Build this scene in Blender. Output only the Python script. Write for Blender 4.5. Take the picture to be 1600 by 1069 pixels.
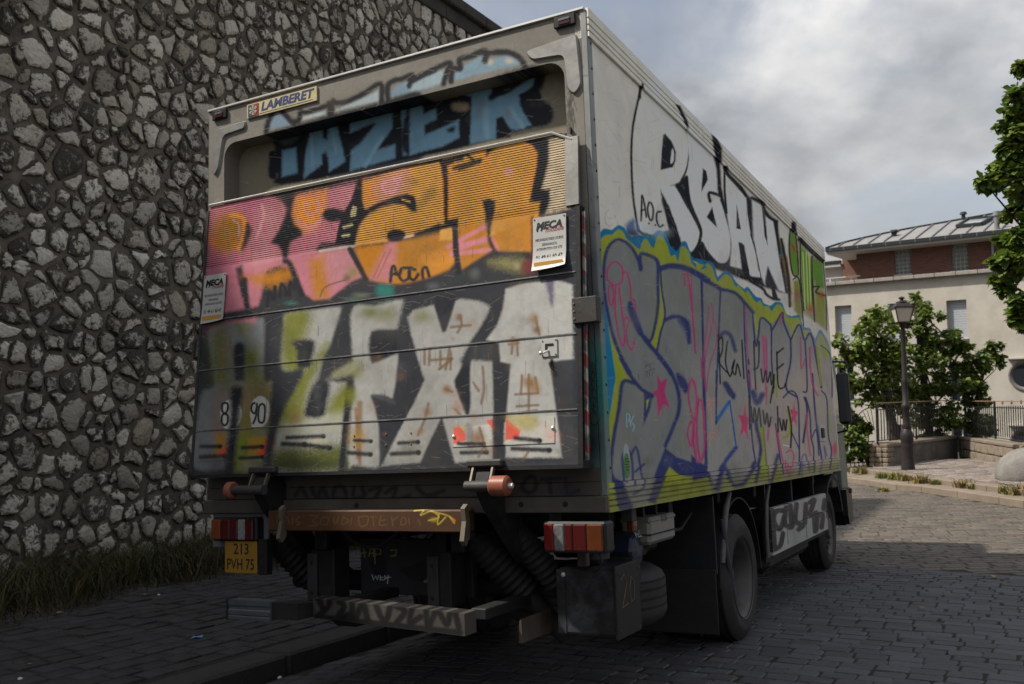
import bpy, bmesh, math, random
import numpy as np
from mathutils import Vector, Matrix, Euler

sc = bpy.context.scene
for o in list(bpy.data.objects):
    bpy.data.objects.remove(o, do_unlink=True)
random.seed(7)
COL = sc.collection

# ------------------------------------------------------------------ camera, sky, sun, exposure
RWC = np.array([[0.999872, -0.015999, 0.0], [0.00084, 0.052504, 0.99862], [-0.015977, -0.998493, 0.05251]])
CAM_POS = np.array([0.0, 0.0, 1.266])
FPX = 1454.125            # focal length in pixels of the 1600 px wide photograph
cam_d = bpy.data.cameras.new('camera')
cam_d.sensor_width = 36.0
cam_d.lens = FPX / 1600 * 36.0
cam_d.clip_start = 0.05
cam_d.clip_end = 2000
cam_d.dof.use_dof = True
cam_d.dof.focus_distance = 6.0
cam_d.dof.aperture_fstop = 4.0
cam = bpy.data.objects.new('camera', cam_d)
COL.objects.link(cam)
M = Matrix.Identity(4)
for i in range(3):
    M[i][0] = RWC[i, 0]; M[i][1] = -RWC[i, 1]; M[i][2] = -RWC[i, 2]; M[i][3] = CAM_POS[i]
cam.matrix_world = M
sc.camera = cam

SUN_DIR = Vector((-0.995, -0.03, 0.0)).normalized()
SUN_EL = math.radians(52)
TO_SUN = Vector((SUN_DIR.x * math.cos(SUN_EL), SUN_DIR.y * math.cos(SUN_EL), math.sin(SUN_EL)))
sun_d = bpy.data.lights.new('sun', 'SUN')
sun_d.energy = 3.8
sun_d.angle = math.radians(1.5)
sun_d.color = (1.0, 0.93, 0.83)
sun = bpy.data.objects.new('sun', sun_d)
COL.objects.link(sun)
sun.rotation_euler = TO_SUN.to_track_quat('Z', 'Y').to_euler()

world = bpy.data.worlds.new('World')
sc.world = world
world.use_nodes = True
wt = world.node_tree
wt.nodes.clear()
def WN(t, **kw):
    n = wt.nodes.new(t)
    for k, v in kw.items(): setattr(n, k, v)
    return n
sky = WN('ShaderNodeTexSky', sky_type='NISHITA', sun_disc=False)
sky.sun_elevation = SUN_EL
sky.sun_rotation = math.atan2(SUN_DIR.x, SUN_DIR.y)
sky.air_density = 1.0; sky.dust_density = 2.5; sky.ozone_density = 1.0
bg_sky = WN('ShaderNodeBackground'); bg_sky.inputs[1].default_value = 0.09
desat = WN('ShaderNodeHueSaturation'); desat.inputs['Saturation'].default_value = 0.55
wt.links.new(sky.outputs[0], desat.inputs['Color']); wt.links.new(desat.outputs[0], bg_sky.inputs[0])
# clouds: direction projected on a plane overhead -> noise
tc = WN('ShaderNodeTexCoord')
sep = WN('ShaderNodeSeparateXYZ'); wt.links.new(tc.outputs['Generated'], sep.inputs[0])
zmax = WN('ShaderNodeMath', operation='MAXIMUM'); wt.links.new(sep.outputs[2], zmax.inputs[0]); zmax.inputs[1].default_value = 0.0
zadd = WN('ShaderNodeMath', operation='ADD'); wt.links.new(zmax.outputs[0], zadd.inputs[0]); zadd.inputs[1].default_value = 0.60
dx = WN('ShaderNodeMath', operation='DIVIDE'); wt.links.new(sep.outputs[0], dx.inputs[0]); wt.links.new(zadd.outputs[0], dx.inputs[1])
dy = WN('ShaderNodeMath', operation='DIVIDE'); wt.links.new(sep.outputs[1], dy.inputs[0]); wt.links.new(zadd.outputs[0], dy.inputs[1])
comb = WN('ShaderNodeCombineXYZ'); wt.links.new(dx.outputs[0], comb.inputs[0]); wt.links.new(dy.outputs[0], comb.inputs[1])
def wnoise(scale, detail, rough, off, dist=0.0):
    mp = WN('ShaderNodeMapping'); mp.inputs['Location'].default_value = off
    wt.links.new(comb.outputs[0], mp.inputs[0])
    n = WN('ShaderNodeTexNoise'); n.inputs['Scale'].default_value = scale; n.inputs['Detail'].default_value = detail
    n.inputs['Roughness'].default_value = rough; n.inputs['Distortion'].default_value = dist
    wt.links.new(mp.outputs[0], n.inputs['Vector'])
    return n
n1 = wnoise(2.2, 9, 0.55, (3.1, 1.7, 0), 0.15)
cov = WN('ShaderNodeValToRGB'); cov.color_ramp.elements[0].position = 0.40; cov.color_ramp.elements[1].position = 0.54
wt.links.new(n1.outputs[0], cov.inputs[0])
n2 = wnoise(3.6, 12, 0.52, (2.3, 4.9, 0), 0.12)
shade = WN('ShaderNodeValToRGB')
shade.color_ramp.elements[0].position = 0.38; shade.color_ramp.elements[0].color = (0.165, 0.176, 0.196, 1)
shade.color_ramp.elements[1].position = 0.64; shade.color_ramp.elements[1].color = (0.50, 0.495, 0.485, 1)
e = shade.color_ramp.elements.new(0.50); e.color = (0.31, 0.32, 0.335, 1)
wt.links.new(n2.outputs[0], shade.inputs[0])
# haze towards the horizon
hz = WN('ShaderNodeMapRange'); hz.inputs['From Min'].default_value = 0.0; hz.inputs['From Max'].default_value = 0.30
hz.inputs['To Min'].default_value = 0.75; hz.inputs['To Max'].default_value = 0.0
wt.links.new(sep.outputs[2], hz.inputs['Value'])
mixh = WN('ShaderNodeMix', data_type='RGBA'); wt.links.new(hz.outputs[0], mixh.inputs['Factor'])
wt.links.new(shade.outputs[0], mixh.inputs[6]); mixh.inputs[7].default_value = (0.44, 0.44, 0.435, 1)
# an overcast sky grows brighter towards the zenith
zen = WN('ShaderNodeMath', operation='MULTIPLY_ADD'); wt.links.new(zmax.outputs[0], zen.inputs[0]); zen.inputs[1].default_value = 1.5; zen.inputs[2].default_value = 0.70
bg_cl = WN('ShaderNodeBackground'); wt.links.new(zen.outputs[0], bg_cl.inputs[1])
wt.links.new(mixh.outputs[2], bg_cl.inputs[0])
covm = WN('ShaderNodeMath', operation='MAXIMUM'); wt.links.new(cov.outputs[0], covm.inputs[0]); wt.links.new(hz.outputs[0], covm.inputs[1])
mixs = WN('ShaderNodeMixShader')
wt.links.new(covm.outputs[0], mixs.inputs[0]); wt.links.new(bg_sky.outputs[0], mixs.inputs[1]); wt.links.new(bg_cl.outputs[0], mixs.inputs[2])
wo = WN('ShaderNodeOutputWorld'); wt.links.new(mixs.outputs[0], wo.inputs[0])

sc.view_settings.view_transform = 'Standard'
sc.view_settings.look = 'None'
sc.view_settings.gamma = 1.0
sc.view_settings.use_curve_mapping = False
sc.view_settings.exposure = 0.6
sc.render.engine = 'CYCLES'
sc.cycles.max_bounces = 6
sc.cycles.diffuse_bounces = 3
sc.cycles.glossy_bounces = 3

# ------------------------------------------------------------------ frames of reference
# the truck's own frame: X to its right, Y forward, Z up, origin at the lower right rear corner of the box
RWT = np.array([[0.882714, 0.469581, -0.017597], [-0.467451, 0.881304, 0.06923], [0.048017, -0.052884, 0.997446]])
TW = np.array([0.42396, 4.2621, 0.70754])
TM = Matrix.Identity(4)
for i in range(3):
    for j in range(3): TM[i][j] = RWT[i, j]
    TM[i][3] = TW[i]
CAM_T = RWT.T @ (CAM_POS - TW)
def t2w(p): return RWT @ np.asarray(p, float) + TW
def w2t(p): return RWT.T @ (np.asarray(p, float) - TW)
def ray(px, py):
    return RWC @ np.array([(px - 800) / FPX, (py - 534.5) / FPX, 1.0])
def at(px, py, d):
    """the world point seen at photo pixel px,py at the distance d ahead of the camera"""
    r = ray(px, py)
    return CAM_POS + r * (d / r[1])
def pix(p):
    c = RWC.T @ (np.asarray(p, float) - CAM_POS)
    return 800 + FPX * c[0] / c[2], 534.5 + FPX * c[1] / c[2], c[2]

def road_z(x, y):
    z = -0.0067 + 0.01764 * x
    if y < 10: z += -0.0694 * y
    elif y < 14: t = y - 10; z += -0.694 - 0.0694 * t + 0.00492 * t * t
    else: z += -0.694 - 0.2776 + 0.0787 - 0.03 * (y - 14)
    X = w2t((x, y, z))[0]
    if X < -1.0:
        u = min(1.0, (-1.0 - X) / 1.6)
        z -= 0.09 * u * u
    return z
def on_ground(px, py, dz=0.0):
    r = ray(px, py); lo, hi = 1.0, 80.0
    for _ in range(50):
        m = (lo + hi) / 2; p = CAM_POS + r * (m / r[1])
        if p[2] > road_z(p[0], p[1]) + dz: lo = m
        else: hi = m
    return CAM_POS + r * (hi / r[1])

# ------------------------------------------------------------------ materials
MATS = {}
def mat(name, color, rough=0.7, metal=0.0, var=0.0, vscale=8.0, bump=0.0, bscale=60.0, dirt=None, dscale=3.0, damt=0.0, spec=0.3, detail=6.0, coat=0.0, attr=None):
    """procedural material: base colour with noise variation, optional dirt tint patches and bump"""
    if name in MATS: return MATS[name]
    m = bpy.data.materials.new(name); m.use_nodes = True
    nt = m.node_tree; N = nt.nodes; L = nt.links
    b = N['Principled BSDF']
    b.inputs['Roughness'].default_value = rough
    b.inputs['Metallic'].default_value = metal
    b.inputs['Specular IOR Level'].default_value = spec
    b.inputs['Coat Weight'].default_value = coat
    c4 = (*color, 1)
    tcn = N.new('ShaderNodeTexCoord')
    src = None
    if var > 0:
        n = N.new('ShaderNodeTexNoise'); n.inputs['Scale'].default_value = vscale; n.inputs['Detail'].default_value = detail
        n.inputs['Roughness'].default_value = 0.65
        L.new(tcn.outputs['Object'], n.inputs['Vector'])
        mr = N.new('ShaderNodeMapRange'); mr.inputs['From Min'].default_value = 0.3; mr.inputs['From Max'].default_value = 0.7
        mr.inputs['To Min'].default_value = 1 - var; mr.inputs['To Max'].default_value = 1 + var
        L.new(n.outputs[0], mr.inputs['Value'])
        mul = N.new('ShaderNodeMix'); mul.data_type = 'RGBA'; mul.blend_type = 'MULTIPLY'; mul.inputs['Factor'].default_value = 1
        mul.inputs[6].default_value = c4
        L.new(mr.outputs[0], mul.inputs[7]); src = mul.outputs[2]
    if attr:
        at_ = N.new('ShaderNodeAttribute'); at_.attribute_name = attr
        mul2 = N.new('ShaderNodeMix'); mul2.data_type = 'RGBA'; mul2.blend_type = 'MULTIPLY'; mul2.inputs['Factor'].default_value = 1
        if src: L.new(src, mul2.inputs[6])
        else: mul2.inputs[6].default_value = c4
        L.new(at_.outputs['Color'], mul2.inputs[7]); src = mul2.outputs[2]
    if dirt and damt > 0:
        n = N.new('ShaderNodeTexNoise'); n.inputs['Scale'].default_value = dscale; n.inputs['Detail'].default_value = 8
        n.inputs['Roughness'].default_value = 0.7
        L.new(tcn.outputs['Object'], n.inputs['Vector'])
        r = N.new('ShaderNodeValToRGB'); r.color_ramp.elements[0].position = 0.45; r.color_ramp.elements[1].position = 0.70
        r.color_ramp.elements[1].color = (damt, damt, damt, 1); r.color_ramp.elements[0].color = (0, 0, 0, 1)
        L.new(n.outputs[0], r.inputs[0])
        mx = N.new('ShaderNodeMix'); mx.data_type = 'RGBA'
        L.new(r.outputs[0], mx.inputs['Factor'])
        if src: L.new(src, mx.inputs[6])
        else: mx.inputs[6].default_value = c4
        mx.inputs[7].default_value = (*dirt, 1); src = mx.outputs[2]
    if src: L.new(src, b.inputs['Base Color'])
    else: b.inputs['Base Color'].default_value = c4
    if bump > 0:
        n = N.new('ShaderNodeTexNoise'); n.inputs['Scale'].default_value = bscale; n.inputs['Detail'].default_value = 6
        L.new(tcn.outputs['Object'], n.inputs['Vector'])
        bp = N.new('ShaderNodeBump'); bp.inputs['Strength'].default_value = bump; bp.inputs['Distance'].default_value = 0.02
        L.new(n.outputs[0], bp.inputs['Height']); L.new(bp.outputs[0], b.inputs['Normal'])
    MATS[name] = m
    return m

# ------------------------------------------------------------------ mesh building
class MB:
    def __init__(s): s.v = []; s.f = []
    def add(s, vs, fs, M=None):
        o = len(s.v)
        for p in vs:
            p = Vector(p)
            s.v.append(tuple(M @ p) if M is not None else tuple(p))
        s.f += [tuple(i + o for i in f) for f in fs]
        return s
    def box(s, lo, hi, ch=0.0, M=None):
        x0, y0, z0 = lo; x1, y1, z1 = hi
        if ch <= 0:
            vs = [(x0,y0,z0),(x1,y0,z0),(x1,y1,z0),(x0,y1,z0),(x0,y0,z1),(x1,y0,z1),(x1,y1,z1),(x0,y1,z1)]
            fs = [(0,3,2,1),(4,5,6,7),(0,1,5,4),(1,2,6,5),(2,3,7,6),(3,0,4,7)]
            return s.add(vs, fs, M)
        c = min(ch, (x1-x0)*.45, (y1-y0)*.45, (z1-z0)*.45)
        # 24 vertices: three per corner
        vs = []; idx = {}
        for i, X in enumerate((x0, x1)):
            for j, Y in enumerate((y0, y1)):
                for k, Z in enumerate((z0, z1)):
                    sx = c if i == 0 else -c; sy = c if j == 0 else -c; sz = c if k == 0 else -c
                    for a, p in enumerate(((X, Y+sy, Z+sz), (X+sx, Y, Z+sz), (X+sx, Y+sy, Z))):
                        idx[i, j, k, a] = len(vs); vs.append(p)
        fs = []
        for i in (0, 1):
            q = [idx[i,0,0,0], idx[i,1,0,0], idx[i,1,1,0], idx[i,0,1,0]]; fs.append(q if i else q[::-1])
            q = [idx[0,i,0,1], idx[1,i,0,1], idx[1,i,1,1], idx[0,i,1,1]]; fs.append(q[::-1] if i else q)
            q = [idx[0,0,i,2], idx[1,0,i,2], idx[1,1,i,2], idx[0,1,i,2]]; fs.append(q if i else q[::-1])
        for i in (0, 1):
            for j in (0, 1):
                q = [idx[i,j,0,0], idx[i,j,1,0], idx[i,j,1,1], idx[i,j,0,1]]; fs.append(q if i != j else q[::-1])
                q = [idx[i,0,j,0], idx[i,1,j,0], idx[i,1,j,2], idx[i,0,j,2]]; fs.append(q if i == j else q[::-1])
                q = [idx[0,i,j,1], idx[1,i,j,1], idx[1,i,j,2], idx[0,i,j,2]]; fs.append(q if i != j else q[::-1])
        for i in (0, 1):
            for j in (0, 1):
                for k in (0, 1):
                    fs.append((idx[i,j,k,0], idx[i,j,k,1], idx[i,j,k,2]))
        return s.add(vs, fs, M)
    def prism(s, poly, axis, a, b):
        """polygon (2-D, in the two remaining axes in order) extruded along axis from a to b"""
        n = len(poly)
        def P(p, t):
            q = list(p); q.insert(axis, t); return q
        vs = [P(p, a) for p in poly] + [P(p, b) for p in poly]
        fs = [tuple(range(n)), tuple(range(2*n-1, n-1, -1))]
        for i in range(n):
            j = (i + 1) % n; fs.append((i, i + n, j + n, j))
        return s.add(vs, fs)
    def cyl(s, p0, p1, r0, r1=None, n=12, caps=True):
        r1 = r0 if r1 is None else r1
        p0 = Vector(p0); p1 = Vector(p1); d = (p1 - p0).normalized()
        u = d.orthogonal().normalized(); w = d.cross(u)
        vs = []
        for p, r in ((p0, r0), (p1, r1)):
            for i in range(n):
                a = 2 * math.pi * i / n; vs.append(p + u * (r * math.cos(a)) + w * (r * math.sin(a)))
        fs = [(i, (i+1) % n, n + (i+1) % n, n + i) for i in range(n)]
        if caps: fs += [tuple(range(n-1, -1, -1)), tuple(range(n, 2*n))]
        return s.add(vs, fs)
    def lathe(s, prof, p0, axis, n=24, caps=True):
        """prof: list of (distance along the axis, radius)"""
        p0 = Vector(p0); d = Vector(axis).normalized(); u = d.orthogonal().normalized(); w = d.cross(u)
        vs = []
        for t, r in prof:
            for i in range(n):
                a = 2 * math.pi * i / n; vs.append(p0 + d * t + u * (r * math.cos(a)) + w * (r * math.sin(a)))
        fs = []
        for k in range(len(prof) - 1):
            for i in range(n):
                j = (i + 1) % n
                fs.append((k*n+i, k*n+j, (k+1)*n+j, (k+1)*n+i))
        if caps:
            fs.append(tuple(range(n-1, -1, -1))); fs.append(tuple(range((len(prof)-1)*n, len(prof)*n)))
        return s.add(vs, fs)
    def tube(s, pts, r, n=6, closed=False):
        P = [Vector(p) for p in pts]; m = len(P); vs = []; prev = None
        for i in range(m):
            if closed: d = P[(i+1) % m] - P[i-1]
            else: d = P[min(i+1, m-1)] - P[max(i-1, 0)]
            d.normalize()
            u = (prev - d * prev.dot(d)) if prev is not None else d.orthogonal()
            if u.length < 1e-5: u = d.orthogonal()
            u.normalize(); prev = u; w = d.cross(u)
            rr = r[i] if isinstance(r, (list, tuple)) else r
            for k in range(n):
                a = 2 * math.pi * k / n; vs.append(P[i] + u * (rr*math.cos(a)) + w * (rr*math.sin(a)))
        fs = []
        for i in range(m if closed else m - 1):
            i2 = (i + 1) % m
            for k in range(n):
                k2 = (k + 1) % n; fs.append((i*n+k, i*n+k2, i2*n+k2, i2*n+k))
        if not closed: fs += [tuple(range(n-1, -1, -1)), tuple(range((m-1)*n, m*n))]
        return s.add(vs, fs)
    def mesh(s, name, m, smooth=None):
        me = bpy.data.meshes.new(name); me.from_pydata(s.v, [], s.f); me.update()
        bm = bmesh.new(); bm.from_mesh(me); bmesh.ops.recalc_face_normals(bm, faces=bm.faces); bm.to_mesh(me); bm.free()
        if m is not None: me.materials.append(m)
        if smooth is not None: shade_smooth(me, smooth)
        return me
    def build(s, name, m, parent=None, smooth=None, label=None):
        o = bpy.data.objects.new(name, s.mesh(name, m, smooth)); COL.objects.link(o)
        if parent is not None: o.parent = parent
        if label: o['label'] = label
        return o
def shade_smooth(me, ang=40):
    me.polygons.foreach_set('use_smooth', [True] * len(me.polygons))
    try: me.set_sharp_from_angle(angle=math.radians(ang))
    except Exception: pass
def tag(o, label=None, cat=None, group=None, kind=None):
    if label: o['label'] = label
    if cat: o['category'] = cat
    if group: o['group'] = group
    if kind: o['kind'] = kind
    return o
def empty(name, loc=(0, 0, 0), M=None):
    o = bpy.data.objects.new(name, None); COL.objects.link(o); o.empty_display_size = 0.2
    if M is not None: o.matrix_world = M
    else: o.location = loc
    return o
def place(name, me, parent=None, M=None, loc=None):
    o = bpy.data.objects.new(name, me); COL.objects.link(o)
    if parent is not None: o.parent = parent
    if M is not None: o.matrix_local = M
    if loc is not None: o.location = loc
    return o
def text_mb(body, size, M, m, parent, name='lettering', extrude=0.00015, align='CENTER', bold=0.0, shear=0.0, sx=1.0, width=None):
    cu = bpy.data.curves.new('txt', 'FONT'); cu.body = body; cu.size = size; cu.align_x = align; cu.align_y = 'CENTER'
    cu.extrude = extrude; cu.offset = bold; cu.shear = shear; cu.resolution_u = 3
    o = bpy.data.objects.new('txt', cu); COL.objects.link(o)
    dg = bpy.context.evaluated_depsgraph_get()
    me = bpy.data.meshes.new_from_object(o.evaluated_get(dg))
    bpy.data.objects.remove(o, do_unlink=True); bpy.data.curves.remove(cu)
    if width:
        xs = [v.co.x for v in me.vertices]; sx = width/(max(xs)-min(xs)); me.transform(Matrix.Translation((-(max(xs)+min(xs))/2, 0, 0)))
    me.transform(M @ Matrix.Diagonal((sx, 1, 1, 1)))
    me.materials.clear(); me.materials.append(m); me.name = name
    t = bpy.data.objects.new(name, me); COL.objects.link(t); t.parent = parent
    return t
# ------------------------------------------------------------------ paint: sprayed pictures on flat surfaces, painted in numpy
def s2l(c):
    c = np.asarray(c, float) / 255.0
    return np.where(c <= 0.04045, c / 12.92, ((c + 0.055) / 1.055) ** 2.4)
rng = np.random.RandomState(3)
def fnoise(h, w, cells, seed=0, octs=4):
    r = np.random.RandomState(seed); out = np.zeros((h, w)); amp = 1.0; tot = 0
    for o in range(octs):
        ch = max(2, int(cells * 2**o * h / max(h, w)) + 2); cw = max(2, int(cells * 2**o * w / max(h, w)) + 2)
        g = r.rand(ch, cw)
        y = np.linspace(0, ch - 1.001, h); x = np.linspace(0, cw - 1.001, w)
        y0 = y.astype(int); x0 = x.astype(int); fy = (y - y0)[:, None]; fx = (x - x0)[None]
        fy = fy*fy*(3-2*fy); fx = fx*fx*(3-2*fx)
        a = g[y0][:, x0]; b = g[y0][:, x0+1]; c = g[y0+1][:, x0]; d = g[y0+1][:, x0+1]
        out += amp * ((a*(1-fx)+b*fx)*(1-fy) + (c*(1-fx)+d*fx)*fy); tot += amp; amp *= 0.55
    return out / tot
def catmull(pts, closed=True, k=6):
    P = np.asarray(pts, float); n = len(P); out = []
    for i in range(n if closed else n - 1):
        p0 = P[i-1] if (closed or i > 0) else P[0]
        p1 = P[i]; p2 = P[(i+1) % n]; p3 = P[(i+2) % n] if (closed or i + 2 < n) else P[-1]
        for t in np.linspace(0, 1, k, endpoint=False):
            out.append(0.5*((2*p1) + (-p0+p2)*t + (2*p0-5*p1+4*p2-p3)*t*t + (-p0+3*p1-3*p2+p3)*t**3))
    if not closed: out.append(P[-1])
    return np.array(out)
class Canvas:
    """a flat piece of the truck; plane: n.p = d in the truck frame, (u, v) in metres from (u0, v0).
    Shapes are given in photograph pixels (offset and scale per crop) and land on the plane by projection."""
    def __init__(s, name, u0, u1, v0, v1, res, to3d, gain, base):
        s.name = name; s.u0, s.u1, s.v0, s.v1 = u0, u1, v0, v1; s.gain = gain
        s.w = int((u1-u0)*res); s.h = int((v1-v0)*res)
        U = u0 + (np.arange(s.w)+.5)/s.w*(u1-u0); V = v0 + (np.arange(s.h)+.5)/s.h*(v1-v0)
        U, V = np.meshgrid(U, V)
        X, Y, Z = to3d(U, V)
        A = RWT.T @ RWC    # truck <- cam
        dX, dY, dZ = X-CAM_T[0], Y-CAM_T[1], Z-CAM_T[2]
        cx = A[0,0]*dX+A[1,0]*dY+A[2,0]*dZ; cy = A[0,1]*dX+A[1,1]*dY+A[2,1]*dZ; cz = A[0,2]*dX+A[1,2]*dY+A[2,2]*dZ
        s.PX = (800+FPX*cx/cz).astype(np.float32); s.PY = (534.5+FPX*cy/cz).astype(np.float32)
        s.A = np.ones((s.h, s.w, 3), np.float32) * (s2l(base)*gain).astype(np.float32)
        s.O = (0., 0., 1.)
        s.N1 = (fnoise(s.h, s.w, max(90, int(s.w/4)), 301, 2)-.5).astype(np.float32)      # spray grain
        s.N2 = (fnoise(s.h, s.w, 26, 302, 3)-.5).astype(np.float32)                       # uneven coverage
    def crop(s, ox, oy, sc_): s.O = (ox, oy, sc_); return s
    def _pts(s, pts):
        P = np.asarray(pts, float); return P / s.O[2] + np.array(s.O[:2])
    def _box(s, P, m):
        x0, y0 = P.min(0) - m; x1, y1 = P.max(0) + m
        M = (s.PX >= x0) & (s.PX <= x1) & (s.PY >= y0) & (s.PY <= y1)
        r = np.where(M.any(1))[0]; c = np.where(M.any(0))[0]
        if len(r) == 0: return None
        return slice(r[0], r[-1]+1), slice(c[0], c[-1]+1)
    def _dist(s, P, sl, closed):
        X = s.PX[sl]; Y = s.PY[sl]; best = np.full(X.shape, 1e9, np.float32); n = len(P)
        for i in range(n if closed else n-1):
            ax, ay = P[i]; bx, by = P[(i+1) % n]; ex, ey = bx-ax, by-ay; L = ex*ex+ey*ey+1e-9
            t = np.clip(((X-ax)*ex+(Y-ay)*ey)/L, 0, 1)
            np.minimum(best, (X-ax-t*ex)**2+(Y-ay-t*ey)**2, out=best)
        return np.sqrt(best)
    def _blend(s, sl, al, col):
        c = (s2l(col)*s.gain).astype(np.float32)
        s.A[sl] = s.A[sl]*(1-al[..., None]) + c*al[..., None]
    def fill(s, pts, col, soft=1.0, a=1.0, sm=True, noise=0.0, seed=1):
        P = s._pts(pts)
        if sm and len(P) > 2: P = catmull(P)
        sl = s._box(P, soft*2+1)
        if sl is None: return s
        X = s.PX[sl]; Y = s.PY[sl]; ins = np.zeros(X.shape, bool); n = len(P)
        for i in range(n):
            ax, ay = P[i]; bx, by = P[(i+1) % n]
            if ay == by: continue
            c = (ay > Y) != (by > Y)
            ins ^= c & (X < (bx-ax)*(Y-ay)/(by-ay)+ax)
        d = s._dist(P, sl, True); d = np.where(ins, d, -d)
        al = np.clip(0.5+d/(2*soft)+s.N1[sl]*.42*np.clip(1-np.abs(d)/(2.2*soft+1), 0, 1), 0, 1); al = al*al*(3-2*al)*a*np.clip(1.03+s.N2[sl]*.45, 0, 1)
        if noise: al = al*np.clip(1-noise*2*fnoise(*X.shape, 14, seed), 0, 1)
        s._blend(sl, al.astype(np.float32), col); return s
    def line(s, pts, w, col, soft=1.0, a=1.0, sm=True, closed=False):
        """w: full width in crop pixels"""
        P = s._pts(pts); w = w / s.O[2]; soft = min(soft, w*.38)
        if sm and len(P) > 2: P = catmull(P, closed, 5)
        sl = s._box(P, w/2+soft*2+1)
        if sl is None: return s
        d = s._dist(P, sl, closed)
        al = np.clip(0.5+(w/2-d)/(2*soft)+s.N1[sl]*.30, 0, 1)*(d < w/2+3*soft); al = al*al*(3-2*al)*a*np.clip(1.06+s.N2[sl]*.4, 0, 1)
        s._blend(sl, al.astype(np.float32), col); return s
    def blob(s, x, y, r, col, soft=0.8, a=1.0, ry=None, noise=0.0):
        """soft round spray spot, soft is the falloff as a share of the radius"""
        (cx, cy), = s._pts([(x, y)]); r = r/s.O[2]; ry = r if ry is None else ry/s.O[2]
        P = np.array([[cx-r, cy-ry], [cx+r, cy+ry]]); sl = s._box(P, 2)
        if sl is None: return s
        q = np.sqrt(((s.PX[sl]-cx)/r)**2+((s.PY[sl]-cy)/ry)**2)
        al = np.clip((1-q)/soft, 0, 1); al = al*al*(3-2*al)*a
        if noise: al = al*np.clip(1.3-noise*2*fnoise(*q.shape, 8, int(x)), 0, 1)
        s._blend(sl, al.astype(np.float32), col); return s
    def write(s, pts_list, w, col, soft=0.6, a=1.0, sm=True):
        for p in pts_list: s.line(p, w, col, soft, a, sm)
        return s
    def wear(s, amt=0.12, cells=9, seed=5, scratches=0, scol=(170, 168, 160)):
        n = fnoise(s.h, s.w, cells, seed, 6)
        s.A *= (1 + amt*2*(n-0.5))[..., None].astype(np.float32)
        n = fnoise(s.h, s.w, cells*14, seed+1, 3)
        s.A *= (1 + amt*1.2*(n-0.5))[..., None].astype(np.float32)
        r = np.random.RandomState(seed)
        for _ in range(scratches):
            y = r.randint(0, s.h-2); x = r.randint(0, s.w-20); L = r.randint(4, 40); sl_ = r.uniform(-.6, .6)
            for k in range(L):
                yy = int(y+k*sl_)
                if 0 <= yy < s.h and x+k < s.w: s.A[yy, x+k] = s.A[yy, x+k]*0.6 + s2l(scol)*s.gain*0.4*r.uniform(.2, 1)
        return s
    def drips(s, n, box, col, seed, lo=4, hi=26, a=.5):
        r = np.random.RandomState(seed); O = s.O; s.O = (0., 0., 1.)
        for _ in range(n):
            x = r.uniform(box[0], box[2]); y = r.uniform(box[1], box[3]); L = r.uniform(lo, hi); lean = r.uniform(-.02, .05)
            s.line([(x, y), (x+lean*L, y+L)], r.uniform(.6, 1.7), col, .7, a*r.uniform(.4, 1), sm=False)
        s.O = O; return s
    def smudge(s, n, box, cols, seed, r0=12, r1=60, a=.25):
        r = np.random.RandomState(seed); O = s.O; s.O = (0., 0., 1.)
        for _ in range(n):
            q = r.uniform(r0, r1); s.blob(r.uniform(box[0], box[2]), r.uniform(box[1], box[3]), q, cols[r.randint(len(cols))], 1.0, a*r.uniform(.3, 1), ry=q*r.uniform(.4, 1.3), noise=.6)
        s.O = O; return s
    def material(s, rough=0.45, bump=0.0, metal=0.0, spec=0.35):
        img = bpy.data.images.new(s.name, s.w, s.h, alpha=False, float_buffer=True)
        px = np.ones((s.h, s.w, 4), np.float32); px[..., :3] = np.clip(s.A, 0.004, 0.85)
        img.colorspace_settings.name = 'Non-Color'
        img.pixels.foreach_set(px.ravel()); img.update()
        try: img.pack()
        except Exception: pass
        m = bpy.data.materials.new(s.name); m.use_nodes = True; N = m.node_tree.nodes; L = m.node_tree.links
        b = N['Principled BSDF']; b.inputs['Roughness'].default_value = rough; b.inputs['Metallic'].default_value = metal
        b.inputs['Specular IOR Level'].default_value = spec
        uv = N.new('ShaderNodeUVMap'); uv.uv_map = 'paint'
        ti = N.new('ShaderNodeTexImage'); ti.image = img; ti.extension = 'EXTEND'; ti.interpolation = 'Cubic'
        L.new(uv.outputs[0], ti.inputs[0]); L.new(ti.outputs[0], b.inputs['Base Color'])
        tcn = N.new('ShaderNodeTexCoord'); n = N.new('ShaderNodeTexNoise'); n.inputs['Scale'].default_value = 9; n.inputs['Detail'].default_value = 7
        L.new(tcn.outputs['Object'], n.inputs['Vector'])
        mr = N.new('ShaderNodeMapRange'); mr.inputs['To Min'].default_value = rough-.18; mr.inputs['To Max'].default_value = rough+.22
        L.new(n.outputs[0], mr.inputs['Value']); L.new(mr.outputs[0], b.inputs['Roughness'])
        if bump:
            n2 = N.new('ShaderNodeTexNoise'); n2.inputs['Scale'].default_value = 2.2; n2.inputs['Detail'].default_value = 5
            L.new(tcn.outputs['Object'], n2.inputs['Vector'])
            bp = N.new('ShaderNodeBump'); bp.inputs['Strength'].default_value = bump; bp.inputs['Distance'].default_value = 0.02
            L.new(n2.outputs[0], bp.inputs['Height']); L.new(bp.outputs[0], b.inputs['Normal'])
        s.mat = m; return m
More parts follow.
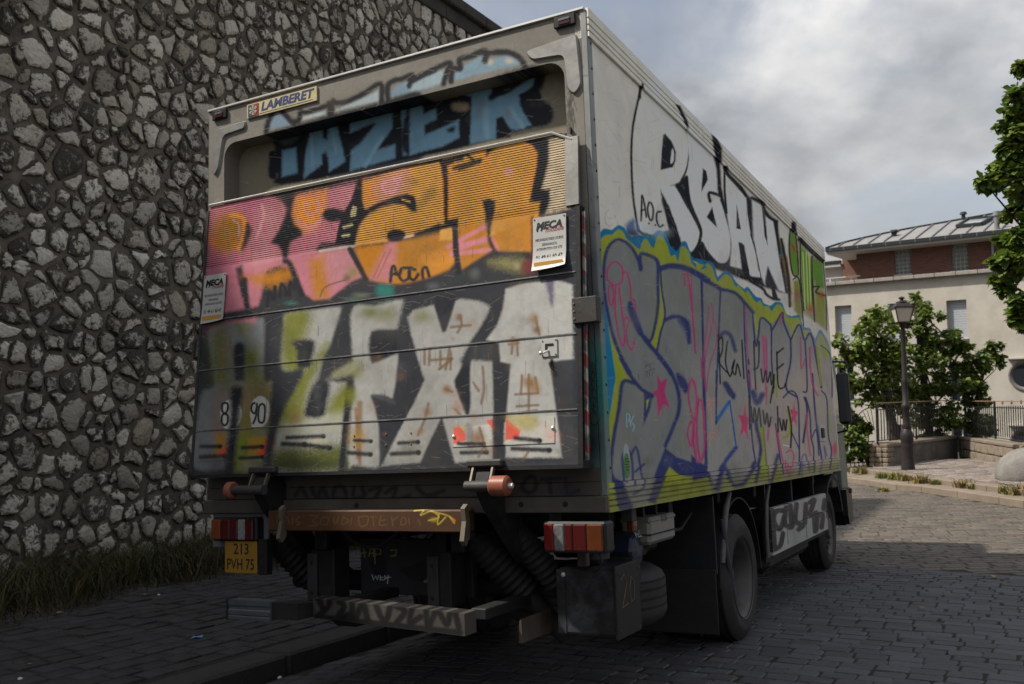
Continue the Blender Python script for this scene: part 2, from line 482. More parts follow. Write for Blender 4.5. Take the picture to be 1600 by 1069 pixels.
    def uv(s, o, ua=0, va=2):
        """planar UVs from the object's own coordinates"""
        me = o.data; l = me.uv_layers.new(name='paint')
        co = np.empty(len(me.vertices)*3, np.float32); me.vertices.foreach_get('co', co); co = co.reshape(-1, 3)
        vi = np.empty(len(me.loops), np.int32); me.loops.foreach_get('vertex_index', vi)
        q = np.stack([(co[vi, ua]-s.u0)/(s.u1-s.u0), (co[vi, va]-s.v0)/(s.v1-s.v0)], 1)
        l.data.foreach_set('uv', q.astype(np.float32).ravel())
        return o
# ------------------------------------------------------------------ the sprayed pictures
BLK = (50, 52, 57); BLK2 = (40, 42, 47); WHT = (180, 180, 176)
PL_T, PL_ZT, PL_B, PL_ZB = -0.027, 1.831, -0.142, 0.220     # lean of the raised lift platform
def plat_y(z): return PL_T + (PL_B - PL_T) / (PL_ZB - PL_ZT) * (z - PL_ZT)
GAIN_R = 1.08
C = Canvas('platform_paint', -2.52, -0.03, 0.19, 1.86, 460, lambda U, V: (U, plat_y(V), V), GAIN_R, (60, 62, 66))
# --- lower half: black ground, white and olive letters, the first white one dimmed by painted shade
Q2 = (290, 400, 2.4242)
C.crop(*Q2)
C.fill([(60,240),(600,165),(900,110),(1480,40),(1500,780),(20,830)], BLK, 6, sm=False)
LW = (150,150,146); LW_SHADE = (112,115,118); OLV = (90,95,30); OLV2 = (106,110,34); BRN = (122,92,62)  # first letter: same white, with the shade on the left painted in
# first letter
C.fill([(92,275),(200,250),(302,238),(300,360),(296,470),(335,480),(325,600),(310,800),(175,805),(30,800),(42,640),(62,520),(108,488),(96,380)], LW_SHADE, 5)
C.fill([(95,300),(150,270),(165,380),(170,490),(110,480),(100,400)], OLV, 16, .85)
C.blob(245,390,75,OLV,1.0,.95,ry=95); C.blob(250,450,60,(84,92,28),1.0,.8)
C.blob(215,270,60,OLV2,1.0,.6); C.blob(285,500,70,OLV,1,.6)
C.fill([(205,500),(330,470),(320,800),(180,800)], (120,122,60), 12, .55)
C.fill([(215,620),(262,590),(262,680),(205,800),(176,800)], (110,118,32), 6, .9)
C.fill([(112,668),(158,664),(156,760),(108,758)], (150,110,38), 4, .95, sm=False)
C.fill([(135,735),(158,715),(158,765),(112,762)], (205,72,52), 3, .95, sm=False)
C.fill([(236,690),(330,676),(328,758),(232,758)], (158,122,40), 3, .95, sm=False)
C.fill([(270,745),(300,705),(336,672),(334,758),(272,758)], (205,70,52), 3, .95, sm=False)
C.line([(190,420),(160,300)], 10, BRN, 3, .7); C.line([(110,345),(170,350)], 9, BRN, 3, .6); C.line([(120,400),(170,405)], 9, BRN, 3, .5)
C.line([(150,330),(135,480)], 9, BRN, 3, .6)
C.fill([(120,520),(180,490),(300,480),(330,560),(320,660),(110,670),(105,600)], BRN, 14, .5)
# speed discs
C.fill([(132,600),(140,560),(170,545),(205,565),(212,600),(200,640),(165,660),(140,640)], (182,182,174), 1.6)
C.fill([(245,575),(262,540),(290,532),(315,555),(318,600),(300,640),(268,655),(250,640)], (182,182,174), 1.6)
for q in ([(150,556),(160,562),(158,585),(148,596),(138,585),(140,562),(150,556)], [(148,597),(160,606),(158,632),(148,642),(138,632),(138,606),(148,597)],
          [(290,560),(300,572),(298,620),(288,632),(276,620),(278,572),(290,560)], [(262,558),(254,560),(248,580),(258,596),(268,584),(270,560)], [(268,584),(266,610),(256,634)]):
    C.line(q, 8, (30,32,36), 1)
C.fill([(183,340),(222,340),(222,455),(212,470),(190,470),(184,440)], BLK2, 5)
C.fill([(172,505),(208,495),(215,520),(205,600),(196,700),(180,830),(148,830),(158,700),(168,600)], BLK2, 6)
# second letter, olive
C.fill([(362,225),(470,205),(592,200),(556,330),(520,380),(540,470),(620,450),(600,590),(590,810),(318,810),(340,700),(372,560),(440,440),(366,430)], LW, 6)
C.fill([(366,225),(470,212),(450,330),(440,430),(366,425)], OLV2, 14, .95)
C.fill([(545,330),(470,500),(440,640),(345,640),(380,520),(470,400)], OLV2, 12, .95)
C.fill([(545,555),(615,480),(610,590),(540,600)], OLV2, 10, .95)
C.fill([(345,640),(440,620),(600,590),(592,660),(480,665),(340,690)], (150,150,130), 12, .7)
C.fill([(330,735),(470,725),(600,720),(596,810),(320,810)], OLV, 16, .95)
C.fill([(340,770),(600,760),(596,815),(320,815)], (52,58,40), 16, .8)
C.blob(500,700,70,(178,172,150),1,.7,ry=25); C.blob(420,610,50,BRN,1,.6)
C.fill([(303,205),(366,195),(368,300),(362,430),(445,430),(420,500),(385,560),(352,640),(335,720),(318,825),(293,825),(305,700),(318,600),(325,480),(302,470),(300,330)], BLK, 5)
C.fill([(408,322),(486,322),(478,390),(470,420),(425,420),(420,360)], BLK2, 5)
C.fill([(592,200),(634,190),(630,300),(626,380),(560,440),(525,470),(505,470),(520,400),(548,340)], BLK, 4)
C.fill([(502,470),(545,480),(535,560),(520,608),(452,604),(470,520)], BLK2, 5)
C.fill([(556,448),(628,444),(624,470),(570,478)], BLK2, 4)
C.line([(626,450),(606,640),(590,820)], 24, BLK2, 3)
# E
C.fill([(630,205),(720,188),(832,168),(836,260),(800,280),(705,288),(705,400),(806,370),(800,440),(782,545),(705,530),(725,590),(735,700),(732,796),(640,792),(618,790),(625,620),(640,500),(634,400)], LW, 4, sm=True)
C.blob(700,215,70,(92,98,40),1,.85,ry=40); C.blob(770,220,60,(104,108,48),1,.7,ry=45); C.blob(645,430,50,OLV2,1,.8,ry=60); C.blob(625,530,45,OLV2,1,.9,ry=60)
C.fill([(560,440),(640,400),(640,440),(560,465)], (150,150,120), 5, .8)
C.line([(645,580),(660,790)], 14, BRN, 6, .7); C.line([(660,560),(655,760)], 22, (118,84,44), 7, .75); C.blob(650,690,60,(150,120,50),1,.7,ry=60)
C.fill([(704,288),(800,280),(806,365),(705,408)], BLK2, 3, sm=False)
C.fill([(705,530),(785,540),(800,470),(806,372),(835,350),(850,300),(880,400),(906,465),(890,510),(830,600),(770,720),(742,795),(735,795),(735,650)], BLK, 3, sm=False)
C.fill([(826,165),(950,120),(945,180),(860,205),(842,235),(850,300),(838,340),(806,370),(800,280)], BLK, 5, sm=False)
C.fill([(705,530),(745,525),(785,545),(790,560)], (70,72,76), 3)
# X
C.fill([(842,232),(862,206),(938,186),(960,235),(978,288),(990,270),(1022,172),(1045,156),(1150,160),(1164,190),(1130,270),(1085,330),(1052,400),(1022,470),(1040,540),(1066,604),(1150,630),(1168,770),(1020,784),(1000,720),(970,612),(925,700),(890,782),(742,796),(800,680),(860,570),(905,470),(880,390),(855,300)], LW, 3, sm=False)
C.blob(900,230,60,(110,112,60),1,.7,ry=45)
C.line([(862,570),(800,690)], 8, (150,150,148), 4, .6)
C.fill([(940,150),(1025,150),(1012,200),(985,285),(972,288),(955,235)], BLK2, 3, sm=False)
C.fill([(970,612),(1016,782),(895,784),(935,700)], BLK, 4, sm=False)
# i
C.fill([(1075,385),(1160,376),(1166,560),(1172,770),(1090,770),(1068,600),(1076,480)], LW, 3, sm=False)
C.fill([(1066,400),(1078,385),(1076,470),(1080,560),(1066,606),(1040,545),(1018,478),(1040,440)], BLK2, 3)
C.line([(1045,145),(1130,160),(1168,195),(1140,260),(1095,330),(1060,400)], 34, BLK, 4)
C.line([(1205,110),(1198,190),(1160,270),(1110,318)], 26, BLK, 4)
C.fill([(1085,330),(1150,320),(1190,335),(1190,400),(1075,395)], (58,60,64), 4, sm=False)
# T
C.fill([(1212,125),(1290,100),(1380,84),(1470,110),(1484,250),(1482,392),(1386,402),(1384,440),(1402,560),(1428,764),(1212,764),(1212,600),(1228,412),(1190,402),(1184,332),(1140,318),(1180,262),(1202,200)], (166,166,162), 3, sm=False)
C.fill([(1162,330),(1186,332),(1192,402),(1230,410),(1214,600),(1206,770),(1164,770),(1172,560),(1166,400)], BLK, 3, sm=False)
C.fill([(1384,405),(1420,396),(1470,392),(1472,764),(1428,764),(1402,560)], (58,60,64), 3, sm=False)
C.line([(1388,405),(1400,450)], 20, BLK2, 4)
C.fill([(1362,70),(1394,70),(1390,190),(1372,140)], (104,96,116), 4)
C.fill([(1466,60),(1500,60),(1500,790),(1470,790)], (50,54,60), 4, sm=False)
# red and white plate
C.fill([(1014,652),(1200,632),(1404,606),(1408,702),(1016,728)], (180,178,170), 1.5, .9, sm=False)
C.fill([(1014,650),(1040,645),(1064,672),(1062,700),(1016,712)], (208,84,70), 2, .95, sm=False)
C.fill([(1040,645),(1062,642),(1062,672)], (168,150,80), 3, .8, sm=False)
C.fill([(1064,640),(1090,650),(1092,720),(1066,722)], (104,100,104), 4, .7)
C.blob(1110,690,40,BRN,1,.9,ry=60)
C.fill([(1140,622),(1168,618),(1172,672)], (205,80,66), 2, .9, sm=False)
C.fill([(1214,612),(1270,660),(1262,692),(1212,698)], (208,78,64), 2, .95, sm=False)
C.fill([(1218,612),(1320,602),(1330,650),(1270,660)], (168,156,92), 8, .8)
C.blob(1390,680,40,(206,150,140),1,.6); C.blob(1360,650,40,(196,176,164),1,.5)
C.fill([(1164,600),(1210,600),(1206,770),(1164,770)], BLK, 3, sm=False)
# dashes
for a, b, w in (((58,722),(132,722),15),((58,762),(150,758),16),((215,727),(290,723),15),((205,766),(290,762),14),((385,688),(522,683),15),((368,712),(450,715),17),((450,715),(545,727),17),
             ((640,698),(702,702),13),((615,745),(700,752),16),((808,709),(880,705),15),((780,750),(882,745),17),((1036,711),(1130,713),15),((1045,746),(1140,744),15),((1250,690),(1342,700),17),((1238,730),(1378,736),17)):
    C.line([a, b], w, (42,42,46), 4.0, .95, sm=False); C.blob(b[0], b[1], w*.8, (36,36,40), .6)
# rust brown tags
for q in ([(985,505),(1010,515)],[(960,430),(1010,390)],[(1000,350),(985,430)],[(905,350),(905,410)],[(925,350),(922,412)],[(965,360),(965,425)],[(1005,365),(1003,430)],[(930,395),(1005,388)],
          [(1040,225),(1045,260),(1030,290)],[(1005,270),(1080,262)],[(920,560),(905,620),(880,680)],[(1020,580),(1040,600)],[(1125,420),(1130,500),(1120,560)],[(1090,480),(1110,510)],
          [(1240,310),(1235,370)],[(1255,320),(1258,375)],[(1225,335),(1260,330)],[(1325,230),(1340,300)],[(1275,455),(1270,520)],[(1300,450),(1300,590)],[(1325,460),(1335,520)],[(1250,525),(1330,520)],[(1255,570),(1335,565)],[(1260,595),(1330,585)],
          [(1130,720),(1110,760)],[(1115,650),(1140,740)],[(1300,740),(1280,770)]):
    C.line(q, 10, (106,80,56), 3.5, .75)
C.blob(1320,240,30,(140,112,78),1,.8,ry=45); C.blob(1330,280,26,(120,88,52),1,.9); C.blob(1305,480,46,(140,104,58),1,.95,ry=38); C.blob(1325,505,40,(140,104,58),1,.7); C.blob(1240,325,32,(140,112,88),1,.8)
C.blob(990,505,28,(120,80,48),1,.9); C.blob(1035,232,24,(118,86,60),1,.9); C.blob(915,590,30,(130,100,74),1,.8); C.blob(1030,575,40,(140,108,80),1,.7); C.blob(890,665,24,(130,100,70),1,.8)
C.smudge(60, (300, 440, 900, 740), ((60,62,66), (96,90,80), (120,118,112), (80,72,60)), 5, 14, 60, .30)
C.smudge(26, (520, 480, 890, 720), ((128,92,60), (140,110,76)), 6, 5, 18, .55)
C.drips(46, (520, 470, 890, 690), (124,92,64), 7, 6, 34, .5); C.drips(40, (320, 470, 890, 700), (44,44,48), 8, 6, 30, .5)
C.smudge(30, (300, 700, 905, 750), ((40,40,42), (70,66,60)), 9, 10, 36, .5)
# --- upper half
C.crop(310,290,6.682)
PNK = (178,112,124); PNK2 = (196,138,142); PNK3 = (160,84,112); ORG = (208,140,58); ORG2 = (172,112,30); CRM = (206,188,158)
C.fill([(60,150),(1480,-160),(3900,-660),(4000,300),(3900,960),(1400,1250),(200,1420),(60,1400)], (46,48,53), 3, sm=False)
C.fill([(110,215),(420,150),(700,105),(800,125),(880,170),(922,240),(905,330),(850,450),(765,590),(840,625),(870,690),(885,780),(700,900),(600,1430),(80,1430),(85,800)], PNK, 5, sm=False)
C.fill([(420,165),(660,115),(700,190),(640,300),(520,330),(480,220)], PNK3, 20, .7)
C.fill([(600,250),(900,240),(860,420),(740,600),(860,650),(860,760),(560,840),(520,700),(640,560),(680,420)], PNK2, 20, .8)
C.line([(660,200),(680,300),(650,420),(600,560)], 36, (214,160,160), 12, .6)
C.fill([(90,620),(400,700),(440,900),(330,1100),(200,1400),(80,1400)], PNK3, 30, .5)
C.fill([(200,350),(330,290),(440,320),(500,420),(470,560),(440,650),(300,700),(170,660),(125,560),(150,450)], ORG2, 14, .95)
C.fill([(240,400),(340,360),(410,450),(400,580),(300,640),(220,560)], (128,98,40), 20, .8)
C.line([(340,310),(450,330),(485,430),(450,600),(420,660)], 44, ORG, 12, .9)
C.line([(360,360),(420,410),(420,520)], 18, (170,150,140), 8, .7)
C.line([(310,470),(360,500),(330,570)], 18, (150,110,70), 8, .7)
C.blob(150,590,60,(205,108,48),1,.7)
C.fill([(508,392),(540,420),(555,480),(520,580),(480,655),(450,668),(470,560),(485,460)], (42,44,48), 4)
# E
C.fill([(1000,110),(1200,60),(1500,10),(1900,-60),(1800,260),(1600,560),(1500,940),(1230,720),(930,780),(930,700),(960,590),(1080,520),(1080,470),(1000,410),(965,300),(975,180)], PNK, 4, sm=False)
C.fill([(1000,130),(1150,90),(1310,60),(1330,200),(1290,330),(1240,430),(1110,480),(1010,430),(968,310)], ORG, 10, .95)
C.line([(1200,180),(1120,200),(1110,280),(1180,300),(1260,230),(1250,130)], 26, PNK2, 8, .9)
C.line([(1040,360),(1100,420),(1220,420),(1290,330)], 34, PNK2, 9, .85)
C.line([(1330,40),(1290,260)], 30, ORG, 10, .8)
C.fill([(1480,60),(1900,-40),(1800,200),(1560,420),(1480,500)], PNK2, 30, .6)
C.fill([(1300,300),(1330,255),(1400,240),(1480,250),(1560,290),(1560,330),(1480,370),(1380,375),(1310,350)], (42,44,48), 4)
C.fill([(1230,660),(1260,625),(1420,600),(1620,560),(1660,600),(1640,650),(1260,720)], (42,44,48), 4, sm=False)
C.fill([(870,145),(1010,105),(985,190),(968,300),(1000,405),(1078,470),(1070,520),(960,570),(935,640),(930,790),(1000,800),(1090,1110),(1040,1110),(975,900),(900,880),(890,790),(870,680),(835,620),(760,600),(850,460),(905,330),(925,240)], (42,44,48), 4, sm=False)
# between E and A
C.crop(500,240,6.682)
C.fill([(30,640),(60,590),(140,575),(240,625),(330,480),(400,260),(440,262),(440,480),(455,600),(600,520),(780,455),(900,428),(980,450),(1005,600),(960,615),(890,540),(760,530),(610,580),(490,660),(410,760),(375,870),(360,960),(160,945),(190,800),(215,700),(110,705)], (42,44,48), 3, sm=False)
C.fill([(0,930),(360,930),(360,960),(0,1010)], (50,50,54), 4, sm=False)
for q in ([(350,560),(330,650)],[(370,570),(360,640)],[(250,770),(330,745)],[(240,860),(300,850)]): C.line(q, 30, (190,178,140), 6, .85)
# A
C.fill([(440,300),(700,200),(1000,130),(1270,85),(1290,300),(1300,700),(990,850),(700,920),(370,960),(380,860),(420,750),(500,650),(620,575),(760,530),(890,540),(970,615),(1010,600),(985,450),(900,425),(600,510),(455,590)], (196,146,70), 3, sm=False)
C.fill([(440,320),(560,290),(700,470),(600,500),(460,560)], ORG, 14, .8)
C.line([(960,600),(1080,500),(1180,380)], 90, (128,112,60), 30, .55); C.line([(1000,300),(900,280)], 70, (120,108,60), 26, .5)
C.fill([(600,330),(700,240),(880,170),(900,260),(880,360),(830,420),(660,500),(600,490)], PNK2, 18, .75)
C.line([(830,260),(720,280),(650,330),(690,400),(780,390),(820,300)], 34, (206,150,160), 9, .8)
C.fill([(480,700),(650,590),(800,560),(950,640),(700,760),(430,860)], (214,156,76), 24, .6)
C.fill([(700,870),(720,820),(790,795),(870,815),(890,860),(850,905),(780,920),(720,910)], (42,44,48), 3)
C.line([(860,880),(1000,848)], 26, (190,186,178), 5, .8)
C.fill([(1262,88),(1330,72),(1338,300),(1335,690),(1440,680),(1442,730),(1410,760),(1440,1080),(1390,1080),(1385,760),(990,870),(985,835),(1300,735),(1290,300)], (42,44,48), 3, sm=False)
C.line([(0,1020),(350,965)], 34, (176,170,158), 6, .85, sm=False)
# lower part of R E A
C.crop(500,330,6.682)
C.fill([(-900,640),(-300,480),(0,440),(305,395),(445,680),(350,730),(100,920),(-60,930),(-200,850),(-300,600),(-420,560)], PNK, 4, sm=False)
C.fill([(-120,520),(60,450),(90,700),(100,910),(-60,920)], ORG2, 10, .95, sm=False)
C.fill([(80,450),(300,400),(420,640),(380,690),(120,760)], (166,118,122), 20, .7)
C.blob(340,640,110,(110,120,50),1,.7); C.blob(280,700,70,(76,80,44),1,.7)
C.line([(0,900),(60,790),(260,720)], 16, (80,70,60), 6, .7)
C.fill([(370,390),(700,340),(1000,290),(1390,200),(1412,540),(1350,610),(1270,650),(1150,690),(1000,745),(850,770),(700,765),(520,725),(470,690)], ORG2, 4, sm=False)
C.fill([(820,330),(1260,250),(1270,520),(1000,600),(800,560)], (140,98,40), 40, .7)
C.fill([(1100,500),(1400,420),(1400,560),(1150,680)], ORG, 20, .7)
C.fill([(400,400),(620,360),(560,560),(460,640)], (166,104,30), 20, .6)
C.fill([(715,325),(795,320),(790,480),(740,740),(600,730),(500,720),(560,620),(640,460)], PNK, 8, .9, sm=False)
C.line([(740,400),(600,700)], 16, (140,92,50), 5, .7); C.line([(680,430),(560,690)], 14, (140,92,50), 5, .7)
C.line([(312,398),(400,560),(480,710)], 46, (42,44,48), 4)
C.write([[(735,740),(750,600),(775,580),(800,660)],[(740,660),(800,650)],[(850,600),(830,680),(870,730),(930,690),(930,600),(870,590)],[(990,610),(940,600),(930,680),(980,720),(1025,660)],[(1075,700),(1070,610),(1110,590),(1140,680)]], 34, (40,42,46), 4)
C.fill([(-440,640),(-380,600),(-160,880),(-80,940),(100,920),(330,740),(470,690),(520,728),(720,772),(900,760),(1150,695),(1350,615),(1420,530),(1480,640),(2700,280),(2700,700),(1400,800),(0,1010),(-1200,1190),(-1200,1100),(-640,990)], (52,54,58), 4, sm=False)
C.fill([(610,770),(740,780),(770,890),(620,900),(590,850)], (44,112,104), 7, .9)
C.blob(430,880,150,(108,112,96),1,.7,ry=50); C.blob(330,920,130,(76,110,100),1,.6,ry=40); C.blob(1180,780,110,(88,94,98),1,.7,ry=60); C.blob(-300,960,120,(50,110,96),1,.7,ry=40)
C.fill([(-880,600),(-820,560),(-750,900),(-820,900)], (42,44,48), 4, sm=False)
# N A M tag and its orange
C.crop(310,290,6.682)
C.fill([(470,960),(760,900),(980,840),(1000,960),(820,1060),(620,1040)], ORG2, 12, .95, sm=False)
C.line([(480,985),(505,1250),(540,1340)], 62, (42,44,48), 4)
C.write([[(715,1255),(740,1115),(790,1190),(800,1060)],[(850,1160),(870,1030),(920,1120),(910,1140)],[(950,1140),(960,1010),(1000,1080),(1010,990),(1060,1110)]], 40, (40,42,46), 3)
C.line([(905,790),(960,830),(1080,1130)], 60, (42,44,48), 4)
# N
C.crop(700,190,6.682)
C.fill([(-60,350),(380,270),(600,230),(800,205),(890,245),(940,330),(932,480),(900,660),(868,832),(970,828),(952,980),(1000,1060),(540,1200),(100,1240),(-90,1240),(-60,760)], (196,146,70), 3, sm=False)
C.fill([(-60,480),(60,460),(60,980),(-60,1000)], ORG, 10, .9, sm=False); C.fill([(350,300),(430,290),(420,800),(340,830)], ORG, 12, .9, sm=False)
C.fill([(780,210),(890,245),(940,330),(930,480),(870,820),(790,840),(880,400)], ORG, 14, .85, sm=False)
C.fill([(80,480),(330,440),(340,820),(80,960)], (180,132,60), 24, .6)
C.blob(630,520,75,(204,150,150),1,.85)
C.fill([(500,960),(900,900),(900,1080),(520,1120)], (176,116,36), 14, .6)
C.fill([(1030,190),(1290,150),(1280,500),(1240,900),(1010,960),(1060,820),(960,710),(1000,560),(1035,420)], CRM, 8, .95, sm=False)
C.fill([(800,200),(900,165),(1045,180),(1040,420),(1000,580),(965,712),(1058,712),(1050,830),(1010,965),(950,985),(972,832),(855,838),(930,480),(942,330),(890,245)], (46,48,54), 4, sm=False)
C.fill([(355,825),(430,805),(495,830),(485,960),(450,1080),(395,1080),(385,950)], (46,48,54), 3, sm=False)
C.fill([(390,270),(520,260),(470,300),(400,365)], (46,48,54), 4, sm=False)
C.write([[(10,420),(160,350)],[(60,490),(200,440),(340,400)],[(200,350),(260,400)],[(120,500),(330,420)],[(0,440),(60,400)]], 36, (46,46,50), 5, .9)
C.line([(0,310),(1100,70)], 46, (46,48,52), 6, .8, sm=False)
C.crop(700,320,6.682)
C.fill([(100,220),(400,180),(410,340),(460,480),(440,500),(150,680),(120,640),(90,400)], ORG2, 4, sm=False)
for q in ([(0,440),(400,220)],[(30,500),(400,345)],[(100,420),(390,380)],[(40,520),(450,470)]): C.line(q, 44, (196,122,138), 7, .85)
C.fill([(470,320),(880,130),(880,510),(640,490),(530,480),(460,380)], (184,122,38), 4, sm=False)
C.fill([(540,220),(860,170),(860,420),(560,460)], (160,110,44), 24, .6)
C.line([(460,360),(520,470)], 44, (200,126,124), 8, .8)
C.fill([(395,180),(460,180),(440,330),(490,460),(540,490),(880,490),(860,580),(700,560),(560,560),(440,620),(300,640),(150,690),(240,620),(420,510),(460,470),(410,340)], (46,48,52), 4, sm=False)
C.line([(80,220),(90,480),(120,690)], 46, (46,48,52), 4)
C.fill([(430,610),(540,570),(700,565),(790,590),(770,700),(620,670)], (134,128,78), 12, .9); C.blob(720,640,60,(150,140,110),1,.7)
C.fill([(790,595),(880,580),(890,720),(770,700)], (112,50,50), 6, .9)
C.fill([(865,120),(890,120),(900,560),(870,560)], (96,34,44), 3, .9, sm=False)
C.blob(280,720,90,(92,98,92),1,.6,ry=100)

# black outlines drawn last
KB = (40,42,46)
C.crop(500,240,6.682)
C.fill([(400,760),(440,690),(520,610),(640,550),(780,520),(880,530),(960,600),(1005,605),(1000,500),(975,445),(900,425),(780,450),(600,520),(470,590),(440,500),(435,262),(400,262),(330,480),(240,640),(215,705),(200,740),(160,945),(355,960),(372,870)], KB, 2.5, sm=False)
for q in ([(350,560),(330,650)],[(370,570),(360,640)],[(250,770),(330,745)],[(240,860),(300,850)]): C.line(q, 30, (190,178,140), 6, .85)
C.line([(860,480),(935,505)], 22, (190,150,90), 5, .9)
C.fill([(1258,92),(1330,72),(1338,300),(1335,690),(1440,672),(1442,735),(1412,760),(1436,1080),(1390,1080),(1385,765),(985,868),(985,832),(1296,735),(1286,300)], KB, 2.5, sm=False)
C.fill([(700,870),(715,820),(790,793),(870,815),(890,860),(850,905),(780,920),(720,910)], KB, 2.5)
C.line([(1270,92),(1480,50)], 46, KB, 5)
C.crop(500,330,6.682)
C.line([(1405,150),(1420,380),(1440,640)], 50, KB, 2.5, sm=False)
C.line([(312,398),(400,560),(480,710)], 46, KB, 3)
C.crop(310,290,6.682)
C.line([(115,225),(700,95),(1000,90)], 26, KB, 6, .8)
C.crop(700,190,6.682)
C.fill([(800,200),(900,165),(1045,180),(1040,420),(1000,580),(965,712),(1058,712),(1050,830),(1010,965),(950,985),(972,832),(855,838),(930,480),(942,330),(890,245)], (42,44,50), 3, sm=False)
# --- edge dirt and wear
C.crop(310,290,6.682)
C.line([(100,190),(1480,-110),(3720,-590)], 40, (40,40,44), 8, .8, sm=False)
C.smudge(40, (320, 230, 890, 450), ((70,66,62), (120,96,70), (90,80,76)), 15, 12, 46, .28)
C.drips(36, (330, 330, 880, 430), (50,48,48), 16, 6, 26, .45)
C.wear(.20, 7, 11, 900)
C.material(0.5, 0.06, 0.0, 0.10)

# ------------------------------------------------------------------ header frame and recessed door
def paint_iazer(K):
    K.crop(400,90,5.092)
    LB = (118,142,158); B = (26,28,33)
    K.fill([(105,565),(130,480),(170,450),(230,480),(275,530)], LB, 3)
    K.line([(80,590),(100,510),(140,430),(180,412),(220,440),(290,520)], 44, B, 3)
    K.fill([(360,500),(380,470),(550,425),(550,450)], (168,180,184), 3, sm=False)
    K.line([(290,510),(340,500),(355,430),(400,435),(560,385),(580,370),(590,470)], 42, B, 3)
    K.fill([(630,425),(700,385),(860,320),(975,260),(980,345)], (160,174,180), 3, sm=False)
    K.line([(600,470),(610,350),(640,362),(720,350),(850,290),(990,210),(1000,340)], 44, B, 3)
    K.fill([(1062,320),(1090,250),(1150,210),(1215,180),(1330,150),(1400,220),(1420,235)], LB, 3, sm=False)
    K.line([(1050,340),(1050,220),(1110,180),(1160,170),(1245,140),(1225,225)], 44, B, 3)
    K.line([(1225,225),(1300,170),(1420,115)], 44, B, 3)
    K.crop(640,60,5.092)
    K.fill([(0,420),(20,370),(100,320),(280,245),(255,360),(0,430)], (150,168,176), 3, sm=False)
    K.line([(0,330),(60,310),(200,240),(320,195),(300,260),(270,360)], 44, B, 3)
    K.fill([(340,340),(350,290),(430,220),(580,130),(620,170),(780,140),(860,170),(880,205)], (122,150,166), 3, sm=False)
    K.blob(640,190,45,(190,176,150),1,.9); K.blob(790,180,60,(190,176,150),1,.9,ry=40)
    K.line([(330,340),(340,245),(400,240),(400,170),(480,145),(600,100),(600,180)], 50, B, 3)
    K.line([(600,120),(700,110),(800,115),(880,160),(920,230)], 48, B, 3)
    # lower part, on the door
    K.crop(400,90,5.092)
    BL = (86,116,134); BL2 = (108,136,150)
    K.fill([(120,590),(1000,350),(1330,300),(1330,800),(760,930),(180,1010),(170,930),(100,940),(110,780),(150,720),(120,640)], B, 4)
    K.blob(130,770,36,B,.5); K.blob(135,940,38,B,.5)
    K.fill([(165,640),(340,590),(320,660),(240,690),(190,680)], (58,66,70), 4)
    K.fill([(210,740),(320,715),(328,920),(205,950)], BL, 3, sm=False)
    K.fill([(430,545),(530,510),(530,640),(565,660),(580,500),(640,490),(660,620),(690,720),(710,830),(580,910),(575,800),(555,750),(520,770),(525,850),(380,965),(390,780),(420,640)], BL, 3, sm=False)
    K.fill([(745,480),(900,430),(1085,410),(1085,560),(1000,680),(960,740),(1105,690),(1110,800),(750,900),(755,740),(830,680),(950,530),(940,515),(750,600)], BL, 3, sm=False)
    K.line([(870,860),(1000,640)], 30, BL2, 10, .6); K.line([(600,560),(640,760)], 24, BL2, 10, .5); K.line([(440,620),(450,860)], 24, BL2, 10, .5)
    K.fill([(1150,400),(1330,360),(1330,760),(1170,780),(1165,560)], BL, 3, sm=False)
    K.line([(205,1000),(330,950)], 26, B, 4)
    K.crop(640,60,5.092)
    K.fill([(0,500),(110,480),(470,380),(900,230),(1080,230),(1060,380),(1040,420),(1050,480),(1140,560),(1110,680),(900,730),(0,940)], B, 4)
    K.blob(1080,590,62,B,.5); K.blob(1010,460,50,B,.5)
    K.fill([(0,540),(100,530),(110,600),(210,560),(215,640),(120,690),(120,770),(390,650),(395,790),(260,860),(0,930)], BL, 3, sm=False)
    K.fill([(330,540),(370,510),(460,520),(460,575),(360,575)], (118,104,88), 4)
    K.fill([(300,720),(360,700),(355,740),(310,750)], B, 4)
    K.fill([(440,450),(520,420),(650,390),(660,480),(780,440),(1000,290),(980,380),(870,450),(880,540),(940,650),(970,690),(850,730),(800,720),(740,620),(700,640),(690,800),(480,840),(495,460)], BL, 3, sm=False)
    K.line([(600,560),(620,780)], 50, BL2, 12, .6); K.line([(800,560),(900,700)], 40, BL2, 12, .6); K.blob(560,560,60,(92,96,100),1,.6,ry=120); K.blob(780,600,50,(96,96,98),1,.6,ry=90)
    K.fill([(690,640),(730,630),(800,740),(800,790),(690,800)], B, 3, sm=False)
    K.blob(715,385,72,B,.4); K.line([(650,470),(690,430)], 50, B, 5)
FR = Canvas('frame_paint', -2.52, 0.02, 1.15, 2.43, 330, lambda U, V: (U, U*0.0, V), GAIN_R*.90, (124,120,112))
n_ = fnoise(FR.h, FR.w, 10, 21, 5)[..., None]
FR.A *= (0.86 + .28*n_).astype(np.float32)
paint_iazer(FR)
FR.crop(840, 60, 2.0)
for k in range(46):
    FR.line([(100+rng.uniform(-14,18), 170+rng.uniform(-30,130)), (104+rng.uniform(-18,20), 176+rng.uniform(-30,130))], rng.uniform(1, 4), (74,72,66), 1.2, .6)
FR.smudge(40, (330, 20, 930, 220), ((78,74,68), (100,92,80), (62,60,58)), 25, 10, 50, .42); FR.drips(30, (340, 60, 920, 150), (80,72,62), 26, 5, 20, .5)
FR.wear(.16, 12, 31, 500, (190,184,170)); FR.material(0.5, 0.05, 0.0, 0.12)
DO = Canvas('door_paint', -2.52, 0.02, 1.15, 2.43, 330, lambda U, V: (U, U*0.0+0.125, V), GAIN_R*2.1, (92,88,76))
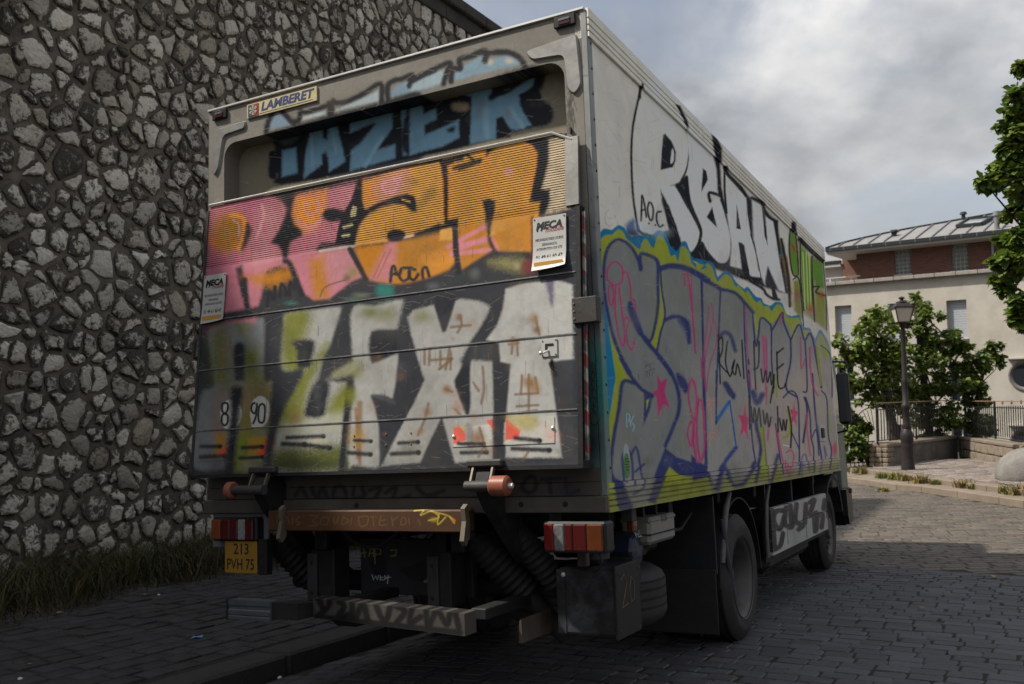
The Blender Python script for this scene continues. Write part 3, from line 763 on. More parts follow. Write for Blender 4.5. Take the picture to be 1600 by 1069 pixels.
paint_iazer(DO); DO.wear(.12, 8, 41, 200); DO.material(0.5, 0, 0, .1)
# ------------------------------------------------------------------ the long side of the box
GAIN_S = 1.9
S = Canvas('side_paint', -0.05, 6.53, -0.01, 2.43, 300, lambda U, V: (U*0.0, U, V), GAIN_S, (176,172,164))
n_ = fnoise(S.h, S.w, 8, 77, 5)[..., None]
S.A *= (0.92 + .16*n_).astype(np.float32)
K = (30,31,36); NB = (46,51,90); LIM = (126,132,42); BLU = (22,96,132); GRY = (104,106,104); PIK = (150,50,92); WS = (186,184,180)
# REAW, white letters with black outline and shadow
S.crop(1060,180,4.454)
S.fill([(-30,430),(0,470),(50,410),(70,430),(90,620),(160,780),(240,980),(300,1030),(420,1010),(560,1080),(700,1180),(720,1230),(600,1200),(-200,900),(-240,800),(-180,700)], K, 3, sm=False)
S.fill([(320,360),(345,400),(430,490),(470,545),(500,570),(510,580),(580,615),(600,650),(650,705),(690,740),(700,840),(740,1000),(790,1240),(700,1230),(560,1100),(420,1030),(330,640)], K, 3, sm=False)
S.crop(925,260,5.939)
S.fill([(375,200),(395,480),(440,590),(560,640),(700,640),(715,600),(690,480),(640,220),(800,150),(900,60),(1000,-60),(1000,-700),(600,-800),(450,-800),(400,-500),(370,-200)], (180,178,172), 2, sm=False, a=.9)
S.crop(925,120,5.939)
# R
S.line([(447,75),(440,160),(405,320),(375,500),(365,700),(368,880),(378,1070),(395,1220),(430,1430)], 22, K, 2)
S.fill([(447,70),(462,110),(455,200),(430,220),(436,150)], K, 2, sm=False)
S.crop(925,260,5.939)
S.line([(425,560),(440,600),(500,640),(580,655)], 26, K, 2)
S.fill([(560,630),(720,590),(690,470),(650,340),(637,215),(700,330),(780,520),(830,690),(720,750)], K, 2, sm=False)
S.fill([(640,180),(770,180),(850,330),(960,520),(1005,620),(980,740),(920,795),(830,700),(780,540),(720,380),(650,240)], WS, 2, sm=False)
S.fill([(770,185),(830,130),(870,90),(885,130),(905,260),(925,380),(900,360),(840,270)], K, 2, sm=False)
S.line([(895,360),(950,470),(1005,580),(1000,680),(960,770)], 22, K, 2)
S.fill([(1010,690),(1060,760),(1090,800),(1080,870),(1000,890),(920,810),(980,750)], K, 3, sm=False)
S.crop(925,120,5.939)
S.line([(770,270),(840,400),(880,520),(900,650),(895,780),(870,880),(830,960)], 18, K, 1.5)
S.fill([(770,265),(800,275),(870,420),(880,470),(850,450)], K, 2, sm=False)
S.fill([(660,540),(680,530),(740,600),(780,700),(775,780),(750,840),(637,866),(645,700)], K, 1.5, sm=False)
S.fill([(745,670),(760,720),(755,780),(730,800)], (200,200,196), 1.5)
# E
S.crop(1060,180,4.454)
S.fill([(50,90),(240,260),(275,440),(268,540),(215,530),(220,640),(265,560),(290,570),(330,690),(365,840),(368,960),(330,1035),(280,1035),(200,950),(160,880),(155,790),(90,640),(60,430),(75,300)], WS, 2, sm=False)
S.line([(165,890),(200,955),(270,1030),(330,1035),(365,980),(370,850),(335,700),(300,590)], 20, K, 1.8)
S.fill([(170,370),(195,390),(205,450),(160,535)], K, 1.5, sm=False)
S.fill([(195,710),(235,640),(270,785)], K, 1.5, sm=False)
S.line([(220,600),(215,540),(290,560)], 22, K, 1.5)
S.fill([(215,140),(250,150),(290,230),(290,330),(300,500),(340,700),(310,620),(275,550),(265,380),(235,250)], K, 2, sm=False)
S.line([(60,430),(80,600),(155,790),(150,870)], 18, K, 1.5)
# A
S.fill([(320,400),(430,530),(475,570),(500,700),(520,860),(560,1060),(580,1130),(490,1120),(445,900),(420,890),(440,1070),(360,1050),(370,900),(340,700),(325,540)], WS, 2, sm=False)
S.line([(320,365),(350,420),(430,500),(470,560)], 24, K, 1.5)
S.line([(322,380),(322,520),(335,680)], 16, K, 1.5)
S.fill([(405,620),(436,795),(404,790)], K, 1.2, sm=False)
S.fill([(420,886),(445,890),(490,1090),(450,1080)], K, 1.5, sm=False)
S.fill([(470,550),(500,600),(520,880),(505,850),(480,690)], K, 1.5, sm=False)
S.line([(505,830),(540,960),(560,1080)], 10, K, 1)
# W
S.fill([(512,590),(585,630),(605,700),(660,740),(690,900),(730,1060),(760,1240),(700,1220),(620,1050),(600,1180),(560,1080),(525,880)], WS, 2, sm=False)
S.line([(512,575),(580,615),(620,700),(685,740)], 20, K, 1.5)
S.fill([(578,625),(605,690),(622,910),(600,840)], K, 1.2, sm=False)
S.fill([(660,730),(690,740),(700,860),(740,1010),(790,1250),(745,1240),(700,1000),(680,850)], K, 1.5, sm=False)
S.crop(1140,300,5.939)
S.fill([(360,690),(400,830),(455,1000),(400,990)], K, 1.5, sm=False)
S.line([(0,700),(60,760),(140,800),(190,790),(200,830),(310,900),(340,950),(400,990),(460,1000)], 26, K, 2)
S.fill([(85,470),(135,490),(190,780),(140,780)], K, 1.5, sm=False)
S.line([(225,460),(270,680),(310,900)], 8, K, 1)
for i in range(26):
    x = rng.uniform(20, 480); y = rng.uniform(200, 1000); S.line([(x, y), (x+rng.uniform(-8, 8), y+rng.uniform(30, 90))], 8, (150,140,160), 3, .35)
# green figures at the front end
S.fill([(545,560),(600,720),(640,1100),(860,1250),(905,1300),(880,620),(760,600),(700,520),(640,440),(560,380)], (120,116,80), 4, .8, sm=False)
S.fill([(558,420),(580,370),(610,420),(632,600),(635,740),(600,775),(570,720),(553,560)], (82,116,44), 2)
S.blob(590,520,40,(128,68,50),1,.8,ry=70); S.line([(560,470),(620,560)], 14, (128,60,50), 4, .8)
S.line([(575,280),(555,420),(555,560),(575,720),(600,780),(635,770)], 14, K, 1.5); S.line([(580,290),(615,420),(632,600),(638,760)], 12, K, 1.5)
S.fill([(560,290),(600,290),(600,370),(570,370)], K, 2)
S.fill([(590,820),(640,830),(665,1000),(680,1200),(600,1100)], (110,112,50), 3, sm=False); S.blob(630,960,50,(124,72,50),1,.8,ry=90)
S.line([(590,810),(640,800),(665,980),(690,1300)], 12, K, 1.5)
S.fill([(655,500),(700,540),(750,640),(770,900),(780,1100),(690,1080),(665,800)], (90,124,48), 2, sm=False)
for x in (690,720,745): S.line([(x-10,560),(x,800),(x+10,1080)], 10, (170,180,110), 3, .8)
S.line([(645,440),(720,520),(860,650)], 34, K, 2); S.line([(655,470),(660,800),(690,1100)], 12, K, 1.5); S.line([(765,600),(770,900),(790,1200)], 20, K, 1.5)
S.fill([(770,610),(860,660),(880,900),(800,870),(775,800)], (82,114,44), 2, sm=False); S.fill([(800,880),(890,960),(890,1280),(800,1200)], (116,120,52), 3, sm=False)
S.line([(780,880),(830,880),(800,930),(880,960)], 16, K, 1.5); S.blob(850,960,46,(138,58,54),1,.9,ry=50); S.blob(750,1080,60,(140,70,58),1,.8,ry=90)
S.line([(870,640),(895,960),(900,1280)], 12, K, 1.5)
S.fill([(470,450),(500,470),(505,560),(540,600),(560,760),(580,900),(600,1080),(560,1060),(530,800),(490,600)], (150,120,60), 4, .7, sm=False); S.fill([(480,500),(502,510),(502,600),(485,590)], (30,96,92), 3)
S.line([(530,600),(560,840)], 10, (160,50,40), 3, .8); S.line([(480,440),(540,760),(560,1060)], 26, K, 1.5)
# --- the long grey piece: blue rim, lime field
def P5(pts, o, k): return [(o[0]+x/k, o[1]+y/k) for x, y in pts]
rim = P5([(60,1069),(40,900),(28,760),(50,650),(110,580),(185,590),(240,548),(300,570),(340,650),(400,650),(435,640),(500,640),(560,660),(590,610),(630,595),(690,640),(725,740),(790,790),(840,700),(880,710),(920,830),(975,880),(1000,930),(1069,880)], (925,260), 5.939)
rim += P5([(0,20),(60,80),(110,40),(170,60),(200,160),(260,110),(310,150),(340,200),(400,250),(430,235),(490,310),(530,320),(550,360),(600,380),(640,350),(690,360),(720,440),(760,460),(820,450),(850,540),(900,550),(940,630),(975,560),(1010,600),(1055,720),(1075,1100)], (1080,400), 4.858)
rimc = np.array(rim)
low = [(1310,700),(1311,742),(1100,785),(945,815),(940,770),(943,690),(948,640),(938,600),(942,560),(936,500)]
S.crop(0,0,1.0)
S.fill(list(rim)+low, BLU, 1.2, sm=False)
def bump_in(pts, d):
    return [(x + (d*.6 if x < 960 else 0), y + d) for x, y in pts]
rin = P5([(85,1069),(66,960),(46,800),(70,700),(120,640),(190,630),(240,585),(290,610),(320,670),(380,720),(440,770),(470,690),(510,680),(570,760),(600,660),(640,640),(690,710),(730,830),(770,820),(800,880),(820,770),(850,740),(900,800),(920,880),(960,900),(990,960),(1069,930)], (925,260), 5.939)
rin += P5([(0,45),(50,100),(60,110),(120,60),(160,90),(195,190),(215,180),(255,140),(300,160),(335,230),(360,225),(410,280),(430,265),(490,350),(520,340),(550,380),(590,385),(610,420),(650,370),(690,385),(730,460),(770,470),(820,475),(850,560),(900,570),(935,670),(975,590),(1010,630),(1050,740),(1070,1100)], (1080,400), 4.858)
rin_s = [tuple(q) for q in catmull(rin, False, 5)]
rim_s = [tuple(q) for q in catmull(rim, False, 5)]
S.fill(rim_s+low, BLU, 1.2, sm=False)
S.fill(rin_s+[(1309,700),(1310,740),(1100,783),(953,812),(946,770),(946,690),(954,640),(962,590),(955,540)], LIM, 1.2, sm=False)
S.crop(925,360,4.861)
S.fill([(-10,760),(100,760),(150,900),(190,1010),(140,1069),(60,1069),(40,900)], (0,96,140), 2, .0)
# grey letter bodies
S.crop(925,360,4.861)
S.fill([(85,420),(95,250),(130,130),(205,75),(290,110),(350,200),(375,310),(380,200),(495,230),(510,300),(490,580),(440,830),(455,880),(620,1100),(260,1100),(160,850),(100,600)], GRY, 2, sm=False)
S.fill([(530,300),(640,280),(760,310),(880,390),(900,1200),(480,1150),(490,930),(540,700),(555,650)], GRY, 2, sm=False)
S.crop(1080,400,4.858)
S.fill([(-20,140),(80,180),(210,250),(330,290),(410,370),(470,440),(500,640),(530,470),(610,520),(690,430),(750,560),(770,650),(820,520),(860,640),(905,590),(960,720),(985,1000),(990,680),(1060,770),(1075,1100),(1110,1550),(700,1620),(-20,1800)], GRY, 2, sm=False)
S.crop(925,560,4.456)
S.fill([(215,160),(330,180),(360,250),(360,470),(420,260),(480,230),(600,100),(700,100),(760,200),(780,760),(690,780),(600,720),(520,620),(470,760),(380,1010),(260,1030),(150,830),(130,760),(165,500)], GRY, 2, sm=False)
S.fill([(160,850),(400,830),(380,1010),(260,1040)], (140,136,128), 10, .5, sm=False)
S.crop(0,0,1.0)
S.fill([(1080,560),(1310,500),(1312,735),(1090,775)], (142,136,132), 40, .5, sm=False)
S.fill([(1180,600),(1310,560),(1312,735),(1180,760)], (158,140,128), 30, .5, sm=False)
# navy outlines
S.crop(925,560,4.456)
S.fill([(195,-40),(470,-40),(555,100),(605,230),(600,330),(420,262),(340,208),(262,108)], GRY, 2, sm=False)
S.crop(925,360,4.861)
S.line([(370,300),(345,210),(290,120),(205,70),(130,120),(95,230),(88,400),(110,580),(160,800),(230,980),(290,1080)], 26, NB, 2)
S.line([(372,290),(372,180),(480,215),(505,270)], 30, NB, 2)
S.line([(505,270),(500,400),(500,590),(450,830),(400,810)], 24, NB, 2)
S.line([(290,560),(330,680),(390,810),(480,920),(560,1020),(600,1090)], 32, NB, 2)
S.fill([(275,550),(300,540),(340,630),(385,790),(350,790),(300,690),(270,610)], NB, 3)
S.line([(520,290),(530,450),(555,640),(520,780),(490,940)], 16, NB, 2)
S.line([(520,290),(600,270),(700,285),(800,330),(880,380)], 44, NB, 2)
S.line([(835,380),(840,700),(850,1080)], 16, NB, 2)
S.line([(560,680),(620,655),(690,670),(730,740),(738,850)], 30, NB, 3)
S.fill([(650,680),(735,690),(740,850),(700,760)], NB, 4, .8)
S.crop(925,560,4.456)
S.line([(200,0),(260,110),(340,210),(420,260)], 26, NB, 2)
S.line([(470,0),(550,100),(600,230),(605,360),(560,490),(510,610)], 26, NB, 2)
S.line([(300,175),(215,165),(190,330),(150,560),(130,760),(150,860),(220,980),(250,1030)], 26, NB, 2)
S.fill([(150,830),(200,850),(270,1030),(190,1050)], NB, 3, sm=False)
S.fill([(362,230),(425,255),(400,370),(358,470)], NB, 2, sm=False); S.fill([(378,290),(400,285),(378,360)], LIM, 1.5, sm=False)
S.fill([(585,110),(620,110),(670,180),(672,230),(640,240),(600,170)], NB, 3)
S.fill([(510,620),(590,690),(690,720),(690,670),(800,760),(800,830),(720,860),(600,810),(540,760),(500,830),(430,1010),(380,1005),(440,800)], NB, 2, sm=False)
S.fill([(540,760),(600,815),(700,830),(790,850),(790,960),(620,985),(440,1010)], LIM, 3, sm=False)
S.line([(775,0),(785,400),(795,760)], 22, NB, 2)
S.write([[(225,860),(210,700),(230,640)],[(260,640),(280,720),(285,880)],[(275,670),(310,620),(340,780),(350,890),(270,950)],[(300,790),(365,735)]], 16, NB, 2.5, .9)
S.crop(1080,400,4.858)
S.line([(0,110),(100,180),(210,240)], 30, NB, 2); S.line([(75,180),(85,500),(95,1069)], 12, NB, 1.5)
S.line([(210,250),(330,280),(410,360),(470,430)], 26, NB, 2); S.line([(222,260),(210,560),(190,1069)], 14, NB, 1.5); S.line([(400,350),(410,700),(440,1069)], 12, NB, 1.5)
S.line([(465,440),(490,680),(510,600),(530,470),(600,520),(615,560),(690,430),(700,500),(755,640)], 14, NB, 1.6); S.line([(610,550),(610,800),(630,1000)], 12, NB, 1.5)
S.line([(755,640),(820,520),(860,640),(905,590),(960,790),(990,1000)], 13, NB, 1.6); S.line([(755,650),(755,800),(720,1000),(800,1069)], 14, NB, 1.6); S.line([(865,650),(880,1000),(850,1030)], 12, NB, 1.5)
S.line([(985,680),(1060,770),(1070,1069)], 10, NB, 1.5); S.line([(920,620),(985,1000)], 10, NB, 1.5)
S.line([(215,620),(250,580),(300,610),(335,720)], 30, NB, 4, .9); S.line([(255,970),(320,1060)], 36, NB, 3)
S.fill([(990,690),(1040,740),(1050,770),(1000,760)], LIM, 3, .8); S.line([(955,700),(985,980)], 16, LIM, 2); S.line([(640,920),(650,1069)], 12, LIM, 2)
S.crop(1080,580,4.858)
S.line([(190,380),(290,230)], 26, (40,90,140), 2.5); S.line([(292,230),(340,560)], 12, (40,74,130), 2); S.line([(340,580),(240,720),(170,920)], 30, (44,62,116), 3)
S.line([(110,770),(170,920),(240,720),(300,860),(400,840),(480,700)], 34, NB, 3); S.line([(190,0),(190,400)], 12, NB, 2)
S.fill([(250,90),(280,90),(330,190),(320,215),(270,160)], NB, 3); S.line([(440,0),(460,480),(490,700)], 12, NB, 2); S.line([(470,160),(500,240),(540,180)], 44, NB, 4)
S.line([(480,840),(530,600),(500,440),(490,380)], 30, NB, 3); S.line([(545,430),(560,600),(580,840)], 14, NB, 2); S.line([(600,840),(660,640)], 30, NB, 3)
S.fill([(515,420),(550,420),(575,820),(500,840),(545,600)], LIM, 3, sm=False); S.fill([(615,840),(660,680),(690,830)], LIM, 3, sm=False); S.fill([(0,840),(110,800),(170,920),(0,960)], LIM, 3, sm=False)
S.fill([(230,880),(250,800),(300,880)], LIM, 3, sm=False); S.fill([(400,870),(470,760),(470,850)], LIM, 3, sm=False)
S.line([(640,400),(690,780)], 12, NB, 2); S.line([(700,200),(760,150),(810,220),(820,500),(820,700),(810,790)], 12, NB, 2); S.line([(760,460),(820,590)], 10, NB, 2)
S.line([(920,20),(940,300),(960,470),(990,660)], 14, NB, 2); S.line([(870,200),(900,320),(910,500),(930,600),(925,770)], 12, NB, 2); S.line([(850,540),(880,300),(860,200)], 16, NB, 3)
S.line([(990,150),(1030,220),(1040,480),(1065,600),(1045,740)], 10, NB, 2); S.line([(700,500),(740,480),(750,350),(730,300)], 18, LIM, 3); S.line([(1045,290),(1055,460)], 12, LIM, 3, .7)
S.write([[(830,800),(840,660),(870,640),(890,760)],[(790,700),(850,720)],[(1010,580),(1030,640)],[(970,790),(990,660)],[(1010,570),(1020,660)]], 14, (70,72,120), 4, .7)
S.line([(920,500),(950,450),(970,640)], 10, NB, 2); S.fill([(0,760),(110,700),(110,800),(0,840)], NB, 3, sm=False)
S.crop(925,560,4.456)
S.fill([(95,800),(130,770),(155,850),(200,1000),(190,1110),(100,1110)], LIM, 2, sm=False)
S.fill([(128,760),(165,840),(230,960),(275,1060),(170,1060),(140,900)], NB, 2, sm=False)
# pink
S.crop(925,360,4.861)
S.write([[(115,380),(120,290),(175,240),(230,290),(225,390),(165,415),(115,370)],[(230,330),(265,320),(290,420),(295,510)],[(155,420),(125,440),(130,530),(150,570),(165,500),(155,420)],[(180,430),(175,600),(200,780),(235,880),(248,780),(225,600),(205,430)],
         [(240,690),(265,660),(280,700),(262,760),(270,860),(305,905),(322,830)],[(290,515),(325,540),(335,610)],[(725,330),(750,500),(770,750),(785,930)],[(700,330),(705,420)],[(690,330),(755,345)]], 13, PIK, 2)
S.crop(925,560,4.456)
S.fill([(455,110),(480,165),(528,135),(505,225),(540,345),(495,320),(458,415),(452,275),(422,240),(456,215)], PIK, 1.5, sm=False)
S.write([[(690,140),(670,250),(690,380),(715,430),(735,350),(715,180),(690,140)],[(745,290),(730,400),(735,600),(760,715),(785,600),(770,330),(745,290)],[(685,440),(665,520),(685,610),(705,560),(700,450),(685,440)],[(715,440),(705,560),(720,680),(745,725)],[(760,0),(765,130)]], 12, PIK, 2)
S.write([[(245,480),(240,390),(265,400),(255,440)],[(262,410),(270,470)],[(290,400),(275,440),(295,470),(285,505)]], 6, (120,170,190), 1.5, .7)
S.write([[(365,60),(430,30)],[(370,95),(440,70)],[(380,130),(385,90)],[(400,130),(400,95)],[(415,120),(425,95)],[(320,110),(330,150)],[(375,60),(380,40)],[(400,50),(410,70)]], 5, (60,62,60), 1.2, .8)
S.crop(1080,400,4.858)
S.write([[(0,180),(15,500),(35,740)],[(150,360),(165,480),(100,830),(115,1030)],[(165,480),(200,620),(140,830),(115,1020)],[(135,380),(90,800)],[(410,390),(425,700),(455,1000)],[(545,610),(560,900),(570,1060)],[(570,630),(575,900)],[(690,440),(670,520)],[(830,620),(835,850),(865,780)],[(895,700),(915,950),(960,1060)],[(905,690),(900,850)]], 12, (150,50,96), 3, .75)
S.line([(555,620),(560,880)], 40, (150,60,100), 8, .5)
S.crop(1080,580,4.858)
S.write([[(0,60),(40,180),(20,380),(0,400)],[(45,380),(40,230),(65,210),(95,300),(100,560),(70,690)],[(0,540),(20,400),(45,690)],[(575,120),(570,250)],[(650,450),(700,700),(740,790)],[(720,620),(760,600),(780,660),(740,740),(715,680)],[(705,770),(770,760)]], 12, (160,60,100), 3, .85)
for (cx_, cy_, r_) in ((405,390,85), (780,330,60)):
    pts = []
    for i in range(10):
        a = -math.pi/2 + i*math.pi/5 + .1; rr = r_*(1.0 if i % 2 == 0 else .42); pts.append((cx_+rr*.62*math.cos(a), cy_+rr*1.7*math.sin(a)))
    S.fill(pts, (170,46,92), 1.5, .95, sm=False)
S.write([[(590,420),(580,520)],[(660,470),(670,590)],[(880,320),(880,440),(905,640)]], 16, (160,60,90), 4, .7); S.blob(1090,590,30,(160,50,80),.8,.8,ry=80)
S.write([[(130,210),(180,205)],[(120,220),(180,225)],[(150,230),(160,450)],[(130,240),(150,300)],[(120,520),(150,470),(185,470)],[(140,570),(150,500),(180,520)]], 8, (190,110,80), 3, .6)
S.line([(700,560),(740,570)], 8, (190,186,180), 2, .8)
# black marker tags
S.crop(1080,400,4.858)
TK = (30,30,32)
S.write([[(205,600),(215,800),(220,970)],[(205,640),(235,620),(235,720),(210,800),(250,860),(280,890)],[(275,650),(260,800),(290,910),(310,880),(330,790)],[(325,800),(310,860),(335,900),(350,820),(375,910)],[(385,640),(400,930)],[(435,790),(438,820)],[(435,870),(438,890)],
         [(475,650),(480,800),(490,1010)],[(475,860),(510,830),(515,650)],[(530,860),(545,960),(565,870),(580,960),(600,880),(610,980),(630,900),(620,1040)],[(700,700),(650,740)],[(650,730),(660,980),(700,1000),(715,970)],[(650,860),(700,820)]], 12, TK, 2)
S.crop(1080,580,4.858)
S.write([[(440,190),(445,440)],[(455,270),(470,390),(480,280),(500,380),(515,280),(530,420)],[(545,300),(560,400),(575,320),(590,420),(605,350)],[(655,270),(660,460)],[(670,360),(690,450),(700,370),(715,450),(725,370)],[(735,270),(760,420),(755,580)],[(620,120),(600,240)]], 13, TK, 2.5)
# A.O.C
S.crop(925,260,5.939)
S.write([[(455,505),(462,330),(465,270),(490,370),(505,470)],[(460,410),(490,400)],[(530,335),(515,400),(535,490),(560,490),(568,400),(550,345),(530,335)],[(640,420),(605,430),(600,500),(625,560),(660,545)]], 18, K, 1.5)
S.blob(528,530,12,K,.4); S.blob(588,545,12,K,.4)
S.fill([(310,560),(360,500),(395,490),(410,560),(430,640),(340,640)], (44,76,124), 5, .9); S.fill([(330,600),(410,600),(430,645),(345,645)], (60,62,66), 5, .9)
S.write([[(160,400),(125,440),(125,520),(160,555),(190,540)],[(150,485),(190,480)],[(210,450),(215,480)],[(235,520),(240,545)]], 4, (90,88,84), 1, .7)
for q in ([(90,770),(210,775)],[(300,940),(360,1040)],[(390,-60),(500,-30)]): S.line(q, 4, (120,116,110), 1.2, .6)
S.fill([(430,580),(560,640),(690,640),(715,600),(560,560),(440,500)], (168,180,190), 10, .4)
S.smudge(70, (950, 380, 1310, 790), ((84,86,84), (128,124,118), (110,108,112), (90,84,76)), 35, 10, 46, .28); S.smudge(24, (950, 720, 1310, 800), ((70,64,52), (60,58,54)), 36, 8, 26, .45)
S.drips(60, (950, 420, 1300, 720), (60,62,70), 37, 5, 22, .4); S.drips(30, (960, 150, 1250, 420), (120,116,108), 38, 5, 30, .4)
S.crop(0,0,1.0)
S.fill([(940,768),(1130,744),(1312,722),(1313,738),(1130,772),(950,806)], (78,74,62), 5, .42, sm=False)
S.smudge(40, (945, 745, 1312, 806), ((60,56,46), (74,70,58)), 44, 5, 20, .5)
# mottled spray texture in the grey fill, dirt near the bottom rail, wear
z_ = (np.arange(S.h)+.5)/S.h*2.44-.01
st = fnoise(S.h, S.w, 60, 91, 2)[..., None]*.16+.92
S.A *= st.astype(np.float32)
S.wear(.09, 9, 51, 1200); S.material(0.7, 0.03, 0.0, 0.02)

# ------------------------------------------------------------------ small painted pieces
BE = Canvas('beam_paint', -1.95, -0.62, -0.10, 0.05, 420, lambda U, V: (U, U*0.0-.13, V), .85, (78,52,32))
BE.A *= (0.75+.5*fnoise(BE.h, BE.w, 12, 5, 4))[..., None].astype(np.float32)
BE.crop(290,700,2.4242)
YL = (120,92,50)
BE.write([[(345,290),(350,255),(362,290)],[(375,290),(380,260),(390,275),(395,290)],[(405,265),(405,290)],[(430,262),(418,275),(435,285),(420,292)],[(470,255),(500,260),(480,275),(500,290),(470,295)],[(520,262),(510,285),(535,290),(540,265),(520,262)],[(560,262),(565,290),(580,262)],[(600,258),(590,290),(620,275),(600,265)],[(630,265),(625,290)],[(655,262),(690,260),(685,292),(660,295),(655,262)],[(700,262),(720,260)],[(710,262),(712,295)],[(740,258),(735,292),(760,290)],[(742,275),(760,272)],[(780,260),(785,295)],[(785,275),(805,260)],[(820,265),(815,290),(835,285),(830,265),(820,265)],[(845,265),(848,290)],[(880,270),(890,292)]], 3, YL, 1, .75)
BE.write([[(865,238),(900,236),(890,255),(930,240),(960,262),(920,275)],[(930,240),(990,255),(1020,275)],[(960,250),(955,290),(985,262)],[(1000,260),(1018,285)]], 5, (190,170,60), 1.2, .85)
BE.blob(940,272,24,(190,160,50),1,.6,ry=16); BE.blob(1015,275,12,(190,90,40),1,.8)
BE.material(0.6, 0.05)
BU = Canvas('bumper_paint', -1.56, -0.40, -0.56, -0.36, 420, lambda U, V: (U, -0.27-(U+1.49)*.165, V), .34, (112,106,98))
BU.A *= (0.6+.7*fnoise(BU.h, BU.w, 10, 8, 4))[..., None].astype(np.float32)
BU.crop(290,700,2.4242)
BU.write([[(500,570),(520,610),(500,640),(540,600),(545,575)],[(580,580),(600,600),(580,640),(620,630)],[(630,580),(640,650),(670,590),(690,650)],[(720,590),(740,640),(760,650),(775,600)],[(800,600),(830,620),(800,660)],[(860,600),(850,660),(890,640)],[(910,610),(920,670),(950,610)],[(960,620),(990,670),(1000,630)],[(1020,620),(1035,680)],[(500,640),(1040,700)]], 24, (34,34,38), 2.5, .95)
BU.material(0.55, 0.1)
GU = Canvas('guard_paint', 3.15, 5.90, -0.62, -0.14, 300, lambda U, V: (U*0.0-.02, U, V), 1.3, (138,138,136))
GU.A *= (0.8+.4*fnoise(GU.h, GU.w, 8, 9, 4))[..., None].astype(np.float32)
GU.crop(840,720,3.0769)
GU.write([[(1180,240),(1145,245),(1135,290),(1165,330),(1185,270)],[(1130,430),(1165,410),(1180,350)],[(1195,225),(1190,300),(1220,320),(1235,270)],[(1245,210),(1240,290),(1275,310),(1255,330)],[(1290,210),(1285,300)],[(1310,200),(1330,190),(1310,260),(1340,250)],[(1340,330),(1345,270),(1370,260),(1365,320)],[(1380,190),(1375,230)],[(1128,235),(1140,420)],[(1215,215),(1220,300)],[(1330,270),(1335,340)]], 24, (20,21,24), 1.2, .97)
GU.write([[(1130,330),(1210,310),(1400,240)],[(1200,330),(1205,400)],[(1290,300),(1295,370)]], 5, (60,60,62), 2, .8)
GU.wear(.15, 10, 5, 100); GU.material(0.5)

GUP = GU
PO = Canvas('post_paint', -0.06, 0.04, 0.0, 2.43, 300, lambda U, V: (U, U*0.0, V), 1.3, (112,114,112))
PO.A *= (0.75+.5*fnoise(PO.h, PO.w, 26, 15, 5))[..., None].astype(np.float32)
for y_, r_p, a_ in ((560,60,.7),(600,70,.9),(640,60,.8),(700,50,.5),(740,40,.4)): PO.blob(932, y_, r_p, (34,108,104), 1, a_)
PO.blob(925, 690, 34, (40,42,46), 1, .8, ry=60); PO.blob(930, 480, 40, (52,54,60), 1, .8, ry=50); PO.blob(925, 420, 30, (60,66,78), 1, .6, ry=80)
for k in range(60):
    y0_ = rng.uniform(40, 780); x0_ = 905+rng.uniform(0, 40); PO.line([(x0_, y0_), (x0_+rng.uniform(-4, 8), y0_+rng.uniform(-3, 14))], rng.uniform(.8, 2), (50,52,52), .8, .6)
for y_ in (150,160,168,176): PO.line([(890,y_),(912,y_-4+rng.uniform(-6,6))], 2, (60,58,54), 1, .8)
PO.material(0.45, 0.05, 0.25)
SK = Canvas('skirt_paint', -2.5, 0.0, 0.06, 0.22, 300, lambda U, V: (U, U*0.0, V), 0.8, (84,80,76))
SK.A *= (0.6+.8*fnoise(SK.h, SK.w, 14, 19, 5))[..., None].astype(np.float32)
SK.crop(290,700,2.4242)
SK.write([[(420,180),(440,150),(460,185)],[(480,150),(500,190),(520,150),(540,190)],[(560,190),(570,150),(600,150),(610,190),(570,190)],[(640,150),(640,190),(680,180),(670,150)],[(700,160),(740,150),(720,190)],[(760,170),(800,150),(790,195),(850,180)],[(880,150),(920,180),(980,160)],[(1275,150),(1290,120),(1320,110),(1330,150),(1300,170),(1275,150)],[(1380,120),(1385,170)],[(1350,120),(1420,115)],[(1440,115),(1450,170),(1490,160)]], 16, (36,36,38), 3, .85)
SK.blob(1440,150,60,(60,54,70),1,.6); SK.material(0.55, 0.05)
# ------------------------------------------------------------------ the lorry
W_, H_, L_ = 2.5, 2.417, 6.51
ALU = mat('aluminium', (0.27, 0.265, 0.25), 0.45, 0.55, .18, 6, .05, 30, (0.10,0.095,0.085), 5, .5)
ALUB = mat('bright_edge', (0.62, 0.61, 0.58), 0.35, 0.5, .1, 20)
STEEL = mat('grimy_steel', (0.05, 0.048, 0.047), 0.6, 0.2, .35, 7, .1, 40, (0.05,0.035,0.025), 6, .5)
DARK = mat('black_underbody', (0.010, 0.010, 0.011), 0.65, 0.0, .3, 6, .1, 40, (0.04,0.036,0.03), 5, .5)
RUB = mat('tyre_rubber', (0.024, 0.023, 0.023), 0.75, 0.0, .25, 9, .1, 60, (0.045,0.042,0.038), 4, .4)
WPAN = mat('white_panel', (0.55, 0.54, 0.5), 0.5, 0, .08, 4)
SIL = mat('sill_steel', (0.10, 0.09, 0.08), 0.55, 0.35, .25, 6, .05, 30, (0.07,0.05,0.04), 5, .6)
ORNG = mat('orange_plastic', (0.24, 0.075, 0.045), 0.45, 0, .2, 20, 0, 60, (0.2,0.08,0.05), 14, .6)
BLK_P = mat('black_plastic', (0.015, 0.015, 0.017), 0.4, 0, .2, 10)
INK = mat('black_ink', (0.012, 0.012, 0.014), 0.6)
SIGNW = mat('sign_white', (0.42, 0.42, 0.405), 0.4, 0, .06, 12, .05, 8, (0.33,0.32,0.29), 8, .5)
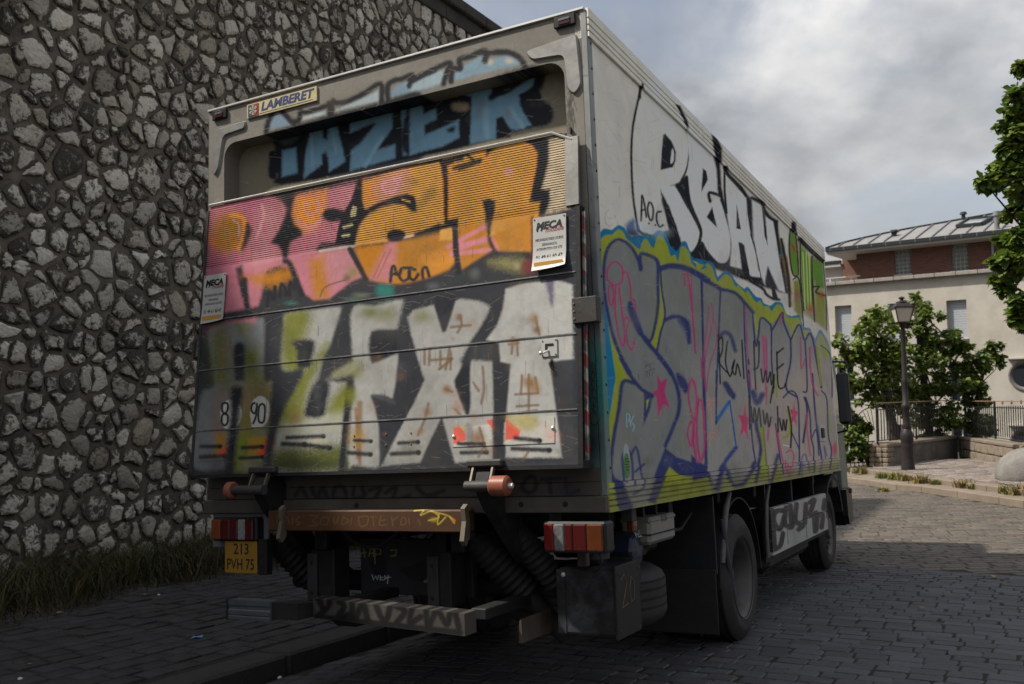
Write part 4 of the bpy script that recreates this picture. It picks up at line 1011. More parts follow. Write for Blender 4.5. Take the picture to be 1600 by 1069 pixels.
GREYP = mat('grey_box_paint', (0.20, 0.195, 0.18), 0.55, 0, .12, 8, 0, 60, (0.12,0.11,0.1), 6, .5)
RIMM = mat('wheel_rim', (0.075, 0.07, 0.068), 0.5, 0.3, .2, 9, .05, 40, (0.05,0.045,0.04), 7, .5)

truck = empty('delivery_truck', M=TM)
tag(truck, 'white box lorry covered in graffiti parked beside the rubble stone wall', 'truck')
def part(mb, name, m, parent=truck, smooth=None, label=None): return mb.build(name, m, parent, smooth, label)

# --- box body
o = part(MB().box((-.06, .055, .135), (0, 6.47, 2.268)), 'side_panel', S.mat, label='right side panel with white letters above a long grey and lime piece'); S.uv(o, 1, 2)
# rails along the panel: grooved profiles
def rail(name, z0, z1, steps, out=.012):
    prof = [(-.06, z0), (out, z0)]
    n = len(steps)
    for z in steps: prof += [(out, z-.005), (out-.009, z-.002), (out-.009, z+.003), (out, z+.006)]
    prof += [(out, z1), (-.06, z1)]
    mb = MB(); P = [(x, z) for x, z in prof]
    vs = [(x, 0.0, z) for x, z in P] + [(x, 6.49, z) for x, z in P]; k = len(P)
    fs = [tuple(range(k)), tuple(range(2*k-1, k-1, -1))] + [(i, i+k, (i+1) % k + k, (i+1) % k) for i in range(k)]
    return part(mb.add(vs, fs), name, S.mat)
S.uv(rail('bottom_rail', 0.0, 0.132, (.026, .052, .078, .104)), 1, 2)
S.uv(rail('top_rail', 2.271, H_, (2.30, 2.33, 2.365), .014), 1, 2)
part(MB().box((-W_, .055, 0.0), (-W_+.06, 6.47, H_-.01), .004), 'side_panel', WPAN)
part(MB().box((-W_+.06, .05, H_-.03), (-.06, 6.47, H_-.004)), 'roof', WPAN)
part(MB().box((-W_, 6.47, 0), (-.0, 6.53, H_-.002), .01), 'front_panel', WPAN)
part(MB().box((-W_+.06, .1, .0), (-.062, 6.46, .12)), 'floor', DARK)
# rear frame with round inner corners
def arc(cx, cy, r, a0, a1, n=6): return [(cx+r*math.cos(math.radians(a0+(a1-a0)*i/n)), cy+r*math.sin(math.radians(a0+(a1-a0)*i/n))) for i in range(n+1)]
inn = [(-2.375, 1.2)] + arc(-2.375+.09, 2.185-.09, .09, 180, 90) + arc(-.125-.09, 2.185-.09, .09, 90, 0) + [(-.125, 1.2)]
outp = [(-W_, 1.2), (-W_, H_), (-.03, H_), (-.03, 1.2)]
mb = MB()
vs = [(x, 0, z) for x, z in outp+inn] + [(x, .155, z) for x, z in outp+inn]; n1_ = len(outp); n2_ = len(inn); tot = n1_+n2_
fs = []
# front faces: left jamb, header fan, right jamb
half = n2_ // 2
fs.append((0, 1, *[n1_+i for i in range(half-1, -1, -1)]))
fs.append((1, 2, *[n1_+i for i in range(n2_-half, half-2, -1)]) if n2_ % 2 else (1, 2, n1_+half, n1_+half-1))
fs.append((2, 3, *[n1_+i for i in range(n2_-1, half-1, -1)]))
fr_ = list(fs); fs += [tuple(i+tot for i in f[::-1]) for f in fr_]
for i in range(n2_-1): fs.append((n1_+i, n1_+i+1, n1_+i+1+tot, n1_+i+tot))
for i in range(n1_-1): fs.append((i, i+tot, i+1+tot, i+1))
mb.add(vs, fs); o = part(mb, 'rear_frame', FR.mat); FR.uv(o, 0, 2)
part(MB().box((-W_, 0, .14), (-2.375, .10, 1.199)), 'door_jamb', ALU)
PO.uv(part(MB().box((-.125, 0, .14), (-.03, .10, 1.199)), 'door_jamb', PO.mat), 0, 2)
part(MB().box((-W_-.004, -.012, H_-.008), (-.005, .11, H_+.006), .003), 'roof_edge', ALUB)
o = part(MB().box((-2.43, .125, .2), (-.07, .165, 2.25)), 'roller_door', DO.mat); DO.uv(o, 0, 2)
for z in (1.16, 1.50, 1.85): part(MB().box((-2.42, .1205, z), (-.08, .1245, z+.008)), 'door_slat_joint', DARK)
# corner posts
for sx, nm in ((0, 'right'), (1, 'left')):
    x0, x1 = (-.028, .006) if sx == 0 else (-W_-.006, -W_+.0)
    p = PO.uv(part(MB().box((x0, -.004 if sx == 0 else .0, .075), (x1, .052, H_-.01), .004), 'corner_post', PO.mat if sx == 0 else ALU), 0, 2)
for k in range(17):
    z = .2 + k*.128
    part(MB().lathe([(0, .0075), (.003, .006), (.005, 0.0005)], (.006, .035, z), (1, 0, 0), 8), 'rivet', STEEL)
# embossed corner plates of the frame
def rounded(P, r=.02, n=4):
    out = []; m = len(P)
    for i in range(m):
        a = Vector(P[i-1]); b = Vector(P[i]); c = Vector(P[(i+1) % m]); d1 = (a-b); d2 = (c-b); rr = min(r, d1.length*.45, d2.length*.45)
        p1 = b+d1.normalized()*rr; p2 = b+d2.normalized()*rr
        for k in range(n+1):
            t = k/n; out.append(tuple((1-t)**2*p1+2*t*(1-t)*b+t*t*p2))
    return out
def emboss(P, name, y=-.0, h=.012):
    P = rounded(P, .03); c = Vector((sum(p[0] for p in P)/len(P), sum(p[1] for p in P)/len(P)))
    mb = MB(); n = len(P)
    ins = []
    for i in range(n):
        a = Vector(P[i-1]); b = Vector(P[(i+1) % n]); t = (b-a).normalized(); nn = Vector((t.y, -t.x)); ins.append(Vector(P[i]) + nn*.008)
    ar = sum(P[i][0]*P[(i+1) % n][1]-P[(i+1) % n][0]*P[i][1] for i in range(n))
    if ar > 0: ins = [Vector(P[i])*2-ins[i] for i in range(n)]
    vs = [(p[0], y, p[1]) for p in P] + [(p[0], y-h, p[1]) for p in ins]
    fs = [tuple(range(n, 2*n))] + [(i, (i+1) % n, n+(i+1) % n, n+i) for i in range(n)]
    return part(mb.add(vs, fs), name, ALU, smooth=50)
emboss([(-.335, 2.275), (-.045, 2.30), (-.03, 2.03), (-.075, 1.985), (-.115, 2.03), (-.125, 2.20), (-.30, 2.215)], 'corner_plate')
emboss([(-2.19, 2.30), (-2.45, 2.29), (-2.475, 2.04), (-2.445, 1.995), (-2.41, 2.04), (-2.37, 2.235), (-2.20, 2.245)], 'corner_plate')
# marker lights
REDL = mat('red_lens', (0.15, 0.010, 0.010), 0.2, 0, .1, 20, coat=.5); REDD = mat('dark_red_lens', (0.06, 0.008, 0.008), 0.25, coat=.4)
AMB = mat('amber_lens', (0.085, 0.024, 0.008), 0.25, 0, .15, 30, coat=.4); CLR = mat('clear_lens', (0.13, 0.13, 0.13), 0.25, 0, .45, 60, coat=.5)
for x0, x1 in ((-.165, -.05), (-2.46, -2.345)):
    m_ = part(MB().box((x0, -.018, 2.345), (x1, -.001, 2.402), .004), 'marker_light', BLK_P)
    xm0, xm1 = x0+.026, x1-.026
    part(MB().box((xm0, -.023, 2.374), (xm1, -.0185, 2.386), .002), 'lens', CLR, m_); part(MB().box((xm0, -.022, 2.355), (xm1, -.0185, 2.372), .002), 'lens', mat('marker_red', (.05,.008,.01), .3), m_)
# maker's badge: yellow plate, blue and red square with snowflake, name
YEL = mat('badge_yellow', (0.50, 0.43, 0.22), 0.45, 0, .1, 20); NAVY = mat('badge_blue', (0.03, 0.045, 0.14), 0.5); BRED = mat('badge_red', (0.24, 0.03, 0.035), 0.5)
bd = part(MB().box((-2.185, -.010, 2.302), (-1.655, -.001, 2.388), .002), 'badge', YEL)
part(MB().box((-2.172, -.0125, 2.309), (-2.132, -.0101, 2.381)), 'emblem_half', NAVY, bd); part(MB().box((-2.1318, -.0125, 2.309), (-2.092, -.0101, 2.381)), 'emblem_half', BRED, bd)
mb = MB(); c0 = Vector((-2.132, -.0135, 2.345))
for k in range(6):
    a = math.pi/2 + k*math.pi/3; d = Vector((math.cos(a), 0, math.sin(a))); s_ = Vector((-d.z, 0, d.x))
    mb.tube([c0+d*.004, c0+d*.031], .0022, 4)
    for t in (.014, .022):
        mb.tube([c0+d*t, c0+d*(t+.008)+s_*.009], .0016, 4); mb.tube([c0+d*t, c0+d*(t+.008)-s_*.009], .0016, 4)
part(mb, 'snowflake', mat('badge_cream', (0.6, 0.56, 0.42), 0.5), bd)
def RX(x, y, z, lean=0.0): return Matrix.Translation((x, y, z)) @ Matrix.Rotation(math.pi/2+lean, 4, 'X')
text_mb('LAMBERET', .072, RX(-1.872, -.0105, 2.350), NAVY, bd, bold=.0032, shear=.18, width=.40)
part(MB().box((-2.085, -.0112, 2.313), (-1.685, -.0101, 2.3155)), 'underline', NAVY, bd)

# --- raised lift platform
PLY = plat_y
def pz(z, d=0.0): return PLY(z) - d
def slab(x0, x1, z0, z1, th=.05, proud=0.0, ch=0.0):
    a0, a1 = pz(z0, proud), pz(z1, proud)
    vs = [(x0,a0,z0),(x1,a0,z0),(x1,a1,z1),(x0,a1,z1),(x0,a0+th,z0),(x1,a0+th,z0),(x1,a1+th,z1),(x0,a1+th,z1)]
    return MB().add(vs, [(0,1,2,3),(4,7,6,5),(0,4,5,1),(1,5,6,2),(2,6,7,3),(3,7,4,0)])
PX0, PX1 = -2.462, -.075
mb = MB()                                  # ribbed upper panel: a corrugated sheet
zt, zb = 1.805, 1.428; nr = 30; pr = []
for i in range(nr):
    za = zb + (zt-zb)*i/nr; dz = (zt-zb)/nr
    pr += [(za, 0.0), (za+dz*.60, 0.0), (za+dz*.63, .022), (za+dz*.97, .022)]
pr.append((zt, 0.0))
lft = [(PX0, pz(z)+d, z) for z, d in pr]
def xr(z): return PX1 if z < 1.768 else PX1 - (z-1.768)/.06*.105
rgt = [(xr(z), pz(z)+d, z) for z, d in pr]
n = len(pr)
mb.add(lft+rgt, [(i, n+i, n+i+1, i+1) for i in range(n-1)])
k0 = len(mb.v); mb.add([(PX0, pz(zb)+.03, zb), (PX1, pz(zb)+.03, zb), (xr(zt), pz(zt)+.03, zt), (PX0, pz(zt)+.03, zt)], [(0, 3, 2, 1)])
plat = empty('lift_platform'); plat.parent = truck
lp = part(mb, 'ribbed_panel', C.mat, plat); C.uv(lp, 0, 2)
for (za, zb_) in ((1.112, 1.4255), (.820, 1.108), (.472, .816), (.222, .468)):
    o = part(slab(PX0, PX1, za, zb_), 'platform_panel', C.mat, plat); C.uv(o, 0, 2)
for z in (1.110, .818, .470):              # thin folded lips between the panels
    part(slab(PX0, PX1, z-.002, z+.004, .02, .004), 'seam_lip', mat('seam_metal', (.20,.2,.195), .4, .4, .5, 14), plat)
part(MB().tube([(PX0, pz(1.815)-.004, 1.815), (-.19, pz(1.815)-.004, 1.815), (-.085, pz(1.762)-.002, 1.762)], .007, 6), 'top_edge', ALUB, plat)
part(slab(PX0-.02, PX0-.001, .222, 1.78, .07, .004), 'edge_profile', STEEL, plat)
part(slab(PX1+.001, PX1+.025, .222, 1.43, .09, .002), 'edge_profile', DARK, plat)
part(slab(PX1-.045, PX1+.022, 1.435, 1.775, .02, .006), 'edge_plate', ALU, plat)
part(slab(PX0-.02, PX1+.025, .205, .221, .12, .006), 'bottom_edge', DARK, plat)
part(slab(PX1-.028, PX1-.022, 1.80, 1.83, .03, -.01), 'hook', BLK_P, plat)
part(MB().box((-.060, .005, 1.755), (-.03, .02, 1.83), .003), 'rubber_stop', BLK_P)
# red and white warning tape on the platform edge
def tape_mat():
    m = mat('warning_tape', (0.5, 0.5, 0.48), 0.4); N = m.node_tree.nodes; L = m.node_tree.links
    t = N.new('ShaderNodeTexCoord'); w = N.new('ShaderNodeTexWave'); w.wave_type = 'BANDS'; w.bands_direction = 'DIAGONAL'; w.inputs['Scale'].default_value = 4.5
    w.inputs['Distortion'].default_value = 0.6
    r = N.new('ShaderNodeValToRGB'); r.color_ramp.elements[0].color = (.15,.018,.02,1); r.color_ramp.elements[1].color = (.20,.185,.175,1)
    r.color_ramp.elements[0].position = .49; r.color_ramp.elements[1].position = .53
    n = N.new('ShaderNodeTexNoise'); n.inputs['Scale'].default_value = 18; n.inputs['Detail'].default_value = 6
    r2 = N.new('ShaderNodeValToRGB'); r2.color_ramp.elements[0].position = .46; r2.color_ramp.elements[1].position = .56
    mx = N.new('ShaderNodeMix'); mx.data_type = 'RGBA'; mx.inputs[7].default_value = (.05,.06,.06,1)
    L.new(t.outputs['Object'], w.inputs[0]); L.new(t.outputs['Object'], n.inputs[0]); L.new(w.outputs[0], r.inputs[0]); L.new(n.outputs[0], r2.inputs[0])
    L.new(r2.outputs[0], mx.inputs[0]); L.new(r.outputs[0], mx.inputs[6]); L.new(mx.outputs[2], N['Principled BSDF'].inputs['Base Color'])
    return m
part(slab(PX1+.030, PX1+.046, .24, 1.40, .012, -.012), 'warning_tape', tape_mat(), plat)
part(MB().box((-.088, -.112, .862), (.036, -.060, .982), .004), 'hinge_plate', STEEL)
for z in (.885, .92, .955): part(MB().lathe([(0,.006),(.004,.004)], (-.078, -.112, z), (0,-1,0), 8), 'bolt', ALU)
# bolts along the panels
for x in (-1.33, -1.13, -.98): 
    for z in (.40, .345): part(MB().lathe([(0,.006),(.004,.004)], (x, pz(z), z), (0,-1,0), 8), 'bolt', ALU, plat)
# hazard plate with two round bolts
o = part(slab(-.736, -.190, .322, .442, .004, .0035), 'hazard_plate', C.mat, plat, label='red and white striped plate on the platform'); C.uv(o, 0, 2)
for x, z in ((-.728, .372), (-.198, .39)): part(MB().lathe([(0,.009),(.004,.008),(.007,.003)], (x, pz(z, .004), z), (0,-1,0), 10), 'bolt', ALUB, plat)
o = part(slab(-2.42, -2.17, .30, .40, .003, .003), 'hazard_plate', C.mat, plat); C.uv(o, 0, 2)
# door latch plate with a slot and ball handle
lt = part(slab(-.252, -.172, .722, .802, .006, .006), 'latch_plate', SIGNW, plat)
def LP(x, z, d): return (x, pz(z, d), z)
mbk = MB().box((-.232, pz(.77)-.0085, .772), (-.19, pz(.77)-.0065, .782)); mbk.box((-.232, pz(.76)-.0088, .752), (-.222, pz(.76)-.0066, .7719)); mbk.build('slot', INK, lt)
part(MB().tube([LP(-.215, .75, .006), LP(-.225, .742, .02), LP(-.238, .735, .028)], .005, 6), 'handle', ALUB, lt)
part(MB().lathe([(0,.001),(.003,.008),(.010,.011),(.017,.008),(.02,.001)], LP(-.242, .738, .022), (0,-1,0), 10), 'knob', ALUB, lt, smooth=60)
for x, z in ((-.246,.796),(-.178,.796),(-.246,.728),(-.178,.728)): part(MB().lathe([(0,.004),(.003,.003)], LP(x, z, .006), (0,-1,0), 8), 'screw', STEEL, lt)

# --- two advertising plates of a repair firm
MRED = mat('sign_red', (0.28, 0.035, 0.05), 0.5); MYEL = mat('sign_yellow', (0.50, 0.27, 0.045), 0.5)
def ad_sign(x0, z0, x1, z1, curl, label):
    n = 10; mb = MB(); vs = []
    for j in range(n+1):
        z = z1 + (z0-z1)*j/n; t = j/n
        for i in range(5):
            x = x0 + (x1-x0)*i/4
            off = .010 + curl*max(0, t-.55)**2*2
            zz = z + (.012*(i/4)**2 if j == n else 0)
            vs.append((x, pz(zz, off), zz))
    fs = [(j*5+i, j*5+i+1, (j+1)*5+i+1, (j+1)*5+i) for j in range(n) for i in range(4)]
    mb.add(vs, fs); k = len(vs); mb.add([(v[0], v[1]+.003, v[2]) for v in vs], [f[::-1] for f in fs])
    s_ = part(mb, 'advertising_plate', SIGNW, truck, smooth=60, label=label)
    w = x1-x0; cx_ = (x0+x1)/2; lean = math.atan2(PL_T-PL_B, PL_ZT-PL_ZB)
    def TX(fz, x=None): z = z1 + (z0-z1)*fz; return RX(cx_ if x is None else x, pz(z, .0106+curl*max(0, fz-.55)**2*2), z, -lean)
    text_mb('MECA', .048*w/.17, TX(.175), INK, s_, bold=.0026, shear=.18, width=w*.80)
    text_mb('mobile', .034*w/.17, TX(.26, cx_+w*.16), MRED, s_, bold=.0002, shear=.35, width=w*.56)
    for dx in (-.36, -.24): part(MB().lathe([(0,.005),(.001,.005)], (cx_+dx*w, pz(z1+(z0-z1)*.25, .0102), z1+(z0-z1)*.25), (0,-1,0), 8), 'dot', INK, s_)
    for f_, tx_, wd in ((.43, 'MECANIQUE POIDS LOURDS', .84), (.525, 'DEPANNAGE &', .44), (.61, 'INTERVENTION SUR SITE', .76)): text_mb(tx_, .0185*w/.17, TX(f_), INK, s_, width=w*wd)
    text_mb('01 49 61 60 47', .029*w/.17, TX(.765), INK, s_, bold=.0003, width=w*.80)
    zz = z1+(z0-z1)*.905; hh = .014
    ys = pz(zz, .0112+curl*.355**2*2)
    part(MB().box((x0+.012, ys-.001, zz-hh), (x1-.012, ys, zz+hh)), 'yellow_band', MYEL, s_)
    for x in (x0+.009, x1-.009): part(MB().lathe([(0,.0045),(.002,.003)], (x, pz(z1-.010, .0105), z1-.010), (0,-1,0), 8), 'screw', STEEL, s_)
ad_sign(-.292, 1.135, -.118, 1.398, .05, 'white advertising plate on the right of the platform')
ad_sign(-2.46, 1.092, -2.287, 1.380, .02, 'white advertising plate on the left of the platform')

# --- rear sill, skirt and underrun gear
part(MB().box((-W_, -.028, 0.0), (.004, .05, .074), .004), 'rear_sill', SIL)
SK.uv(part(MB().box((-W_+.01, -.006, .076), (-.028, .04, .138), .003), 'skirt_plate', SK.mat), 0, 2); SK.uv(part(MB().box((-W_+.01, -.003, .1385), (-.028, .04, .205), .003), 'skirt_plate', SK.mat), 0, 2)
for x in (-.43, -.2, -1.4): part(MB().lathe([(0,.014),(.004,.012)], (x, -.028, .04), (0,-1,0), 10), 'bolt', DARK)
for x in (-1.75, -.88): part(MB().box((x, .05, -.20), (x+.08, 8.0, -.001), .006), 'chassis_rail', DARK)
for y in (.3, 1.2, 2.2, 3.2, 4.4, 5.6): part(MB().box((-2.4, y, -.10), (-.12, y+.07, -.002), .004), 'cross_member', DARK)
o = part(MB().box((-1.915, -.13, -.085), (-.685, -.03, .022), .006), 'rusty_beam', BE.mat, label='rusty brown beam with scratched writing'); BE.uv(o, 0, 2)
# lift arms, lugs and orange rollers
for xc, d in ((-.55, 1), (-1.93, -1)):
    mb = MB(); mb.prism([(-.17, .20), (-.20, .13), (-.12, .02), (.18, -.25), (.55, -.46), (.62, -.40), (.22, -.14), (.02, .12), (-.06, .21)], 0, xc-.035, xc+.035)
    part(mb, 'lift_arm', DARK)
    for dx in (-.055, .05):
        part(MB().prism([(-.155, .255), (-.20, .16), (-.215, .13), (-.20, .118), (-.185, .15), (-.13, .245)], 0, xc+dx-.005, xc+dx+.005), 'hinge_lug', mat('worn_steel', (.15,.125,.095), .5, .4, .3, 14))
    part(MB().box((xc-.09, -.175, .222), (xc+.10, -.130, .258), .008), 'hinge_block', STEEL)
    part(MB().cyl((xc-.075 if d > 0 else xc-.154, -.205, .135), (xc+.06, -.205, .135), .026, n=12), 'hinge_pin', STEEL, smooth=40)
    xa = xc+(.062 if d > 0 else .155)*d; xb = xc+(.155 if d > 0 else .20)*d
    part(MB().lathe([(0,.040),(.008,.047),(abs(xb-xa)-.01,.047),(abs(xb-xa),.036)], (xa, -.205, .135), (d, 0, 0), 18), 'roller', ORNG, smooth=40)
    part(MB().lathe([(0,.014),(.02,.012),(.022,.004)], (xb, -.205, .135), (d, 0, 0), 8), 'roller_bolt', ALUB)
    mb = MB(); mb.prism([(-.16, .03), (-.13, .05), (-.115, -.02), (-.12, -.11), (-.15, -.145), (-.175, -.12), (-.15, -.03)], 0, xc-.125*d-.012, xc-.125*d+.012)
    part(mb, 'side_strap', mat('worn_steel', (.15,.125,.095), .5, .4, .3, 14))
BELR = mat('bellows_rubber', (0.017, 0.016, 0.015), .7, 0, .3, 9)
def bellows(a, b, r, n, tail):
    a = Vector(a); b = Vector(b); d = (b-a); L = d.length; prof = [(0, r*.55), (.01, r*.6)]
    for i in range(n):
        t = L*(i+.3)/n; prof += [(t, r*(.70+.18*min(1, i/3))), (t+L/n*.5, r*(.92+.16*min(1, i/3)))]
    prof += [(L, r*.8), (L+.02, r*.62), (L+tail, r*.62)]
    part(MB().lathe(prof, a, d, 20), 'rubber_bellows', BELR, smooth=25)
bellows((-.78, .12, -.13), (-.58, .28, -.42), .075, 11, .30)
bellows((-.575, .12, -.055), (-.42, .30, -.36), .066, 11, .32)
bellows((-2.10, .12, -.16), (-1.93, .30, -.42), .075, 10, .15)
part(MB().cyl((-.60, -.05, .02), (-.575, .12, -.055), .026, n=10), 'piston_rod', STEEL, smooth=40)
part(MB().cyl((-.80, -.05, -.03), (-.78, .12, -.13), .026, n=10), 'piston_rod', STEEL, smooth=40)
part(MB().cyl((-2.13, -.05, -.05), (-2.10, .12, -.16), .026, n=10), 'piston_rod', STEEL, smooth=40)
part(MB().cyl((-2.3, .56, -.43), (-.2, .56, -.43), .06, n=12), 'lift_shaft', DARK, smooth=40)
# tail lights
def tail_light(x0, x1, z0, z1, segs, y=-.06):
    hs = part(MB().box((x0-.01, y+.001, z0-.01), (x1+.01, y+.10, z1+.01), .01), 'tail_light', BLK_P)
    for a, b, m_ in segs:
        mb = MB().box((x0+(x1-x0)*a+.001, y-.018, z0), (x0+(x1-x0)*b-.001, y, z1), .006)
        part(mb, 'lens', m_, hs)
        xm = x0+(x1-x0)*(a+b)/2
        part(MB().lathe([(0,.003),(.0025,.0025)], (xm, y-.018, z0+.012), (0,-1,0), 6), 'screw', STEEL, hs)
tail_light(-.295, .0, -.168, -.047, [(0, .17, REDL), (.17, .36, CLR), (.36, .5, REDD), (.5, .73, REDD), (.73, 1.0, AMB)])
tail_light(-2.39, -2.075, -.142, -.030, [(0, .22, mat('dull_amber', (.16,.045,.015), .3, 0, .15, 30)), (.22, .45, REDD), (.45, .64, REDD), (.64, .81, mat('dull_clear', (.2,.2,.2), .3, 0, .3, 60)), (.81, 1.0, REDD)])
part(MB().tube([(-.04, -.03, -.17), (-.03, -.02, -.22), (-.06, .0, -.26), (-.10, .03, -.27)], .005, 5), 'cable', BLK_P)
part(MB().box((-2.45, .0, -.19), (-2.03, .012, .0)), 'light_bracket', mat('grey_bracket', (.12,.125,.14), .6, 0, .2, 6))
# number plate
NPY = mat('plate_yellow', (0.27, 0.145, 0.018), 0.45, 0, .12, 20, 0, 60, (0.2,0.12,0.03), 10, .5)
npl = part(MB().box((-2.30, -.058, -.325), (-2.062, -.050, -.150), .003), 'number_plate', NPY)
text_mb('213', .083, RX(-2.175, -.0583, -.195), INK, npl, bold=.001, sx=.95)
text_mb('PVH 75', .083, RX(-2.181, -.0585, -.278), INK, npl, bold=.001, sx=.80)
part(MB().box((-2.06, -.05, -.33), (-2.0, .0, -.14), .004), 'plate_bracket', DARK)
# hitch posts and cross plate
for x0, x1 in ((-1.80, -1.64), (-1.02, -.90)):
    p = part(MB().box((x0, .08, -.475), (x1, .22, -.20), .006), 'bumper_post', STEEL if False else DARK)
    part(MB().box((x0-.01, .06, -.475), (x0+.055, .0795, -.22), .004), 'post_flange', mat('post_steel', (.035,.035,.036), .6, .2, .3, 8), p)
    for z in (-.27, -.43): part(MB().lathe([(0,.012),(.003,.010)], (x0+.022, .06, z), (0,-1,0), 10), 'bolt_hole', INK, p)
    part(MB().box((x0+.03, .09, -.2), (x1-.03, .2, .0)), 'post_top', DARK, p)
cpl = part(MB().box((-1.63, .30, -.46), (-.9, .34, -.16), .004), 'cross_plate', mat('cross_plate_steel', (.030,.030,.032), .6, .2, .3, 8))
CHK = mat('yellow_chalk', (.26,.23,.10), .9); CHW = mat('white_chalk', (.42,.46,.48), .9)
part(MB().lathe([(0,.055),(.004,.05)], (-1.50, .299, -.31), (0,-1,0), 16), 'hole', INK, cpl)
part(MB().prism([(-1.36,-.33),(-1.2,-.27),(-1.05,-.28),(-.95,-.33),(-1.1,-.40),(-1.3,-.37)], 1, .2955, .2995), 'hole', INK, cpl)
def chalk(strokes, m_, y=.296, r=.0035):
    mb = MB()
    for q in strokes: mb.tube([(x, y, z) for x, z in q], r, 4)
    part(mb, 'chalk_writing', m_, cpl)['kind'] = 'stuff'
def P3(pts, y): 
    out = []
    for px, py in pts:
        r_ = RWT.T @ ray(290+px/2.4242, 700+py/2.4242); k_ = (y-CAM_T[1])/r_[1]; p_ = CAM_T+r_*k_; out.append((p_[0], p_[2]))
    return out
chalk([P3(q, .296) for q in ([(660,385),(665,412)],[(675,380),(680,415)],[(658,400),(685,395)],[(695,412),(700,382),(712,382),(712,412)],[(697,400),(712,398)],[(718,440),(718,380),(740,385),(738,402),(718,404)],[(775,388),(800,386),(795,410)],[(775,410),(795,408)])], CHK)
chalk([P3(q, .296) for q in ([(706,480),(712,500),(720,485),(726,500),(732,482)],[(738,482),(738,500),(750,500)],[(738,490),(748,490)],[(755,482),(755,500)],[(756,494),(765,494)],[(768,482),(765,515)],[(760,490),(777,490)],[(916,492),(918,520)],[(930,492),(918,506),(930,520)])], CHW)
part(MB().box((-1.19, .27, -.385), (-1.09, .29, -.375), .002, None), 'slider', ALU, cpl)
# bumper (underrun) bar, set slightly askew
vs = []
def by(x): return -.27-(x+1.49)*.165
for x in (-1.49, -.515):
    for y in (0, .10):
        for z in (-.495, -.40): vs.append((x, by(x)+y, z-.003*(x+1.49)))
fsb = [(0,1,5,4),(2,6,7,3),(0,4,6,2),(1,3,7,5),(0,2,3,1),(4,5,7,6)]
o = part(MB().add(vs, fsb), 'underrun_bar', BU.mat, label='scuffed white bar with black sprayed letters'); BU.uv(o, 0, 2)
part(MB().prism([(-1.45,-.49),(-1.38,-.535),(-1.26,-.535),(-1.22,-.495)], 1, -.22, -.10), 'tow_eye', DARK)
for x in (-1.45, -.62): part(MB().box((x, -.2, -.47), (x+.08, .3, -.42), .004), 'bar_bracket', DARK)
# left end piece of the underrun bar
mb = MB(); yz = [(-.40, -.405), (-.40, -.43), (-.395, -.435), (-.395, -.45), (-.40, -.455), (-.40, -.475), (-.395, -.48), (-.40, -.485), (-.40, -.50), (-.33, -.50), (-.33, -.405)]
mb.prism(yz, 0, -1.93, -1.655)
part(mb, 'bumper_end', mat('grey_aluminium_profile', (.11,.13,.145), .45, .5, .15, 12))
part(MB().prism([(-.385,-.41),(-.24,-.42),(-.24,-.49),(-.385,-.49)], 0, -1.651, -1.49), 'bumper_arm', DARK)
part(MB().box((-1.945, -.402, -.505), (-1.931, -.33, -.40), .003), 'end_cap', BLK_P)
# --- gear hanging below the right side
tb = part(MB().box((-.345, .17, -.585), (-.05, .47, -.272), .012), 'battery_box', mat('box_black', (.020,.020,.021), .45, .1, .3, 9, .08, 12, (.16,.18,.20), 6, .35))
part(MB().box((-.352, .166, -.58), (-.31, .169, -.28)), 'box_flange', mat('box_black', (.02,)*3), tb); part(MB().box((-.06, .164, -.60), (-.045, .48, -.262), .003), 'box_lid', mat('box_lid_steel', (.017,.0165,.016), .6, .1, .3, 9), tb)
part(MB().lathe([(0,.012),(.006,.010),(.01,.002)], (-.315, .165, -.305), (0,-1,0), 10), 'bolt', ALUB, tb)
part(MB().prism([(-.47,-.60),(-.465,-.50),(-.455,-.49),(-.45,-.60)], 1, -.02, .3), 'angle_bracket', mat('brown_steel', (.085,.065,.05), .6, .2, .3, 9))
sp = empty('spare_wheel'); sp.parent = truck
prof = [(0, .27), (.0, .37), (.025, .41), (.05, .425)]
for k in range(4): z_k = .06+k*.045; prof += [(z_k, .43), (z_k+.03, .43), (z_k+.032, .418), (z_k+.042, .418)]
prof += [(.235, .425), (.26, .41), (.285, .37), (.285, .27)]
part(MB().lathe(prof, (-.475, .80, -.63), (0, 0, 1), 36, False), 'tyre', RUB, sp, smooth=35)
part(MB().lathe([(.02,.28),(.06,.24),(.10,.12),(.11,.03)], (-.475, .80, -.63), (0,0,1), 24, False), 'rim', RIMM, sp, smooth=40)
tk = MB().lathe([(0,.03),(.012,.085),(.02,.095),(.22,.095),(.235,.085),(.245,.03)], (-.345, .64, -.235), (1,0,0), 8); part(tk, 'air_tank', mat('dark_blue_tank', (.018,.028,.055), .35, 0, .2, 9, 0, 60, (.12,.08,.05), 9, .4))
gb = part(MB().box((-.22, .68, -.215), (-.05, 1.09, -.075), .018), 'control_box', GREYP)
part(MB().box((-.225, .675, -.105), (-.045, 1.095, -.072), .012), 'box_cover', GREYP, gb); part(MB().box((-.224, .676, -.165), (-.046, 1.094, -.158)), 'seam', DARK, gb)
text_mb('ROB', .05, Matrix.Translation((-.0445, .89, -.09)) @ Matrix.Rotation(math.pi/2, 4, 'Z') @ Matrix.Rotation(math.pi/2, 4, 'X'), STEEL, gb)
for y_ in (.72, .92): part(MB().box((-.19, y_, -.08), (-.10, y_+.03, .0)), 'box_strap', DARK, gb)
part(MB().box((-.07, .40, -.125), (-.035, .46, -.065), .006), 'side_marker', AMB)
part(MB().box((-.09, .38, -.07), (-.03, .44, .0), .004), 'marker_bracket', STEEL)
CHW2 = CHW
mbt = MB()
def TG(pts, x=-.1):
    out = []
    for px, py in pts:
        out.append((-.098+0*px, .40+.0008*0+px, py))
    return out
